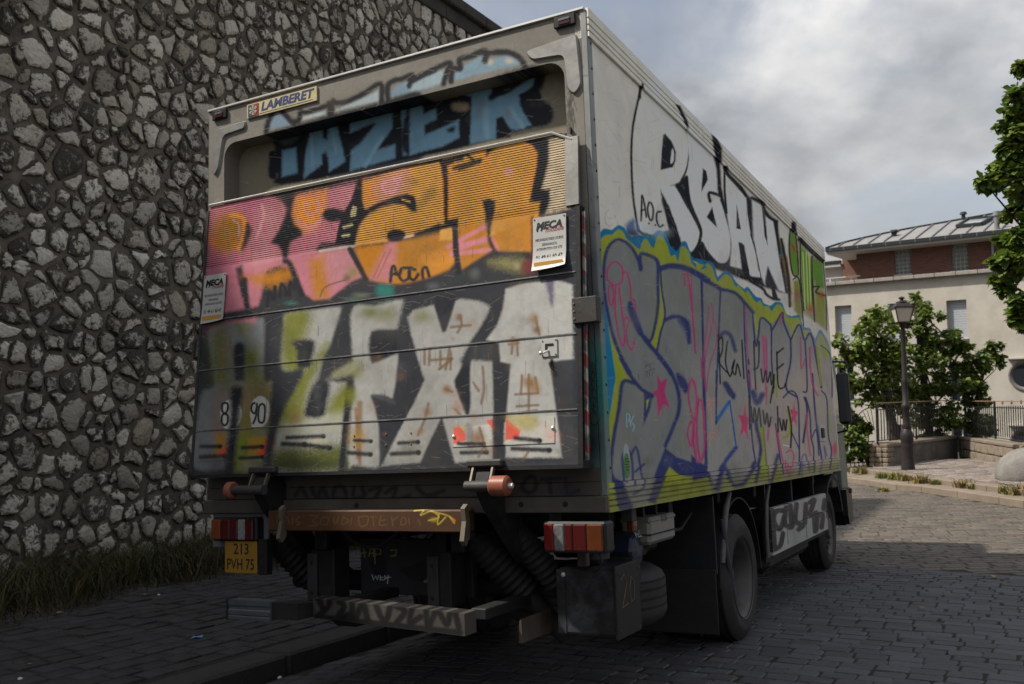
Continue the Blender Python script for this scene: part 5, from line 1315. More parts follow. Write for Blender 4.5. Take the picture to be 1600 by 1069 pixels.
text_mb('Pa.Day', .05, Matrix.Translation((-.10, .66, -.155)) @ Matrix.Rotation(math.radians(90), 4, 'Z') @ Matrix.Rotation(math.radians(60), 4, 'X'), CHW, truck, 'chalk_writing', shear=.2)
# mud flap panel behind the rear axle and hanging flap
part(MB().box((-.60, 1.78, -.50), (-.03, 1.80, -.02), .003), 'splash_panel', mat('splash_black', (.015,.016,.016), .6, 0, .3, 6, .1, 30))
part(MB().box((-.585, 1.765, -.86), (-.035, 1.777, -.47), .003), 'mud_flap', mat('flap_rubber', (.020,.020,.018), .8, 0, .2, 10, .1, 50))
# mudguard arch over the rear wheel and rods
ar_ = arc(2.40, -.60, .53, 0, 180, 18)
mb = MB(); nA = len(ar_)
vs = [(-.62, y, z) for y, z in ar_] + [(-.035, y, z) for y, z in ar_] + [(-.62, 2.40+(y-2.40)*1.02, -.60+(z+.60)*1.02) for y, z in ar_] + [(-.035, 2.40+(y-2.40)*1.02, -.60+(z+.60)*1.02) for y, z in ar_]
fs = []
for i in range(nA-1):
    fs += [(i, i+1, nA+i+1, nA+i), (2*nA+i, 3*nA+i, 3*nA+i+1, 2*nA+i+1), (nA+i, nA+i+1, 3*nA+i+1, 3*nA+i), (i, 2*nA+i, 2*nA+i+1, i+1)]
part(mb.add(vs, fs), 'mudguard', DARK, smooth=40)
part(MB().tube([(-.045, 2.22, -.02), (-.04, 2.10, -.12), (-.04, 2.0, -.30), (-.04, 1.95, -.45)], [.02,.022,.022,.018], 8), 'mudguard_stay', mat('stay_grey', (.10,.095,.085), .55, .2, .25, 12), smooth=50)
part(MB().tube([(-.035, 1.99, -.18), (-.03, 2.0, -.35), (-.03, 2.10, -.60), (-.03, 2.13, -.70)], [.018,.02,.022,.024], 8), 'lock_rod', mat('stay_dark', (.05,.055,.065), .5, .1, .25, 12), smooth=50)
part(MB().tube([(-.04, 3.35, -.02), (-.04, 3.24, -.14), (-.04, 3.18, -.36), (-.04, 3.18, -.55)], .016, 8), 'mudguard_stay', mat('stay_grey', (.10,.095,.085), .55, .2, .25, 12), smooth=50)
# wheels
def wheel(xo, yc, zc, r, w, sgn=1, rim_r=.265, dish=.13):
    w_ = empty('wheel'); w_.parent = truck
    prof = [(0, rim_r), (.0, rim_r+.03), (-.012, rim_r+.07), (-.006, r-.06), (.02, r-.015), (.035, r)]
    nG = 4; tw_ = w-.07
    for k in range(nG):
        a = .035+tw_*(k+.5)/nG; prof += [(a-.008, r), (a-.006, r-.012), (a+.006, r-.012), (a+.008, r)]
    prof += [(w-.035, r), (w-.02, r-.015), (w+.006, r-.06), (w, rim_r+.03), (w, rim_r)]
    part(MB().lathe(prof, (xo, yc, zc), (-sgn, 0, 0), 44, False), 'tyre', RUB, w_, smooth=35)
    part(MB().lathe([(-.004, rim_r+.012), (.004, rim_r+.004), (.012, rim_r-.01), (.03, rim_r-.028), (dish, rim_r-.05), (dish+.004, .17), (dish-.006, .12), (dish-.04, .10), (dish-.045, .03), (dish-.046, .0005)], (xo, yc, zc), (-sgn, 0, 0), 36, False), 'rim', RIMM, w_, smooth=40)
    for k in range(10):
        a = 2*math.pi*(k+.5)/10; part(MB().lathe([(0,.024),(.006,.020)], (xo-sgn*(dish-.001), yc+.19*math.cos(a), zc+.19*math.sin(a)), (sgn,0,0), 10), 'vent_hole', INK, w_)
    for k in range(8):
        a = 2*math.pi*k/8; part(MB().lathe([(0,.014),(.02,.013),(.024,.005)], (xo-sgn*(dish+.003), yc+.145*math.cos(a), zc+.145*math.sin(a)), (sgn,0,0), 6), 'wheel_nut', STEEL, w_)
    return w_
wheel(-.03, 2.40, -.588, .415, .27)
wheel(-.33, 2.40, -.588, .415, .26)
wheel(-W_+.03, 2.40, -.665, .415, .27, -1); wheel(-W_+.33, 2.40, -.66, .415, .26, -1)
wheel(-.09, 6.12, -.575, .415, .27, 1, dish=.03); wheel(-W_+.09, 6.12, -.655, .415, .27, -1, dish=.03)
part(MB().cyl((-2.3, 2.40, -.60), (-.2, 2.40, -.59), .09, n=12), 'axle', DARK, smooth=40)
part(MB().box((-1.6, 6.0, -.62), (-.8, 6.2, -.45), .02), 'front_axle', DARK)
# side guard: two grooved planks with black letters
for z0, z1 in ((-.365, -.205), (-.545, -.375)):
    pr_ = [(0, z0), (.0, z1), (-.008, z1+.006), (-.05, z1+.006), (-.05, z0)]
    P_ = [(-.02+x, z) for x, z in pr_]; k = len(P_)
    nY = 7
    for q in range(6):
        ya, yb = 3.27+q*.40, 3.27+(q+1)*.40-.006
        vs = [(x, ya, z) for x, z in P_]+[(x, yb, z) for x, z in P_]
        o = part(MB().add(vs, [tuple(range(k)), tuple(range(2*k-1, k-1, -1))]+[(i, i+k, (i+1) % k+k, (i+1) % k) for i in range(k)]), 'side_guard', GU.mat); GU.uv(o, 1, 2)
part(MB().box((-.09, 3.26, -.60), (-.075, 5.7, -.20)), 'guard_frame', DARK)
for y_ in (3.4, 4.4, 5.4): part(MB().box((-.13, y_, -.5), (-.09, y_+.05, .0)), 'guard_post', DARK)
part(MB().box((-.62, 3.5, -.72), (-.12, 5.2, -.30), .06), 'fuel_tank', DARK)
part(MB().box((-.09, 6.1, -.17), (-.02, 6.42, -.03), .01), 'side_reflector_box', STEEL)
# cab ahead of the box
CABM = mat('cab_paint', (.11, .14, .115), .45, 0, .12, 5, 0, 60, (.25,.15,.10), 6, .4)
GLS = mat('dark_glass', (.02, .025, .03), .08, 0, spec=.6)
cb = part(MB().prism([(6.62, -.02), (6.62, 1.15), (6.8, 1.36), (7.75, 1.36), (8.0, 1.25), (8.2, .75), (8.30, .25), (8.30, -.42), (6.98, -.42), (6.86, -.10)], 0, -W_+.24, -.20), 'cab', CABM)
part(MB().prism([(7.05, .52), (7.1, 1.18), (7.75, 1.22), (8.0, .85), (8.05, .52)], 0, -.199, -.193), 'side_window', GLS, cb)
part(MB().box((-.30, 7.02, -.62), (-.05, 7.55, -.22), .02), 'cab_step', BLK_P, cb)
part(MB().prism(arc(6.12, -.575, .50, 15, 165, 12)+arc(6.12, -.575, .54, 165, 15, 12), 0, -.40, -.02), 'front_mudguard', DARK)
part(MB().box((-.10, 6.66, -.20), (-.012, 6.86, .12), .008), 'cab_corner_panel', CABM)
part(MB().prism([(6.82, -.22), (7.0, -.22), (7.02, -.58), (6.9, -.60), (6.84, -.5)], 0, -.06, .0), 'wheel_arch_edge', BLK_P)
part(MB().box((-.049, 7.06, -.27), (.02, 7.13, -.215), .008), 'indicator', AMB, cb)
# mirror on its arms
part(MB().tube([(-.22, 7.2, 1.16), (-.10, 7.05, 1.215), (.075, 7.0, 1.195), (.085, 7.0, 1.12)], .012, 6), 'mirror_arm', BLK_P)
part(MB().tube([(-.22, 7.2, .46), (-.10, 7.05, .40), (.03, 7.0, .43), (.05, 7.0, .52)], .012, 6), 'mirror_arm', BLK_P)
mr_ = part(MB().box((-.045, 6.98, .50), (.085, 7.06, 1.08), .025), 'mirror', BLK_P)
part(MB().box((-.03, 6.975, .53), (.07, 6.979, 1.05)), 'mirror_glass', mat('mirror_glass', (.10,.11,.12), .12, .8), mr_)
# chain and small fittings on the right corner
for k in range(11):
    c_ = Vector((-.036+.002*math.sin(k), -.015, .675-k*.0195)); pts = []
    for j in range(8):
        a = 2*math.pi*j/8; q = Vector((.006*math.cos(a), 0, .013*math.sin(a))); 
        if k % 2: q = Vector((0, q.x, q.z))
        pts.append(c_+q)
    part(MB().tube(pts, .0028, 4, True), 'chain_link', STEEL)
pts = [Vector((-.036+.017*math.cos(2*math.pi*j/12), -.018, .435+.035*math.sin(2*math.pi*j/12))) for j in range(12)]
part(MB().tube(pts, .004, 5, True), 'snap_hook', STEEL)
# oval stickers and catch on the side
stk = part(MB().prism([(.258+.040*math.cos(a), .205+.060*math.sin(a)) for a in [2*math.pi*i/16 for i in range(16)]], 0, .0005, .0022), 'sticker', mat('sticker_green', (.07,.22,.045), .5, 0, .1, 20))
part(MB().prism([(.262+.042*math.cos(a), .255+.055*math.sin(a)) for a in [2*math.pi*i/16 for i in range(16)]], 0, .0003, .0012), 'sticker', mat('sticker_pale', (.34,.40,.42), .5))
mb = MB()
for k, (w0, w1) in enumerate(((.235, .28), (.24, .29), (.23, .275), (.235, .285), (.245, .28))): mb.box((.0023, w0, .235-k*.013), (.0028, w1, .239-k*.013))
part(mb, 'lettering', INK, stk)
ct = part(MB().box((.001, 5.42, .31), (.008, 5.72, .47), .002), 'catch_plate', SIGNW); part(MB().box((.0085, 5.50, .345), (.02, 5.64, .44), .004), 'catch', INK, ct)

# hoses, cables and springs underneath
rh = random.Random(21)
for (a_, b_, sag) in (((-.62, .25, -.02), (-.25, .9, -.10), .12), ((-1.5, .25, -.03), (-1.0, .8, -.08), .15), ((-.35, .05, -.05), (-.2, .6, -.20), .10), ((-.95, .2, -.05), (-.7, .4, -.12), .18), ((-.30, .3, -.05), (-.12, 1.0, -.16), .14), ((-.2, 1.1, -.05), (-.15, 1.7, -.12), .12), ((-1.6, .05, -.06), (-1.2, .05, -.1), .10)):
    a_ = Vector(a_); b_ = Vector(b_); pts = [a_.lerp(b_, t)+Vector((rh.uniform(-.01,.01), 0, -sag*4*t*(1-t))) for t in (0, .15, .3, .5, .7, .85, 1)]
    part(MB().tube(pts, rh.choice((.008, .011, .014)), 6), 'hose', BELR if rh.random() < .5 else BLK_P, smooth=50)
for xs in (-.86, -1.72):
    for k in range(5): part(MB().box((xs, 1.75+k*.12, -.42-k*.022), (xs+.08, 3.05-k*.12, -.402-k*.022), .003), 'leaf_spring', DARK)
for y_ in (1.62, 3.1): part(MB().box((-.9, y_, -.45), (-.75, y_+.12, -.02), .01), 'spring_hanger', DARK)
part(MB().box((-.75, .95, -.32), (-.30, 1.5, -.06), .02), 'air_reservoir', DARK)
part(MB().cyl((-.75, 1.25, -.22), (-.30, 1.25, -.22), .11, n=14), 'air_reservoir', DARK, smooth=40)
for x_, z_ in ((-.36, -.10), (-.22, -.26), (-.10, -.14)): part(MB().box((x_, .12, z_), (x_+.05, .16, z_+.09), .004), 'bracket', STEEL)

tb_s = MB()
for q in ([(.22, -.33), (.27, -.31), (.30, -.35), (.27, -.40), (.23, -.46), (.31, -.45)], [(.36, -.33), (.40, -.36), (.39, -.44), (.35, -.45), (.335, -.38), (.36, -.33)]): tb_s.tube([(-.0445, y, z) for y, z in q], .003, 4)
part(tb_s, 'chalk_writing', mat('brown_chalk', (.12,.09,.05), .9), tb)['kind'] = 'stuff'
part(MB().cyl((-.30, .52, -.33), (-.08, .52, -.33), .075, n=14), 'filter_canister', DARK, smooth=40)
part(MB().lathe([(0,.05),(.02,.07),(.10,.07),(.12,.045)], (-.20, .30, -.26), (0,0,1), 14), 'valve_cap', mat('box_black', (.02,)*3), smooth=40)
for k in range(4): part(MB().lathe([(0,.008),(.005,.006)], (-.0445, .20+.26*(k % 2), -.30-.26*(k//2)), (1,0,0), 8), 'bolt', STEEL, tb)
# ------------------------------------------------------------------ ground, road, pavements
def grid_sheet(name, m, x0, x1, nx, y0, y1, ny, dz, kind='structure'):
    vs = []; fs = []
    for j in range(ny+1):
        for i in range(nx+1):
            x = x0+(x1-x0)*i/nx; y = y0+(y1-y0)*j/ny; vs.append((x, y, road_z(x, y)+dz))
    for j in range(ny):
        for i in range(nx):
            a = j*(nx+1)+i; fs.append((a, a+1, a+nx+2, a+nx+1))
    o = MB().add(vs, fs).build(name, m, smooth=60); o['kind'] = kind; return o
EARTH = mat('earth', (0.06, 0.052, 0.042), .95, 0, .3, 3, .4, 20)
JOINT = mat('road_joint_dirt', (0.026, 0.023, 0.017), .95, 0, .4, 6, .5, 40, (.034,.036,.012), 2, .8)
grid_sheet('ground', EARTH, -260, 260, 104, -200, 400, 120, -.75)
def transform_sheet(name, m, fn, x0, x1, nx, y0, y1, ny):
    """sheet given in the truck's frame: z = fn(X, Y)"""
    vs = []; fs = []
    for j in range(ny+1):
        for i in range(nx+1):
            X = x0+(x1-x0)*i/nx; Y = y0+(y1-y0)*j/ny; vs.append(tuple(t2w((X, Y, fn(X, Y)))))
    for j in range(ny):
        for i in range(nx):
            a = j*(nx+1)+i; fs.append((a, a+1, a+nx+2, a+nx+1))
    o = MB().add(vs, fs).build(name, m, smooth=60); o['kind'] = 'structure'; return o
# road sheet (dirt between the setts)
road = grid_sheet('road', JOINT, -5.5, 24, 118, -6, 34, 160, -.0065)

COB = mat('granite_sett', (0.056, 0.059, 0.066), .7, 0, .35, 16, .4, 70, (0.05,0.047,0.042), 9, .6, attr='tint', spec=.45)
def tint_attr(me, cols):
    """per-face colours -> corner attribute"""
    a = me.color_attributes.new('tint', 'FLOAT_COLOR', 'CORNER')
    n = len(me.loops); arr = np.ones((n, 4), np.float32)
    ls = np.empty(len(me.polygons), np.int32); me.polygons.foreach_get('loop_start', ls)
    lt_ = np.empty(len(me.polygons), np.int32); me.polygons.foreach_get('loop_total', lt_)
    arr[:, :3] = np.repeat(np.asarray(cols, np.float32), lt_, 0); a.data.foreach_set('color', arr.ravel())
r_ = random.Random(11)
def sett_shape(rr, lx, ly, h=.05):
    """irregular block: 4 corners cut to 8, bevelled top; 8-gon, three rings"""
    P = []
    c = .06*min(lx, ly)
    for sx, sy in ((-1,-1),(1,-1),(1,1),(-1,1)):
        q = [(sx*lx/2, sy*(ly/2-c)), (sx*(lx/2-c), sy*ly/2)]
        if sx*sy < 0: q = q[::-1]
        P += q[::-1] if False else q
    P = sorted(P, key=lambda p: math.atan2(p[1], p[0]))
    P = [(x+rr.uniform(-.006,.006), y+rr.uniform(-.006,.006)) for x, y in P]
    vs = [(x, y, -h) for x, y in P] + [(x*.99, y*.99, -.006) for x, y in P]
    vs += [(x*.93+rr.uniform(-.004,.004), y*.90+rr.uniform(-.004,.004), rr.uniform(-.0012,.0012)) for x, y in P]
    vs += [(rr.uniform(-.02,.02), rr.uniform(-.01,.01), rr.uniform(-.001,.0015))]
    n = 8; fs = []
    for k in range(2):
        for i in range(n):
            j = (i+1) % n; fs.append((k*n+i, k*n+j, (k+1)*n+j, (k+1)*n+i))
    for i in range(n): fs.append((2*n+i, 2*n+(i+1) % n, 3*n))
    return vs, fs
LX, LY = .190, .140
var_ = []
for k in range(14):
    s_ = sett_shape(r_, LX-.013, LY-.014)
    t_ = r_.uniform(.72, 1.25); col = (t_*r_.uniform(.95,1.06), t_, t_*r_.uniform(.95,1.10))
    me = MB().add(*s_).mesh('cobblestone', COB, 22); tint_attr(me, [col]*len(me.polygons)); var_.append(me)
setts = []
ang = math.radians(-31.0)
ca, sa = math.cos(ang), math.sin(ang)
B0 = on_ground(1311, 881)[:2]; B1 = on_ground(1580, 900)[:2]      # seam where the bond changes
bd_ = np.array([B1[0]-B0[0], B1[1]-B0[1]]); bd_ /= np.linalg.norm(bd_); bn_ = np.array([-bd_[1], bd_[0]])
if bn_[1] < 0: bn_ = -bn_
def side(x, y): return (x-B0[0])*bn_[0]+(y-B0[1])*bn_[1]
def kerb_side(x, y):
    X = w2t((x, y, road_z(x, y)))[0]; return X
FK = [on_ground(*q)[:2] for q in ((1230, 742), (1322, 754), (1401, 766), (1440, 769), (1561, 787.6), (1600, 793.5), (1700, 815), (1900, 868), (2300, 985))]
def beyond_kerb(x, y):
    # right / beyond of the far kerb polyline
    best = 1e9; sg = 0
    for a, b in zip(FK[:-1], FK[1:]):
        ex, ey = b[0]-a[0], b[1]-a[1]; L = ex*ex+ey*ey; t = max(0, min(1, ((x-a[0])*ex+(y-a[1])*ey)/L))
        dx_, dy_ = x-a[0]-t*ex, y-a[1]-t*ey; d = dx_*dx_+dy_*dy_
        if d < best: best = d; sg = (ex*dy_-ey*dx_)
    return sg > 0, math.sqrt(best)
def lay(angle, lx, ly, test, x0, x1, y0, y1, wav=0.0):
    c, s = math.cos(angle), math.sin(angle); R = 40
    nr_ = int(2*R/ly)
    for j in range(-nr_//2, nr_//2):
        off = r_.uniform(0, lx); rowj = r_.uniform(-.006, .006)
        for i in range(int(-R/lx), int(R/lx)):
            a = i*lx+off+r_.uniform(-.008, .008); b = j*ly+rowj+wav*math.sin(a*2.2+j*.7)
            x = 4+a*c-b*s; y = 8+a*s+b*c
            if not (x0 < x < x1 and y0 < y < y1): continue
            z = road_z(x, y); px, py, d = pix((x, y, z))
            if d < 1.5 or px < 150 or px > 2250 or py > 1250: continue
            if not test(x, y): continue
            t = w2t((x, y, z))
            if t[0] < -2.55: continue
            bk, dk = beyond_kerb(x, y)
            if bk or dk < .06: continue
            setts.append((d, x, y, z, angle+r_.uniform(-.03, .03), lx/LX*r_.uniform(.98, 1.05), ly/LY*r_.uniform(.91, .98), px, py))
lay(ang, LX, LY, lambda x, y: side(x, y) < -.10, -3, 12, 2.5, 16)
lay(math.atan2(bd_[1], bd_[0])+.0, .27, .19, lambda x, y: -.10 <= side(x, y) < .09, -3, 16, 4, 30)
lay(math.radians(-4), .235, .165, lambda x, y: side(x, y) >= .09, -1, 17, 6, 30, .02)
def in_view(s): return -10 < s[7] < 1610 and s[8] < 1085
setts.sort(key=lambda s: (not in_view(s), s[0]))
# skip those hidden under the lorry from the 300 shown as parts
shown = [s for s in setts if in_view(s) and s[7] > 1130]
rest = [s for s in setts if not (in_view(s) and s[7] > 1130)] + shown[300:]
def normal_tilt(x, y):
    e = .05; return Matrix(((1,0,0,0),(0,1,0,0),((road_z(x+e,y)-road_z(x-e,y))/(2*e), (road_z(x,y+e)-road_z(x,y-e))/(2*e), 1, 0),(0,0,0,1)))
for (d, x, y, z, a, fx, fy, px, py) in shown[:300]:
    o = place('cobblestone', r_.choice(var_), road)
    o.matrix_local = Matrix.Translation((x, y, z+r_.uniform(-.002, .003))) @ normal_tilt(x, y) @ Matrix.Rotation(a, 4, 'Z') @ Matrix.Diagonal((fx, fy, 1, 1))
def joined(name, items, m, parent, shapes, zj=(-.002, .003), tilt=True):
    V = []; F = []; Cc = []
    for (d, x, y, z, a, fx, fy, px, py) in items:
        vs, fs, col = r_.choice(shapes); o = len(V); c, s = math.cos(a), math.sin(a); dz = r_.uniform(*zj); gx = (road_z(x+.05, y)-road_z(x-.05, y))*10; gy = (road_z(x, y+.05)-road_z(x, y-.05))*10
        for (vx, vy, vz) in vs:
            ax = vx*fx*c-vy*fy*s; ay = vx*fx*s+vy*fy*c; V.append((x+ax, y+ay, z+dz+vz+gx*ax+gy*ay))
        F += [tuple(i+o for i in f) for f in fs]
        t_ = r_.uniform(.72, 1.25); sun_warm = 1.0 if name != 'cobblestones' or side(x, y) < .09 else 1.6; Cc += [(t_*r_.uniform(.95, 1.08)*sun_warm*1.04, t_*(1+(sun_warm-1)*.55), t_*r_.uniform(.94, 1.08)*(1 if sun_warm == 1 else .93))]*len(fs)  # past the seam: warmer stone, its tint also lifted to look sunlit
    mb = MB(); mb.v = V; mb.f = F
    me = bpy.data.meshes.new(name); me.from_pydata(V, [], F); me.update(); me.materials.append(m); shade_smooth(me, 22); tint_attr(me, Cc)
    o = bpy.data.objects.new(name, me); COL.objects.link(o); o.parent = parent; o['kind'] = 'stuff'; return o
shapes_ = []
for k in range(14): v_, f_ = sett_shape(r_, LX-.013, LY-.014); shapes_.append((v_, f_, None))
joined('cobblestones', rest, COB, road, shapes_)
print('setts', len(setts))

# ---- left pavement and its kerb, in the truck's frame
KX = -2.62
def pav_z(X, Y): return -.965 + .055*(KX-X)
PAVD = mat('pavement_joint_dirt', (0.020, 0.019, 0.016), .95, 0, .3, 6, .5, 40, (.03,.035,.012), 5, .5)
pav = transform_sheet('pavement', PAVD, lambda X, Y: pav_z(X, Y)-.0075, -7.2, KX-.02, 10, -9, 16, 30)
PST = mat('paving_sandstone', (0.030, 0.030, 0.032), .75, 0, .3, 10, .4, 45, (0.04,0.038,0.03), 7, .6, attr='tint', spec=.35)
pvar = []
PLX, PLY = .155, .225     # across, along
for k in range(12):
    v_, f_ = sett_shape(r_, PLX-.010, PLY-.010, .04); t_ = r_.uniform(.75, 1.2)
    me = MB().add(v_, f_).mesh('paving_stone', PST, 60); tint_attr(me, [(t_, t_*r_.uniform(.97,1.02), t_*r_.uniform(.96,1.06))]*len(f_)); pvar.append(me)
tiles = []
RT3 = Matrix([[RWT[i, j] for j in range(3)] for i in range(3)]).to_4x4()
for i in range(28):
    X = KX-.30-PLX*(i+.5)
    if X < -7: break
    off = r_.uniform(0, PLY)
    for j in range(-30, 66):
        Y = j*PLY+off+r_.uniform(-.01, .01); p = t2w((X, Y, pav_z(X, Y))); px, py, d = pix(p)
        if d < 1.2 or px < -160 or px > 900 or py > 1300: continue
        tiles.append((d, X, Y, px, py))
tiles.sort(); vis = [t for t in tiles if -15 < t[3] < 560 and t[4] < 1080 and t[1] > -6.0]; oth = [t for t in tiles if not (-15 < t[3] < 560 and t[4] < 1080 and t[1] > -6.0)]+vis[300:]
tilt_p = Matrix(((1,0,0,0),(0,1,0,0),(-.055,0,1,0),(0,0,0,1)))
def pav_M(X, Y, rr): return Matrix.Translation(Vector(t2w((X, Y, pav_z(X, Y)+rr.uniform(-.004, .006))))) @ RT3 @ tilt_p @ Matrix.Rotation(rr.uniform(-.03,.03), 4, 'Z') @ Matrix.Diagonal((rr.uniform(.95,1.02), rr.uniform(.93,1.04), 1, 1))
for (d, X, Y, px, py) in vis[:300]:
    o = place('paving_stone', r_.choice(pvar), pav); o.matrix_local = pav_M(X, Y, r_)
V = []; F = []; Cc = []
for (d, X, Y, px, py) in oth:
    v_, f_ = sett_shape(r_, PLX-.010, PLY-.010, .04); M_ = pav_M(X, Y, r_); o_ = len(V); V += [tuple(M_ @ Vector(q)) for q in v_]; F += [tuple(i+o_ for i in f) for f in f_]; t_ = r_.uniform(.75, 1.2); Cc += [(t_, t_, t_)]*len(f_)
if V:
    me = bpy.data.meshes.new('paving_stones'); me.from_pydata(V, [], F); me.update(); me.materials.append(PST); shade_smooth(me, 60); tint_attr(me, Cc)
    o = bpy.data.objects.new('paving_stones', me); COL.objects.link(o); o.parent = pav; o['kind'] = 'stuff'
KRB = mat('kerb_granite', (0.036, 0.035, 0.035), .75, 0, .2, 12, .35, 60, (0.05,0.047,0.04), 4, .5)
kerb = empty('kerb'); kerb['kind'] = 'structure'
kerb.matrix_world = TM
Y = -6.35
while Y < 14:
    L = r_.uniform(.9, 1.15)
    o = MB().box((KX-.285, Y+.006, -1.2), (KX, Y+L-.006, -.965+.008+r_.uniform(-.004, .004)), .018).build('kerb_stone', KRB, kerb, 30); Y += L

# ------------------------------------------------------------------ rubble wall on the left
e_u = np.array([RWT[0, 1], RWT[1, 1], 0.]); e_u /= np.linalg.norm(e_u); e_n = np.array([e_u[1], -e_u[0], 0.])
WP0 = t2w((-6.6, 0, -.75)); WP0[2] = 0.0
WMX = Matrix(((e_u[0], e_n[0]*-1, 0, WP0[0]), (e_u[1], e_n[1]*-1, 0, WP0[1]), (0, 0, 1, 0), (0, 0, 0, 1)))   # x along, y into the wall, z up
def onwall(p, d):
    s = ((WP0-p)@e_n)/(d@e_n); q = p+s*d; return (q-WP0)@e_u, q[2]
MORT = mat('lime_mortar', (0.125, 0.108, 0.086), .95, 0, .35, 5, .7, 35, (0.035,0.032,0.028), 3.0, .8)
WALLTOP = 8.0
wall = empty('stone_wall', M=WMX)
tag(wall, 'tall dark rubble stone wall with pale limestone blocks left of the lorry', 'wall')
mb = MB(); mb.prism([(-14, -2.0), (11.55, -2.8), (11.55, WALLTOP-.45), (-14, WALLTOP-.45)], 1, 0.0, .7)
mb.build('mortar', MORT, wall)
COP = mat('coping_stone', (0.052, 0.046, 0.040), .9, 0, .3, 3, .4, 25, (.03,.027,.024), 2, .6)
for k in range(21):
    u = -14.2+k*1.23; 
    MB().box((u, -.16, WALLTOP-.20), (u+1.22, .86, WALLTOP), .02).build('coping_stone', COP, wall, 30)
    MB().box((u, -.07, WALLTOP-.45), (u+1.225, .80, WALLTOP-.205), .015).build('cornice_stone', COP, wall, 30)
# stone material: pale limestone face, dark weathered pits
LST = bpy.data.materials.new('weathered_limestone'); LST.use_nodes = True
N = LST.node_tree.nodes; L = LST.node_tree.links; b_ = N['Principled BSDF']; b_.inputs['Roughness'].default_value = .92; b_.inputs['Specular IOR Level'].default_value = .15
tcn = N.new('ShaderNodeTexCoord'); at_ = N.new('ShaderNodeAttribute'); at_.attribute_name = 'tint'
na = N.new('ShaderNodeTexNoise'); na.inputs['Scale'].default_value = 15; na.inputs['Detail'].default_value = 9; na.inputs['Roughness'].default_value = .72; na.inputs['Distortion'].default_value = .5
L.new(tcn.outputs['Object'], na.inputs['Vector'])
sp_ = N.new('ShaderNodeSeparateColor'); L.new(at_.outputs['Color'], sp_.inputs[0])
ad = N.new('ShaderNodeMath'); ad.operation = 'ADD'; L.new(na.outputs[0], ad.inputs[0]); L.new(sp_.outputs[2], ad.inputs[1])     # blue channel shifts how much is blackened
rp = N.new('ShaderNodeValToRGB'); rp.color_ramp.elements[0].position = .43; rp.color_ramp.elements[1].position = .52
ac = N.new('ShaderNodeAttribute'); ac.attribute_name = 'core'
mc = N.new('ShaderNodeMath'); mc.operation = 'MULTIPLY_ADD'; L.new(ac.outputs['Fac'], mc.inputs[0]); mc.inputs[1].default_value = .25; mc.inputs[2].default_value = -.165
ad2 = N.new('ShaderNodeMath'); ad2.operation = 'ADD'; L.new(ad.outputs[0], ad2.inputs[0]); L.new(mc.outputs[0], ad2.inputs[1])
L.new(ad2.outputs[0], rp.inputs[0])
nb = N.new('ShaderNodeTexNoise'); nb.inputs['Scale'].default_value = 30; nb.inputs['Detail'].default_value = 6; L.new(tcn.outputs['Object'], nb.inputs['Vector'])
mrb = N.new('ShaderNodeMapRange'); mrb.inputs['To Min'].default_value = .65; mrb.inputs['To Max'].default_value = 1.35; L.new(nb.outputs[0], mrb.inputs['Value'])
lt_c = N.new('ShaderNodeMix'); lt_c.data_type = 'RGBA'; L.new(sp_.outputs[1], lt_c.inputs[0]); lt_c.inputs[6].default_value = (.52,.49,.43,1); lt_c.inputs[7].default_value = (.20,.165,.115,1)
m1 = N.new('ShaderNodeMix'); m1.data_type = 'RGBA'; m1.blend_type = 'MULTIPLY'; m1.inputs[0].default_value = 1; L.new(lt_c.outputs[2], m1.inputs[6]); L.new(mrb.outputs[0], m1.inputs[7])
m2 = N.new('ShaderNodeMix'); m2.data_type = 'RGBA'; L.new(rp.outputs[0], m2.inputs[0]); m2.inputs[6].default_value = (.082,.075,.064,1); L.new(m1.outputs[2], m2.inputs[7])
m3 = N.new('ShaderNodeMix'); m3.data_type = 'RGBA'; m3.blend_type = 'MULTIPLY'; m3.inputs[0].default_value = 1; L.new(m2.outputs[2], m3.inputs[6]); L.new(sp_.outputs[0], m3.inputs[7])
L.new(m3.outputs[2], b_.inputs['Base Color'])
hsum = N.new('ShaderNodeMath'); hsum.operation = 'ADD'; L.new(na.outputs[0], hsum.inputs[0]); 
nc = N.new('ShaderNodeMath'); nc.operation = 'MULTIPLY'; nc.inputs[1].default_value = .4; L.new(nb.outputs[0], nc.inputs[0]); L.new(nc.outputs[0], hsum.inputs[1])
bp_ = N.new('ShaderNodeBump'); bp_.inputs['Strength'].default_value = .9; bp_.inputs['Distance'].default_value = .035; L.new(hsum.outputs[0], bp_.inputs['Height']); L.new(bp_.outputs[0], b_.inputs['Normal'])
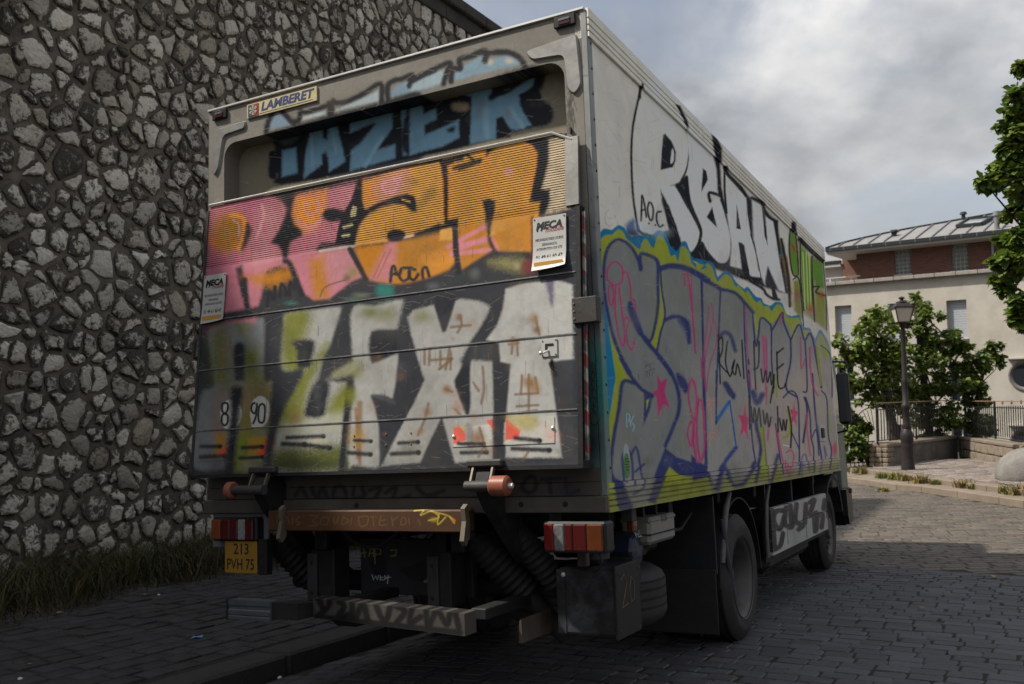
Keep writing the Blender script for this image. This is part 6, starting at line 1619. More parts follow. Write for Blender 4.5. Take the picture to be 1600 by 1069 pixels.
# cells: weighted Voronoi on jittered sites
pitch = .196; rw = random.Random(4); sites = []
u0, u1, v0_, v1_ = -1.2, 11.5, -1.2, WALLTOP-.46
nu = int((u1-u0)/pitch); nv = int((v1_-v0_)/pitch)
G = {}
for j in range(nv):
    for i in range(nu):
        if rw.random() < .13: continue
        x = u0+(i+.5+rw.uniform(-.42,.42)+(.5 if j % 2 else 0))*pitch; y = v0_+(j+.5+rw.uniform(-.40,.40))*pitch
        G[i, j] = (x, y, rw.uniform(-.020, .024)*(1.9 if rw.random() < .3 else 1))
cells = []
for (i, j), (x, y, w) in G.items():
    p = WP0+e_u*x; px, py, d = pix((p[0], p[1], y))
    if d < 1 or px < -220 or px > 860 or py < -220 or py > 1040: continue
    # cut off what the lorry always hides
    if px > 540 and py > 330: continue
    poly = [(x-.6, y-.6), (x+.6, y-.6), (x+.6, y+.6), (x-.6, y+.6)]
    for di in range(-3, 4):
        for dj in range(-3, 4):
            q = G.get((i+di, j+dj))
            if q is None or (di == 0 and dj == 0): continue
            ex, ey = q[0]-x, q[1]-y; L2 = ex*ex+ey*ey
            t = .5+(w-q[2])/(2*L2)*1.0
            t = max(.25, min(.75, t))
            c = (x+ex*t)*ex+(y+ey*t)*ey
            new = []
            for k in range(len(poly)):
                a = poly[k]; b = poly[(k+1) % len(poly)]; da = a[0]*ex+a[1]*ey-c; db = b[0]*ex+b[1]*ey-c
                if da <= 0: new.append(a)
                if (da < 0) != (db < 0):
                    s = da/(da-db); new.append((a[0]+(b[0]-a[0])*s, a[1]+(b[1]-a[1])*s))
            poly = new
            if not poly: break
        if not poly: break
    if len(poly) < 3: continue
    A = abs(sum(poly[k][0]*poly[(k+1) % len(poly)][1]-poly[(k+1) % len(poly)][0]*poly[k][1] for k in range(len(poly))))/2
    if A < .006: continue
    cells.append((A*(1/d)**2, x, y, poly, px, py))
def stone(rr, poly):
    cx_ = sum(p[0] for p in poly)/len(poly); cy_ = sum(p[1] for p in poly)/len(poly)
    # resample the outline to 10 points, shrunk for the mortar gap, corners softened
    per = []; n = len(poly); tot = 0
    for k in range(n):
        a = poly[k]; b = poly[(k+1) % n]; l = math.hypot(b[0]-a[0], b[1]-a[1]); per.append((tot, l, a, b)); tot += l
    K_ = 10; ring = []; ph = rr.random()*tot/K_
    for k in range(K_):
        s = (ph+tot*k/K_) % tot
        for (t0, l, a, b) in per:
            if t0 <= s <= t0+l+1e-9:
                f = (s-t0)/max(l, 1e-9); ring.append([a[0]+(b[0]-a[0])*f, a[1]+(b[1]-a[1])*f]); break
    K_ = len(ring)
    gap = rr.uniform(.008, .020)
    out = []
    for k in range(K_):
        x, y = ring[k]; dx_, dy_ = x-cx_, y-cy_; l = math.hypot(dx_, dy_)+1e-6; l2 = max(.35*l, (l*.90+.010)-gap-rr.uniform(-.015, .017)); out.append((cx_+dx_/l*l2, cy_+dy_/l*l2))
    h = rr.uniform(.022, .050)
    vs = [(x, .012, y) for x, y in out]
    vs += [(cx_+(x-cx_)*.95+rr.uniform(-.003,.003), -h*.55, cy_+(y-cy_)*.95+rr.uniform(-.003,.003)) for x, y in out]
    vs += [(cx_+(x-cx_)*.66+rr.uniform(-.012,.012), -h*rr.uniform(.8, 1.25), cy_+(y-cy_)*.66+rr.uniform(-.012,.012)) for x, y in out]
    vs += [(cx_, -h*rr.uniform(.8, 1.3), cy_)]
    fs = []
    for r in range(2):
        for k in range(K_): fs.append((r*K_+k, r*K_+(k+1) % K_, (r+1)*K_+(k+1) % K_, (r+1)*K_+k))
    for k in range(K_): fs.append((2*K_+k, 2*K_+(k+1) % K_, 3*K_))
    core = [0.0]*K_+[.30]*K_+[rr.uniform(.6, 1.0) for _ in range(K_)]+[rr.uniform(.8, 1.0)]
    t = rr.uniform(.66, 1.18); g = max(0, rr.gauss(.16, .24)); bl = rr.gauss(.01, .06)
    return vs, fs, (t, min(1, g), bl), core
cells.sort(key=lambda c: -c[0] if (-10 < c[4] < 780 and -10 < c[5] < 920) else 1-c[0])
V = []; F = []; Cc = []; Kc = []
for n_, (A, x, y, poly, px, py) in enumerate(cells):
    v_, f_, col, core = stone(rw, poly)
    if n_ < 300:
        mb = MB(); mb.v = v_; mb.f = f_; me = mb.mesh('stone', LST, 28); tint_attr(me, [col]*len(me.polygons)); me.attributes.new('core', 'FLOAT', 'POINT').data.foreach_set('value', core); place('stone', me, wall)
    else:
        o_ = len(V); V += v_; F += [tuple(i+o_ for i in f) for f in f_]; Cc += [col]*len(f_); Kc += core
mb = MB(); mb.v = V; mb.f = F; me = mb.mesh('stones', LST, 28); tint_attr(me, Cc); me.attributes.new('core', 'FLOAT', 'POINT').data.foreach_set('value', Kc); o = place('stones', me, wall); o['kind'] = 'stuff'
print('wall stones', len(cells))
# the terrace the wall holds back
terr = MB().box((-40, .72, -3), (11.5, 30, WALLTOP-.25)).build('terrace', EARTH); terr.matrix_world = WMX; terr['kind'] = 'structure'
# ------------------------------------------------------------------ grass along the foot of the wall
def grass_patch(name, m, n, place_fn, h0, h1, w, lean, seed, tri=3):
    rg = np.random.RandomState(seed); P = place_fn(rg, n); n = len(P)
    h = rg.uniform(h0, h1, n)*rg.choice([1, 1, 1.25, .6], n); a = rg.uniform(0, 2*np.pi, n); dx_ = np.cos(a); dy_ = np.sin(a); ln = rg.uniform(.1, 1.0, n)*lean*h
    la = rg.uniform(0, 2*np.pi, n); lx = np.cos(la)*ln; ly = np.sin(la)*ln
    V = np.zeros((n, 5, 3)); ww = w*rg.uniform(.6, 1.3, n)
    for k, (t, f) in enumerate(((0, 1), (.5, .8), (1, 0))):
        cx_ = P[:, 0]+lx*t*t; cy_ = P[:, 1]+ly*t*t; cz_ = P[:, 2]+h*t*(1-.25*t*lean)
        if k < 2:
            V[:, 2*k] = np.stack([cx_-dx_*ww*f/2, cy_-dy_*ww*f/2, cz_], 1); V[:, 2*k+1] = np.stack([cx_+dx_*ww*f/2, cy_+dy_*ww*f/2, cz_], 1)
        else: V[:, 4] = np.stack([cx_, cy_, cz_], 1)
    me = bpy.data.meshes.new(name); me.vertices.add(n*5); me.vertices.foreach_set('co', V.ravel().astype(np.float32))
    base = np.arange(n)[:, None]*5
    F = np.concatenate([base+np.array([[0, 1, 3, 2]])], 1); T = base+np.array([[2, 3, 4]])
    me.loops.add(n*7); me.polygons.add(n*2)
    li = np.concatenate([F, T], 1).ravel(); me.loops.foreach_set('vertex_index', li.astype(np.int32))
    ls = np.stack([np.arange(n)*7, np.arange(n)*7+4], 1).ravel(); me.polygons.foreach_set('loop_start', ls.astype(np.int32))
    try: me.polygons.foreach_set('loop_total', np.tile([4, 3], n).astype(np.int32))
    except Exception: pass
    me.update(calc_edges=True); me.validate(); me.materials.append(m)
    tv = rg.uniform(.55, 1.35, n); yl = (rg.rand(n) < .22)
    cols = np.stack([tv*np.where(yl, 2.0, 1), tv*np.where(yl, 1.35, 1), tv*np.where(yl, 1.0, 1)], 1); tint_attr(me, np.repeat(cols, 2, 0))
    o = bpy.data.objects.new(name, me); COL.objects.link(o); return o
GRS = mat('wild_grass', (0.040, 0.044, 0.017), .7, 0, attr='tint')
def grass_pos(rg, n):
    Y = rg.uniform(-3, 11.5, n); k = rg.rand(n)**.8
    edge = -5.12-.09*np.clip(Y, -2, 4)+.10*np.sin(Y*2.3)+.08*np.sin(Y*5.1+1)
    X = edge+(-6.62-edge)*k
    out = np.stack([X, Y, -.965+.055*(KX-X)-.005], 1)
    return out @ RWT.T + TW
g_ = grass_patch('grass', GRS, 27000, grass_pos, .10, .50, .009, 1.1, 5); tag(g_, 'long dark wild grass growing along the foot of the stone wall', 'grass', kind='stuff')
def dry_pos(rg, n):
    Y = rg.uniform(-2.5, 8, n); X = -5.10-.09*np.clip(Y, -2, 4)+.10*np.sin(Y*2.3)+rg.normal(0, .09, n)
    return np.stack([X, Y, -.965+.055*(KX-X)-.005], 1) @ RWT.T + TW
DRY = mat('dry_grass', (0.050, 0.038, 0.020), .8, 0, attr='tint')
g_ = grass_patch('dry_grass', DRY, 1500, dry_pos, .04, .14, .008, 1.4, 6); tag(g_, 'dry straw coloured grass at the edge of the paving', 'grass', kind='stuff')
def moss_pos(rg, n):
    c = rg.randint(0, 26, n); cx_ = np.random.RandomState(8).uniform(-5, -2.9, 26)[c]; cy_ = np.random.RandomState(9).uniform(-1, 5, 26)[c]
    X = cx_+rg.normal(0, .035, n); Y = cy_+rg.normal(0, .06, n)
    return np.stack([X, Y, -.965+.055*(KX-X)-.006], 1) @ RWT.T + TW
g_ = grass_patch('joint_weed', GRS, 700, moss_pos, .01, .035, .006, 1.0, 7); tag(g_, 'small tufts of weed in the joints of the left pavement', 'weeds', kind='stuff')
# litter
LB_ = mat('blue_scrap', (.10,.22,.40), .6)
p = t2w((-3.25, .35, pav_z(-3.25, .35)+.012))
q_ = on_ground(308, 998)
def pav_hit(px, py):
    d = RWT.T @ ray(px, py); s = (-.965+.055*(KX-CAM_T[0])-CAM_T[2])/(d[2]+.055*d[0]); return CAM_T+s*d
t_ = pav_hit(308, 998); p = t2w((t_[0], t_[1], t_[2]+.006))
o = MB().add([(-.04,-.02,.0),(.0,-.028,.012),(.04,-.012,.004),(.035,.02,.016),(-.01,.025,.004),(-.03,.01,.012)], [(0,1,5),(1,2,3),(1,3,4),(1,4,5)]).build('paper_scrap', LB_); o.location = p; tag(o, 'crumpled light blue paper scrap lying on the left pavement', 'litter')
for k, (px, py, s_, nm, lab, m_) in enumerate(((437, 1062, .016, 'pebble', 'white pebble in the gutter below the kerb', mat('pebble_white', (.5,.49,.46), .8)), (248, 931, .014, 'pebble', 'white pebble at the edge of the grass', mat('pebble_white', (.5,.49,.46), .8)), (226, 931, .018, 'pebble', 'brown pebble at the edge of the grass', mat('pebble_brown', (.16,.11,.07), .8)), (31, 1063, .014, 'pebble', 'white pebble near the bottom left corner of the pavement', mat('pebble_white', (.5,.49,.46), .8)))):
    t_ = pav_hit(px, py); pz_ = t_[2]+.008
    if k == 0: p = on_ground(px, py)+np.array([0, 0, .012])
    else: p = t2w((t_[0], t_[1], pz_))
    rr = random.Random(k); mb = MB().lathe([(-s_*.6, s_*.3), (-s_*.3, s_*.9), (s_*.2, s_), (s_*.6, s_*.4)], (0,0,0), (0,0,1), 7); mb.v = [(x*rr.uniform(.8,1.2), y*rr.uniform(.8,1.2), z) for x, y, z in mb.v]
    o = mb.build(nm, m_, smooth=60); o.location = p; tag(o, lab, 'pebble')
LEAFY = mat('yellow_leaf', (.30,.20,.03), .7); LEAFG = mat('fallen_green_leaf', (.10,.17,.03), .6)
def leaf_on(px, py, s_, m_, lab, gnd):
    rr = random.Random(int(px)); p = on_ground(px, py)+np.array([0,0,.02]) if gnd else None
    if not gnd: t_ = pav_hit(px, py); p = t2w((t_[0], t_[1], t_[2]+.012))
    pts = [(-1,0,0),(-.5,.4,.15),(.1,.5,.1),(.6,.3,.2),(1,0,.05),(.5,-.35,.12),(-.1,-.5,.2),(-.6,-.3,.05)]
    o = MB().add([(x*s_, y*s_, z*s_) for x, y, z in pts]+[(0,0,-.02*s_)], [(i, (i+1) % 8, 8) for i in range(8)]).build('fallen_leaf', m_); o.location = p; o.rotation_euler = (rr.uniform(-.2,.2), rr.uniform(-.2,.2), rr.uniform(0,6)); tag(o, lab, 'leaf')
leaf_on(1594, 866, .075, LEAFG, 'green leaf lying on the cobbles at the right edge', True)
leaf_on(1553, 904, .05, LEAFY, 'yellow leaf on the shaded cobbles at the right', True)
leaf_on(1441, 954, .035, LEAFY, 'small yellow leaf on the shaded cobbles right of the rear wheel', True)
leaf_on(92, 960, .035, LEAFY, 'yellow leaf at the edge of the grass by the left pavement', False)
leaf_on(46, 1041, .025, LEAFY, 'small yellow leaf in the lower left corner of the pavement', False)
# ------------------------------------------------------------------ the little square beyond the road
FKB = mat('far_kerb_stone', (0.185, 0.15, 0.115), .85, 0, .18, 3, .3, 40, (.16,.12,.08), 2, .5)
FPV = mat('far_paving', (0.18, 0.16, 0.14), .85, 0, .2, 4, .35, 30, (.11,.095,.075), 3, .5, attr='tint')
def poly_along(pts, step):
    out = []; 
    for a, b in zip(pts[:-1], pts[1:]):
        a = np.array(a); b = np.array(b); L_ = np.linalg.norm(b-a); n = max(1, int(round(L_/step)))
        for k in range(n): out.append(a+(b-a)*k/n)
    out.append(np.array(pts[-1])); return out
def kerb_run(name, pts, dz0, dz1, depth, step, m):
    root = empty(name); root['kind'] = 'structure'
    P = poly_along(pts, step); n = len(P)
    nr = []
    for i in range(n):
        d = P[min(i+1, n-1)]-P[max(i-1, 0)]; d = d/np.linalg.norm(d); q = np.array([-d[1], d[0]]); nr.append(q)
    # away from the road = towards the square
    for i in range(n-1):
        a, b = P[i], P[i+1]; d = (b-a)/np.linalg.norm(b-a)*.006; a2, b2 = a+d, b-d
        qa, qb = nr[i]*depth, nr[i+1]*depth
        def z(p, h): return road_z(p[0], p[1])+h
        c = .015; vs = []
        na_, nb_ = nr[i], nr[i+1]
        ring = [(a2, b2, 0, dz0-.25), (a2, b2, 0, dz1-c), (a2, b2, c, dz1), (a2, b2, depth, dz1), (a2, b2, depth, dz0-.25)]
        for (A_, B_, o_, h) in ring: vs += [(*(A_+na_*o_), z(A_, h)), (*(B_+nb_*o_), z(B_, h))]
        k = len(ring); fs = [(2*j, 2*j+1, 2*((j+1) % k)+1, 2*((j+1) % k)) for j in range(k)] + [tuple(2*j for j in range(k)), tuple(2*j+1 for j in range(k-1, -1, -1))]
        MB().add(vs, fs).build('kerb_stone', m, root)
    return P, nr
kp, kn = kerb_run('far_kerb', FK, 0, .125, .34, 1.25, FKB)
UK = [on_ground(*q, .125)[:2] for q in ((1240, 724), (1340, 738), (1400, 746.5), (1490, 760), (1600, 774.5), (1700, 794), (1900, 840), (2300, 940))]
kp2, kn2 = kerb_run('square_kerb', UK, .125, .225, .30, 1.15, FKB)
# gutter strip between, and the paving of the square
grid = []
def strip(name, A, B, dzA, dzB, m, kind='structure'):
    vs = []; fs = []; n = len(A)
    for a, b in zip(A, B): vs += [(a[0], a[1], road_z(a[0], a[1])+dzA), (b[0], b[1], road_z(b[0], b[1])+dzB)]
    for i in range(n-1): fs.append((2*i, 2*i+2, 2*i+3, 2*i+1))
    o = MB().add(vs, fs).build(name, m); o['kind'] = kind; return o
A_ = [p+q*.2 for p, q in zip(kp, kn)]; B_ = [p+q*1.1 for p, q in zip(kp, kn)]
strip('verge', A_, B_, .115, .12, mat('verge_dust', (.16,.135,.10), .95, 0, .25, 4, .3, 30))
sq_A = [p+q*.2 for p, q in zip(kp2, kn2)]
vs = []; fs = []; rows = 14
for p, q in zip(kp2, kn2):
    for k in range(rows):
        t = .2+k*1.0; w_ = p+np.array([.25, .97])*t; vs.append((w_[0], w_[1], road_z(w_[0], w_[1])+.218))
for i in range(len(kp2)-1):
    for k in range(rows-1): a = i*rows+k; fs.append((a, a+rows, a+rows+1, a+1))
sq = MB().add(vs, fs).build('square', mat('square_joint', (.12,.10,.08), .95, 0, .2, 5)); sq['kind'] = 'structure'
# paving setts of the square (all seen very obliquely)
sq_items = []
ln_ = np.array(UK[-1])-np.array(UK[0])
for j in range(0, 60):
    off = r_.uniform(0, .3)
    for i in range(0, 90):
        x = 6.5+i*.24+off; y = 14+j*.20+r_.uniform(-.01, .01)
        best = 1e9; sg = 0
        for a, b in zip(UK[:-1], UK[1:]):
            ex, ey = b[0]-a[0], b[1]-a[1]; t = max(0, min(1, ((x-a[0])*ex+(y-a[1])*ey)/(ex*ex+ey*ey))); dx_, dy_ = x-a[0]-t*ex, y-a[1]-t*ey; d = dx_*dx_+dy_*dy_
            if d < best: best = d; sg = ex*dy_-ey*dx_
        if sg <= 0 or best < .42**2: continue
        z = road_z(x, y)+.225; px, py, d = pix((x, y, z))
        if px < 1290 or px > 2100: continue
        sq_items.append((d, x, y, z, r_.uniform(-.02, .02), .23/LX, .19/LY, px, py))
joined('paving_setts', sq_items, FPV, sq, shapes_, (-.003, .006))
# ------------------------------------------------------------------ boulder
def lump(name, m, c, rx, ry, rz, seed, n=3, rough=.06):
    bm = bmesh.new(); bmesh.ops.create_icosphere(bm, subdivisions=n, radius=1)
    rr = random.Random(seed); ph = [rr.uniform(0, 6) for _ in range(6)]
    for v in bm.verts:
        p = v.co; s = 1+rough*(math.sin(3*p.x+ph[0])+math.sin(4*p.y+ph[1])+math.sin(3.5*p.z+ph[2]))
        e = lambda t: math.copysign(abs(t)**.72, t)
        v.co = Vector((e(p.x)*rx*s, e(p.y)*ry*s, (e(p.z)*rz*s if p.z > 0 else max(-.35, p.z)*rz)))
    me = bpy.data.meshes.new(name); bm.to_mesh(me); bm.free(); me.materials.append(m); shade_smooth(me, 60)
    o = bpy.data.objects.new(name, me); COL.objects.link(o); o.location = c; return o
bb = on_ground(1612, 749, .225)
o = lump('boulder', mat('boulder_granite', (0.18, 0.17, 0.155), .9, 0, .25, 4, .5, 25, (.10,.09,.08), 3, .5), (bb[0], bb[1], bb[2]+.10), .66, .55, .52, 3)
tag(o, 'large rounded grey boulder on the pavement of the square at the right edge', 'boulder')
# ------------------------------------------------------------------ weeds along the far kerb
for k, (px, py, s_, yel) in enumerate(((1345, 740, .26, 1), (1379, 747, .18, 0), (1400, 749.5, .22, 0), (1414, 751, .20, 1), (1440, 755, .24, 1), (1462, 757, .14, 0), (1508, 762, .22, 1), (1524, 764, .14, 0), (1573, 771, .18, 0), (1590, 773, .26, 1), (1381, 768.5, .12, 0))):
    dz = .0 if k == 10 else .125
    c = on_ground(px, py, dz)
    def wp(rg, n, c=c, s_=s_):
        a = rg.normal(0, s_*.40, n); b = rg.normal(0, s_*.25, n); return np.stack([c[0]+a, c[1]+b, np.full(n, c[2])], 1)
    g_ = grass_patch('weed_tuft', mat('weed_yellow', (.14,.12,.045), .8, 0, attr='tint') if yel else mat('weed_green', (.11,.13,.03), .7, 0, attr='tint'), 170, wp, s_*.4, s_*1.0, .022, .8, 40+k)
    L_ = ['dry yellow weed tuft on the far kerb nearest to the lorry', 'small green weed on the far kerb left of the lamp post', 'green weed on the far kerb in front of the lamp post', 'yellowish weed on the far kerb just right of the lamp post', 'second yellow weed tuft right of the lamp post on the kerb', 'low green weed between two yellow tufts on the far kerb', 'lone tall yellow weed in the middle of the far kerb', 'short green weed beside the lone yellow weed', 'green weed on the far kerb near the boulder', 'yellow weed on the far kerb in front of the boulder', 'little weed in the gutter at the foot of the far kerb'][k]
    tag(g_, L_, 'weed', 'weeds along the far kerb')
# ------------------------------------------------------------------ low wall, railing, pier
LWS = mat('low_wall_stone', (0.20, 0.165, 0.125), .9, 0, .25, 4, .5, 30, (.16,.13,.10), 3, .5); LWM = mat('low_wall_render', (0.11, 0.10, 0.085), .95, 0, .3, 3, .4, 25, (.2,.18,.15), 2, .6)
lwp = [on_ground(1386, 729, .225), on_ground(1498, 712, .225), on_ground(1600, 729.5, .225), on_ground(1760, 752, .225)]
for q in lwp: q[2] = road_z(q[0], q[1])+.215
HLW = .58
lw = empty('low_wall', tuple(lwp[0])); tag(lw, 'low stone wall with coping that carries the black railing round the square', 'wall')
lw_inv = Matrix.Translation(lwp[0]).inverted()
def seg_frame(a, b):
    d = Vector((b[0]-a[0], b[1]-a[1], 0)); L_ = d.length; d.normalize(); n_ = Vector((-d.y, d.x, 0))
    sl = (b[2]-a[2])/L_
    return Matrix(((d.x, n_.x, 0, a[0]), (d.y, n_.y, 0, a[1]), (sl, 0, 1, a[2]), (0, 0, 0, 1))), L_
segs = [seg_frame(a, b) for a, b in zip(lwp[:-1], lwp[1:])]
rl = random.Random(9)
for si, (M_, L_) in enumerate(segs):
    Mi = lw_inv @ M_
    o = MB().box((0 if si else .02, .02, -.3), (L_, .42, HLW-.09)).build('wall_core', LWM, lw); o.matrix_local = Mi
    u = 0
    while u < L_-.02:
        w_ = min(rl.uniform(.9, 1.3), L_-u); o = MB().box((u+.004, -.03, HLW-.09), (u+w_-.004, .47, HLW), .015).build('coping_stone', FKB, lw, 30); o.matrix_local = Mi; u += w_
    if si >= 1:
        for row, (z0, z1) in enumerate(((-.02, .21), (.225, .485))):
            u = rl.uniform(0, .15)
            while u < min(L_, 7)-.15:
                w_ = rl.uniform(.25, .62); o = MB().box((u, -.006-rl.uniform(0, .02), z0+rl.uniform(0, .02)), (min(u+w_-.015, L_), .03, z1-rl.uniform(0, .02)), .012).build('wall_stone', LWS, lw, 40); o.matrix_local = Mi; u += w_
# pier at the left end: rubble quoins
M_, L_ = segs[0]; Mi = lw_inv @ M_
for row in range(4):
    z0 = -.02+row*.128
    for k, (xa, xb) in enumerate(((-.03, .22), (.23, .40)) if row % 2 else ((-.03, .14), (.15, .33))):
        o = MB().box((xa, -.03-rl.uniform(0, .015), z0), (xb, .10, z0+.118), .02).build('wall_stone', LWS, lw, 40); o.matrix_local = Mi
    for ya, yb in (((.11, .26), (.27, .44)) if row % 2 else ((.11, .30), (.31, .44))):
        o = MB().box((-.035-rl.uniform(0, .015), ya, z0), (.06, yb, z0+.118), .02).build('wall_stone', LWS, lw, 40); o.matrix_local = Mi
IRON = mat('black_iron', (.016, .018, .020), .5, .3, .2, 10, 0, 60, (.12,.06,.04), 12, .25); RUSTY = mat('rusty_handrail', (.26,.15,.11), .65, .1, .2, 8)
fence = empty('iron_railing', tuple(lwp[0])); tag(fence, 'black iron railing with thin balusters on top of the low wall', 'railing')
HR = 1.02
bal = MB().cyl((0, 0, 0), (0, 0, .80), .013, n=6).mesh('baluster', IRON, 40)
ringm = MB().tube([(.045*math.cos(2*math.pi*j/12), 0, .045*math.sin(2*math.pi*j/12)) for j in range(12)], .009, 5, True).mesh('ring', IRON, 60)
postm = MB().box((-.022, -.022, 0), (.022, .022, HR-.01), .004).mesh('post', IRON)
for si, (M_, L_) in enumerate(segs):
    Mi = lw_inv @ M_ @ Matrix.Translation((0, .22, HLW))
    for nm, z0, z1, m_ in (('handrail', HR, HR+.025, RUSTY), ('rail', .855, .88, IRON), ('rail', .06, .08, IRON)):
        o = MB().box((0, -.02, z0), (L_, .02, z1), .004).build(nm, m_, fence); o.matrix_local = Mi
    npst = max(2, int(L_/1.95)); 
    for k in range(npst+(1 if si == len(segs)-1 else 0)):
        o = place('post', postm, fence, Mi @ Matrix.Translation((L_*k/npst, 0, 0)))
        for q in range(1, 4):
            u = L_*k/npst+L_/npst*(q-.0)/4.0
            if u < L_: place('ring', ringm, fence, Mi @ Matrix.Translation((u, 0, .948)))
    nb_ = int(L_/.18)
    for k in range(nb_): place('baluster', bal, fence, Mi @ Matrix.Translation(((k+.5)*L_/nb_, 0, .065)))
# lower railing with a fan, left of the pier, running away behind the lorry
ga = lwp[0].copy(); gb_ = at(1312, 700, 25.5); gb_[2] = road_z(gb_[0], gb_[1])+.05
Mg, Lg = seg_frame((ga[0]-.1, ga[1]+.3, ga[2]), gb_)
gate = empty('iron_gate', (ga[0]-.1, ga[1]+.3, ga[2])); tag(gate, 'black iron gate with a fan of rays left of the low wall', 'gate'); gi = Matrix.Translation((ga[0]-.1, ga[1]+.3, ga[2])).inverted() @ Mg
for nm, z0, z1 in (('rail', .62, .65), ('rail', .10, .13)): o = MB().box((0, -.015, z0), (Lg, .015, z1)).build(nm, IRON, gate); o.matrix_local = gi
for k in range(int(Lg/.16)): o = MB().cyl((0,0,-.25), (0,0,.64), .012, n=6).build('bar', IRON, gate); o.matrix_local = gi @ Matrix.Translation((.08+k*.16, 0, 0))
for k in range(9):
    a = math.radians(8+k*20.5/1.0*.55*1.0+ (0)); a = math.radians(6+k*10.5)
    o = MB().cyl((.30*math.cos(a), 0, .30*math.sin(a)), (.82*math.cos(a), 0, .82*math.sin(a)), .009, n=5).build('ray', IRON, gate); o.matrix_local = gi @ Matrix.Translation((.05, 0, .66))
for rr_ in (.28, .86): o = MB().tube([(rr_*math.cos(math.radians(a)), 0, rr_*math.sin(math.radians(a))) for a in range(0, 100, 10)], .014, 5).build('arc', IRON, gate); o.matrix_local = gi @ Matrix.Translation((.05, 0, .66))
# ------------------------------------------------------------------ lamp post
lb = on_ground(1419, 734, .225); d_l = lb[1]; ppm = FPX/d_l
H_l = 269/ppm
LPM = mat('lamp_iron', (.030, .024, .026), .5, .3, .2, 9, 0, 60, (.05,.04,.035), 10, .4)
lamp = empty('street_lamp', tuple(lb)); tag(lamp, 'old cast iron street lamp with a four sided lantern on the square', 'street lamp')
def hh(py): return (734-py)/ppm
w = 1/ppm
prof = [(0, 10.2*w), (hh(728), 10*w), (hh(722), 9.2*w), (hh(700), 8.8*w), (hh(696), 9.6*w), (hh(692), 8.6*w), (hh(690), 9.4*w), (hh(682), 9.6*w), (hh(677), 9*w), (hh(671), 6*w), (hh(668), 7*w), (hh(662), 5.4*w), (hh(640), 5.0*w), (hh(638), 6.4*w), (hh(633), 6.2*w), (hh(631), 4.6*w), (hh(600), 4.2*w), (hh(597), 5*w), (hh(594), 4*w), (hh(540), 3.4*w), (hh(514), 3.0*w), (hh(510), 5*w), (hh(506), 5*w)]
MB().lathe(prof, (0,0,0), (0,0,1), 16).build('pole', LPM, lamp, 40)
def frus(z0, r0, z1, r1, m_, name, rot=math.radians(38)):
    vs = [(r0*math.cos(rot+k*math.pi/2), r0*math.sin(rot+k*math.pi/2), z0) for k in range(4)]+[(r1*math.cos(rot+k*math.pi/2), r1*math.sin(rot+k*math.pi/2), z1) for k in range(4)]
    return MB().add(vs, [(3,2,1,0),(4,5,6,7)]+[(k, (k+1) % 4, 4+(k+1) % 4, 4+k) for k in range(4)]).build(name, m_, lamp)
GLL = mat('lantern_glass', (.50, .46, .38), .35, 0, .12, 6, spec=.5)
zb_, zt_ = hh(504), hh(482.5)
rb_, rt_ = 12.5*w, 19*w
frus(zb_-.02, rb_*1.05, zb_, rb_*1.1, LPM, 'lantern_base')
rot = math.radians(38)
for k in range(4):
    a0 = rot+k*math.pi/2; a1 = a0+math.pi/2
    P0_ = [Vector((rb_*math.cos(a), rb_*math.sin(a), zb_)) for a in (a0, a1)]; P1_ = [Vector((rt_*math.cos(a), rt_*math.sin(a), zt_)) for a in (a0, a1)]
    n_ = (P0_[0]+P0_[1]); n_.z = 0; n_.normalize(); q_ = -n_*.012
    vs = [P0_[0], P0_[1], P1_[1], P1_[0], P0_[0]+q_, P0_[1]+q_, P1_[1]+q_, P1_[0]+q_]
    MB().add(vs, [(0,1,2,3),(7,6,5,4),(0,4,5,1),(1,5,6,2),(2,6,7,3),(3,7,4,0)]).build('lantern_pane', GLL, lamp)
    MB().cyl(P0_[0], P1_[0], .014, n=6).build('lantern_bar', LPM, lamp)
frus(zt_, rt_*1.12, zt_+.03, rt_*1.12, LPM, 'lantern_rim'); frus(zt_+.031, rt_*1.02, hh(473), 9.5*w, LPM, 'lantern_roof'); 
MB().lathe([(0, 9*w), (.02, 7*w), (.04, 3*w), (.07, 2.5*w), (.09, 5*w), (.11, 5*w), (.14, 1*w)], (0,0,hh(473)), (0,0,1), 10).build('lantern_finial', LPM, lamp, 50)

# ------------------------------------------------------------------ building across the square
FU = np.array([.786, -.618, 0.]); FI = np.array([.618, .786, 0.])
F0 = at(1494, 500, 40.0); F0[2] = 0
FMX = Matrix(((FU[0], FI[0], 0, F0[0]), (FU[1], FI[1], 0, F0[1]), (0, 0, 1, 0), (0, 0, 0, 1)))
def fac(px, py, off=0.0):
    """photo pixel -> (along, up) on the plane `off` metres behind the facade"""
    r = ray(px, py); p0 = F0+FI*off; s = ((p0-CAM_POS)@FI)/(r@FI); q = CAM_POS+s*r; return (q-p0)@FU, q[2]
bld = empty('apartment_building', M=FMX); tag(bld, 'pale rendered building with a brick top storey and metal seam roof behind the trees', 'building')
REND = mat('beige_render', (.42, .392, .342), .9, 0, .08, .6, .1, 40, (.30,.27,.22), .8, .7)
CORN = mat('building_cornice', (.26, .24, .22), .9, 0, .2, 3, .3, 20, (.22,.2,.18), 4, .5)
SHUT = mat('grey_shutter', (.34, .36, .385), .5, 0, .04, 3); FRAME = mat('pale_frame', (.42, .40, .37), .6)
u_l = fac(1282, 500)[0]; u_r = fac(1760, 500)[0]; v_c = fac(1440, 432)[1]
holes = []
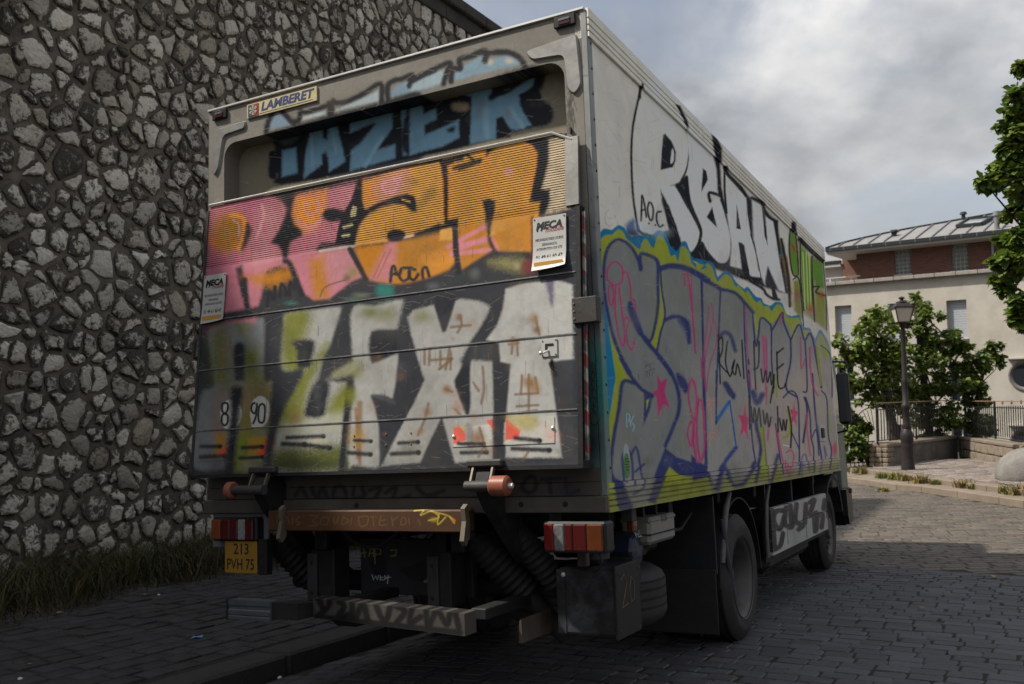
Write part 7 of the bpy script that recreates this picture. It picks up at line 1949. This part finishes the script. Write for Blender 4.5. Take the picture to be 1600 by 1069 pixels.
for (x0, y0, x1, y1) in ((1305, 477.5, 1331, 536), (1388, 474, 1414, 533), (1479.5, 468.8, 1511, 529)):
    a = fac(x0, (y0+y1)/2)[0]; b = fac(x1, (y0+y1)/2)[0]; t = fac((x0+x1)/2, y0)[1]; bt = fac((x0+x1)/2, y1)[1]; holes.append((a, b, bt, t, 's'))
dv = holes[2][3]-fac(1509, 566.5)[1]
for (a, b, bt, t, k) in list(holes): holes.append((a, b, bt-dv, t-dv, 'g')); holes.append((a, b, bt-2*dv, t-2*dv, 'g'))
us = sorted(set([u_l, u_r]+[h[0] for h in holes]+[h[1] for h in holes])); vs_ = sorted(set([-9.0, v_c]+[h[2] for h in holes]+[h[3] for h in holes]))
mb = MB()
for i in range(len(us)-1):
    for j in range(len(vs_)-1):
        mu, mv = (us[i]+us[i+1])/2, (vs_[j]+vs_[j+1])/2
        if any(h[0] < mu < h[1] and h[2] < mv < h[3] for h in holes): continue
        mb.add([(us[i], 0, vs_[j]), (us[i+1], 0, vs_[j]), (us[i+1], 0, vs_[j+1]), (us[i], 0, vs_[j+1])], [(0, 1, 2, 3)])
dp = .22
for (a, b, c, d, k) in holes:
    mb.add([(a,0,c),(b,0,c),(b,dp,c),(a,dp,c),(a,0,d),(b,0,d),(b,dp,d),(a,dp,d)], [(0,1,2,3),(4,7,6,5),(0,3,7,4),(1,5,6,2)])
mb.add([(u_l,0,-9),(u_l,9,-9),(u_l,9,v_c),(u_l,0,v_c),(u_r,0,-9),(u_r,9,-9),(u_r,9,v_c),(u_r,0,v_c)], [(0,1,2,3),(4,7,6,5),(3,2,6,7),(1,5,6,2)])
mb.build('facade', REND, bld)
for (a, b, c, d, k) in holes:
    w_ = empty('window'); w_.parent = bld
    if k == 's':
        n = 16
        for i in range(n):
            z0 = c+(d-c)*i/n; MB().box((a+.03, dp-.02, z0+.004), (b-.03, dp+.01, c+(d-c)*(i+1)/n-.004), .006).build('slat', SHUT, w_)
    else: MB().box((a+.05, dp-.01, c+.05), (b-.05, dp+.005, d-.05)).build('pane', GLS, w_); MB().box(((a+b)/2-.03, dp-.03, c), ((a+b)/2+.03, dp-.011, d)).build('mullion', FRAME, w_)
    for x0, x1 in ((a, a+.03), (b-.03, b)): MB().box((x0, dp-.04, c), (x1, dp+.01, d)).build('frame', FRAME, w_)
    MB().box((a-.03, -.05, c-.05), (b+.03, dp-.045, c-.002), .01).build('sill', FRAME, w_)
MB().box((u_l, dp+.02, -9), (u_r, dp+.06, v_c-.05)).build('inner_wall', FRAME, bld)
# cornice ledge
t1 = fac(1440, 429.5)[1]
n = 14
for i in range(n):
    a = u_l+(u_r-u_l)*i/n; MB().box((a, -.24, t1-.17), (u_l+(u_r-u_l)*(i+1)/n-.01, 1.2, t1), .02).build('cornice', CORN, bld)
# brick storey
def brick_mat():
    m = mat('red_brick', (.16,.055,.04), .85, 0); Nn = m.node_tree.nodes; Ll = m.node_tree.links
    t = Nn.new('ShaderNodeTexCoord'); mp = Nn.new('ShaderNodeMapping'); mp.inputs['Rotation'].default_value = (math.pi/2, 0, 0)
    br = Nn.new('ShaderNodeTexBrick'); br.inputs['Scale'].default_value = 1; br.inputs['Brick Width'].default_value = .23; br.inputs['Row Height'].default_value = .075; br.inputs['Mortar Size'].default_value = .010
    br.inputs['Color1'].default_value = (.17,.058,.042,1); br.inputs['Color2'].default_value = (.105,.038,.030,1); br.inputs['Mortar'].default_value = (.15,.12,.10,1)
    Ll.new(t.outputs['Object'], mp.inputs[0]); Ll.new(mp.outputs[0], br.inputs[0]); Ll.new(br.outputs[0], Nn['Principled BSDF'].inputs['Base Color'])
    bp = Nn.new('ShaderNodeBump'); bp.inputs['Strength'].default_value = .5; bp.inputs['Distance'].default_value = .01; Ll.new(br.outputs[1], bp.inputs['Height']); bp.invert = True; Ll.new(bp.outputs[0], Nn['Principled BSDF'].inputs['Normal'])
    return m
BRK = brick_mat(); yb = .55
ub0 = fac(1338.5, 410, yb)[0]; ub1 = fac(1555, 400, yb)[0]; uR = fac(1760, 390, yb)[0]; v_e = fac(1440, 383, yb)[1]
gw = []
for (x0, y0, x1, y1) in ((1397.5, 385, 1423, 428.5), (1487, 378, 1513, 422.5)):
    a = fac(x0, 405, yb)[0]; b = fac(x1, 405, yb)[0]; bt = fac((x0+x1)/2, y1, yb)[1]; gw.append((a, b, bt, v_e))
us = sorted([ub0, uR]+[g[0] for g in gw]+[g[1] for g in gw]); mb = MB()
for i in range(len(us)-1):
    mu = (us[i]+us[i+1])/2; g = [h for h in gw if h[0] < mu < h[1]]
    mb.box((us[i], yb, t1-.02), (us[i+1], yb+.3, g[0][2] if g else v_e+.02))
mb.build('brick_storey', BRK, bld)
ur0 = fac(1316.5, 420, 2.4)[0]
MB().box((ur0, 2.4, t1-.02), (ub0+.5, 2.7, v_e+.02)).build('brick_recess', BRK, bld)
MB().box((ub0-.001, yb+.31, t1-.02), (ub0+.24, 2.41, v_e+.02)).build('brick_return', BRK, bld)
MB().box((ub1, yb-.001, t1+.001), (uR, yb+.002, t1+.004)).build('ledge_line', CORN, bld)
GB = mat('glass_block', (.055,.085,.08), .15, 0, .35, 5, spec=.6); GBF = mat('glass_block_grout', (.30,.29,.26), .8)
for (a, b, c, d) in gw:
    w_ = empty('glass_block_window'); w_.parent = bld; nc_, nrw = 4, 7
    MB().box((a, yb+.08, c), (b, yb+.12, d)).build('grout', GBF, w_)
    for i in range(nc_):
        for j in range(nrw):
            cw, chh = (b-a)/nc_, (d-c)/nrw
            MB().box((a+i*cw+.03, yb+.05, c+j*chh+.03), (a+(i+1)*cw-.03, yb+.079, c+(j+1)*chh-.03), .012).build('glass_block', GB, w_)
    MB().box((a-.05, yb-.04, c-.06), (b+.05, yb+.079, c-.001)).build('sill', FRAME, w_)
# small louvred window and downpipe
a, b = fac(1563, 405, yb)[0], fac(1574, 405, yb)[0]; c, d = fac(1568, 414, yb)[1], fac(1568, 397, yb)[1]
w_ = empty('louvre_window'); w_.parent = bld; MB().box((a, yb-.03, c), (b, yb-.001, d)).build('frame', FRAME, w_)
for k in range(6): MB().box((a+.05, yb-.05, c+.06+(d-c-.1)*k/6), (b-.05, yb-.031, c+.06+(d-c-.1)*(k+.5)/6)).build('louvre', SHUT, w_)
u_p = fac(1552.5, 405, yb)[0]; MB().cyl((u_p, yb-.07, t1), (u_p, yb-.07, v_e), .06, n=10).build('downpipe', mat('downpipe_zinc', (.30,.30,.32), .5, .3), bld, 40)
# eaves
ye = -.45
ve0 = fac(1440, 378.3, ye)[1]; ve1 = fac(1440, 381.8, ye)[1]; ul_e = fac(1291, 388, ye)[0]
MB().box((ul_e, ye+.02, ve1-.01), (uR, 6.0, ve1+.06)).build('soffit', FRAME, bld)
MB().box((ul_e, ye, ve1), (uR, ye+.02, ve0)).build('fascia', FRAME, bld)
GUT = mat('dark_gutter', (.022,.028,.030), .5, .2)
vg = fac(1440, 372.6, ye)[1]
MB().box((ul_e-.02, ye-.10, ve0+.002), (uR, ye+.10, vg)).build('gutter', GUT, bld)
for k in range(26):
    x = ul_e+.2+k*.62
    if x < uR: MB().box((x, ye-.108, ve0), (x+.03, ye-.101, vg)).build('gutter_bracket', mat('bracket_zinc', (.12,.13,.13), .5), bld)
# roof: zinc sheets with standing seams on a plane rising from the gutter
ROOFM = mat('zinc_sheet', (.25,.245,.24), .5, .2, .12, 1.5, 0, 60, (.19,.185,.185), 1, .5)
RT_ = .33
def roofp(px, py):
    r = ray(px, py); r = np.array([r@FU, r@FI, r[2]]); o0 = CAM_POS-F0; o0 = np.array([o0@FU, o0@FI, CAM_POS[2]])
    # plane z = vg + RT_*(y-ye)
    s = (vg+RT_*(o0[1]-ye)-o0[2])/(r[2]-RT_*r[1]); return o0+s*r
eL = np.array([ul_e-.02, ye, vg]); eR = np.array([uR, ye, vg])
top = [roofp(*q) for q in ((1312, 381.5), (1345, 373.5), (1380, 366), (1420, 358), (1460, 351), (1500, 344), (1540, 337), (1600, 326), (1700, 307))]
pts = [eL]+top+[eR]
mb = MB().add([tuple(p) for p in pts]+[tuple(p-np.array([0,0,.08])) for p in pts], [tuple(range(len(pts))), tuple(range(2*len(pts)-1, len(pts)-1, -1))]+[(i, i+len(pts), (i+1) % len(pts)+len(pts), (i+1) % len(pts)) for i in range(len(pts))])
mb.build('roof', ROOFM, bld)
MB().tube([tuple(p+np.array([0,0,.03])) for p in [eL]+top], .05, 6).build('ridge_cap', GUT, bld)
SEAM = mat('dark_seam_zinc', (.16,.16,.165), .5, .3)  # standing seams in a darker zinc than the sheets
def topy(u):
    P_ = [eL]+top
    for a, b in zip(P_[:-1], P_[1:]):
        if a[0] <= u <= b[0]: return a[1]+(b[1]-a[1])*(u-a[0])/(b[0]-a[0]+1e-9)
    return None
u = ul_e+.5
while u < uR:
    ty = topy(u)
    if ty and ty > ye+.3:
        z = lambda y: vg+RT_*(y-ye); mb = MB(); mb.add([(u,ye+.1,z(ye+.1)),(u+.05,ye+.1,z(ye+.1)),(u+.05,ye+.1,z(ye+.1)+.06),(u,ye+.1,z(ye+.1)+.06),(u,ty,z(ty)),(u+.05,ty,z(ty)),(u+.05,ty,z(ty)+.06),(u,ty,z(ty)+.06)], [(0,1,2,3),(7,6,5,4),(0,4,5,1),(1,5,6,2),(2,6,7,3),(3,7,4,0)]); mb.build('roof_seam', SEAM, bld)
    u += .68
sk = [roofp(*q) for q in ((1495.5, 357), (1534, 353), (1551, 342.5), (1512, 346.5))]
w_ = empty('skylight'); w_.parent = bld; up_ = np.array([0,-.02,.10])
cs_ = sum(sk)/4
for i in range(4):
    a, b = sk[i], sk[(i+1) % 4]; MB().tube([tuple(a+up_), tuple(b+up_)], .085, 4).build('frame', GUT, w_)
MB().add([tuple(p+up_*.8) for p in sk]+[tuple(p) for p in sk], [(0,1,2,3),(7,6,5,4)]+[(i, i+4, (i+1) % 4+4, (i+1) % 4) for i in range(4)]).build('pane', mat('skylight_glass', (.34,.35,.36), .15, .2), w_)
for (px, py, h_, r0) in ((1397, 369, .28, .16), (1505.5, 342, .32, .12)): q = roofp(px, py); MB().lathe([(-.1, r0*.8), (h_*.6, r0*.7), (h_*.6+.02, r0*1.4), (h_, r0*1.0)], tuple(q), (0,0,1), 10).build('roof_vent', GUT, bld)
q = roofp(1558, 358); MB().lathe([(-.1, .10), (.55, .10), (.56, .15), (.75, .13)], tuple(q), (0,0,1), 10).build('flue_pipe', mat('flue_zinc', (.2,.2,.21), .5, .3), bld)
# round windows
for (px, py, r_px) in ((1601, 487, 23), (1602, 587, 21), (1604, 692, 21)):
    u, v = fac(px, py); rr_ = r_px/FPX*at(px, py, 1)[1]*1.0; dd = (F0+FU*u)[1]; R_ = r_px*dd/FPX*1.12
    w_ = empty('round_window'); w_.parent = bld
    MB().lathe([(0, R_), (.06, R_), (.07, R_-.06), (.02, R_-.14), (.0, R_-.16)], (u, 0, v), (0, -1, 0), 32, False).build('ring_frame', mat('round_frame', (.14,.125,.12), .6, .1, .2, 5), w_, 40)
    MB().lathe([(0, R_-.15), (.012, R_-.15)], (u, 0, v), (0,-1,0), 28).build('pane', GLS, w_)
    MB().box((u-R_*1.0, -.22, v+R_+.06), (u+R_*1.2, -.001, v+R_+.15), .01).build('ledge', FRAME, w_)
# lower wing at the left: roof strip, gutter, white wall, terrace rail
uw0, uw1 = fac(1270, 420, 3.2)[0], fac(1316.5, 420, 3.2)[0]
z = lambda py, off=3.2: fac(1303, py, off)[1]
MB().box((uw0, 3.2, t1-.3), (uw1, 3.5, z(417))).build('wing_wall', mat('white_render', (.62,.62,.6), .8, 0, .05, 2), bld)
MB().box((uw0, 2.3, z(417, 2.3)), (uw1+.2, 4, z(412.5, 2.3))).build('wing_fascia', FRAME, bld); MB().box((uw0, 2.25, z(412, 2.3)), (uw1+.2, 2.5, z(407.8, 2.3))).build('wing_gutter', GUT, bld)
mb = MB().add([(uw0, 2.5, z(407.5, 2.3)), (uw1+.3, 2.5, z(407.5, 2.3)), (uw1+.3, 4.3, z(407.5, 2.3)+.5), (uw0, 4.3, z(407.5, 2.3)+.5)], [(0,1,2,3)]); mb.build('wing_roof', ROOFM, bld)
ur1 = fac(1344, 432, .2)[0]; zr = fac(1330, 431.5, .2)[1]
MB().box((u_l, .17, zr-.05), (ur1, .23, zr), .01).build('terrace_rail', FRAME, bld)
for px in (1296, 1329): u = fac(px, 435, .2)[0]; MB().box((u, .18, t1), (u+.07, .22, zr-.05)).build('rail_post', FRAME, bld)
# ------------------------------------------------------------------ trees
def leaves_mesh(name, m, blobs, per, size, seed, droop=.35):
    rg = np.random.RandomState(seed); C_ = []; 
    for (c, r, n_) in blobs:
        d = rg.normal(0, 1, (n_, 3)); d /= np.linalg.norm(d, axis=1)[:, None]; rad = rg.uniform(.35, 1.0, n_)**.55
        C_.append(np.asarray(c)+d*rad[:, None]*np.asarray(r))
    P = np.concatenate(C_); n = len(P)
    # clumps: leaves gather round twig ends
    s = size*rg.uniform(.6, 1.25, n)
    a = rg.uniform(0, 2*np.pi, n); tl = rg.normal(0, .55, n)-droop
    f = np.stack([np.cos(a)*np.cos(tl), np.sin(a)*np.cos(tl), np.sin(tl)], 1)
    sd = np.stack([-np.sin(a), np.cos(a), rg.normal(0, .35, n)], 1); sd /= np.linalg.norm(sd, axis=1)[:, None]
    nn = np.cross(f, sd)
    V = np.zeros((n, 6, 3)); fold = .18
    V[:, 0] = P; V[:, 1] = P+f*s[:, None]*.45+sd*s[:, None]*.42+nn*s[:, None]*fold*.5; V[:, 2] = P+f*s[:, None]*.85+sd*s[:, None]*.28+nn*s[:, None]*fold*.3
    V[:, 3] = P+f*s[:, None]*1.1; V[:, 4] = P+f*s[:, None]*.85-sd*s[:, None]*.28+nn*s[:, None]*fold*.3; V[:, 5] = P+f*s[:, None]*.45-sd*s[:, None]*.42+nn*s[:, None]*fold*.5
    base = np.arange(n)[:, None]*6
    F = np.concatenate([base+np.array([[0, 1, 2, 3]]), base+np.array([[0, 3, 4, 5]])], 1).reshape(-1, 4)
    me = bpy.data.meshes.new(name); me.from_pydata(V.reshape(-1, 3).tolist(), [], F.tolist()); me.update(); me.materials.append(m)
    tv = rg.uniform(.6, 1.4, n); yy = rg.rand(n); cols = np.stack([tv*(.9+.5*yy), tv, tv*(1.1-.5*yy)], 1); tint_attr(me, np.repeat(cols, 2, 0)); return me
def leaf_mat(name, col):
    m = bpy.data.materials.new(name); m.use_nodes = True; Nn = m.node_tree.nodes; Ll = m.node_tree.links; b = Nn['Principled BSDF']; b.inputs['Roughness'].default_value = .5; b.inputs['Specular IOR Level'].default_value = .35
    a = Nn.new('ShaderNodeAttribute'); a.attribute_name = 'tint'; mx = Nn.new('ShaderNodeMix'); mx.data_type = 'RGBA'; mx.blend_type = 'MULTIPLY'; mx.inputs[0].default_value = 1; mx.inputs[6].default_value = (*col, 1); Ll.new(a.outputs['Color'], mx.inputs[7]); Ll.new(mx.outputs[2], b.inputs['Base Color'])
    tr = Nn.new('ShaderNodeBsdfTranslucent'); Ll.new(mx.outputs[2], tr.inputs[0]); ms = Nn.new('ShaderNodeMixShader'); ms.inputs[0].default_value = .3; Ll.new(b.outputs[0], ms.inputs[1]); Ll.new(tr.outputs[0], ms.inputs[2]); Ll.new(ms.outputs[0], Nn['Material Output'].inputs[0]); return m
LF1 = leaf_mat('tree_leaf', (.115, .185, .034)); LF2 = leaf_mat('dark_tree_leaf', (.09, .15, .032)); LF3 = leaf_mat('maple_leaf', (.095, .165, .025))
BARK = mat('tree_bark', (.045, .036, .030), .9, 0, .3, 8, .5, 30)
def tree(name, label, base, px_blobs, depth, leaf, m, seed, trunk_pts, dens=1.0, group=None, cat='tree'):
    root = empty(name, tuple(base)); tag(root, label, cat, group)
    rg = random.Random(seed); bl = []
    for (px, py, rp) in px_blobs:
        d = depth+rg.uniform(-.5, .5); c = at(px, py, d)-np.asarray(base); r = rp*1.10*d/FPX
        # break every mass into several small clumps
        for k in range(7):
            o_ = np.array([rg.gauss(0, .45), rg.gauss(0, .45), rg.gauss(0, .42)])*r; rr_ = r*rg.uniform(.26, .52)
            bl.append((c+o_, (rr_, rr_, rr_*.85), int(dens*60*max(1, (rr_/leaf/2.0)**2))))
    place('crown', leaves_mesh('crown', m, bl, 0, leaf, seed), root)
    mb = MB()
    T = [np.asarray(q)-np.asarray(base) for q in trunk_pts[0]]; r0 = trunk_pts[1]
    mb.tube([tuple(q) for q in T], [r0*(1-.6*i/(len(T)-1)) for i in range(len(T))], 8)
    for (px, py, rp) in px_blobs:
        c = at(px, py, depth)-np.asarray(base); s = T[rg.randrange(len(T)//2, len(T))]
        mid = (s+c)/2+np.array([rg.gauss(0, .1), rg.gauss(0, .1), .05]); mb.tube([tuple(s), tuple(mid), tuple(c)], [r0*.25, r0*.15, r0*.05], 5)
    mb.build('trunk', BARK, root, 50); return root
def gp(px, d, dz=-.35): p = at(px, 700, d); p[2] = road_z(p[0], p[1])+dz; return p
b = gp(1402, 27); tree('broadleaf_tree', 'bushy green tree with a dark trunk left of the street lamp', b, [(1345,530,26),(1362,510,26),(1385,505,24),(1340,562,26),(1372,550,34),(1400,545,28),(1320,555,14),(1362,590,30),(1392,590,32),(1345,605,20),(1366,628,20),(1400,630,26),(1412,570,22)], 27, .135, LF1, 21, ([b, at(1398,690,27), at(1390,640,27), at(1382,580,27), at(1380,530,27)], .20), group='trees behind the railing')
b = gp(1455, 27.6); tree('broadleaf_tree', 'dark dense tree behind the railing right of the street lamp', b, [(1430,470,20),(1428,500,20),(1440,540,26),(1465,515,24),(1480,540,26),(1465,570,34),(1490,575,20),(1450,605,32),(1480,612,26),(1445,650,28),(1475,655,24),(1440,690,18),(1470,690,16),(1420,610,20),(1498,545,12)], 27.6, .135, LF2, 22, ([b, at(1452,690,27.6), at(1450,640,27.6), at(1440,560,27.6), at(1430,480,27.6)], .15), 1.15, group='trees behind the railing')
b = gp(1530, 27.2); tree('broadleaf_tree', 'slender tree behind the railing standing alone before the pale facade', b, [(1545,548,14),(1538,570,18),(1552,560,12),(1525,590,18),(1520,620,18),(1508,600,10),(1532,625,18),(1530,655,20),(1520,675,14),(1542,668,10)], 27.2, .135, LF2, 23, ([b, at(1528,690,27.2), at(1527,650,27.2), at(1532,600,27.2), at(1544,550,27.2)], .07), 1.0, group='trees behind the railing')
b = gp(1360, 24.5, -.1); tree('leaning_shrub', 'dark shrub with a thick leaning trunk behind the lorry mirror', b, [(1322,650,20),(1335,668,22),(1318,600,14),(1325,690,20),(1345,700,14),(1355,668,10),(1330,712,16),(1315,630,14)], 24.5, .11, LF2, 24, ([at(1366,726,24.5), at(1358,708,24.5), at(1345,692,24.5), at(1335,670,24.5), at(1325,640,24.5)], .20), 1.1, cat='shrub')
b = on_ground(1745, 790, .22); b = at(1735, 772, 15.5); b[2] = road_z(b[0], b[1])+.2
tree('maple_tree', 'maple branches with broad green leaves hanging in from the right edge', b, [(1597,105,8),(1592,185,24),(1605,150,22),(1580,215,18),(1605,235,34),(1560,265,16),(1580,275,24),(1540,288,12),(1600,300,30),(1585,330,14),(1598,360,26),(1578,385,20),(1562,410,14),(1596,420,28),(1572,440,14),(1600,470,18),(1590,492,12),(1650,250,70),(1660,380,70),(1660,150,60),(1720,300,90),(1680,470,40),(1607,505,9)], 13.6, .12, LF3, 25, ([b, at(1732,650,15.2), at(1728,500,14.8), at(1715,380,14.4), at(1700,250,14.2)], .18), .9)
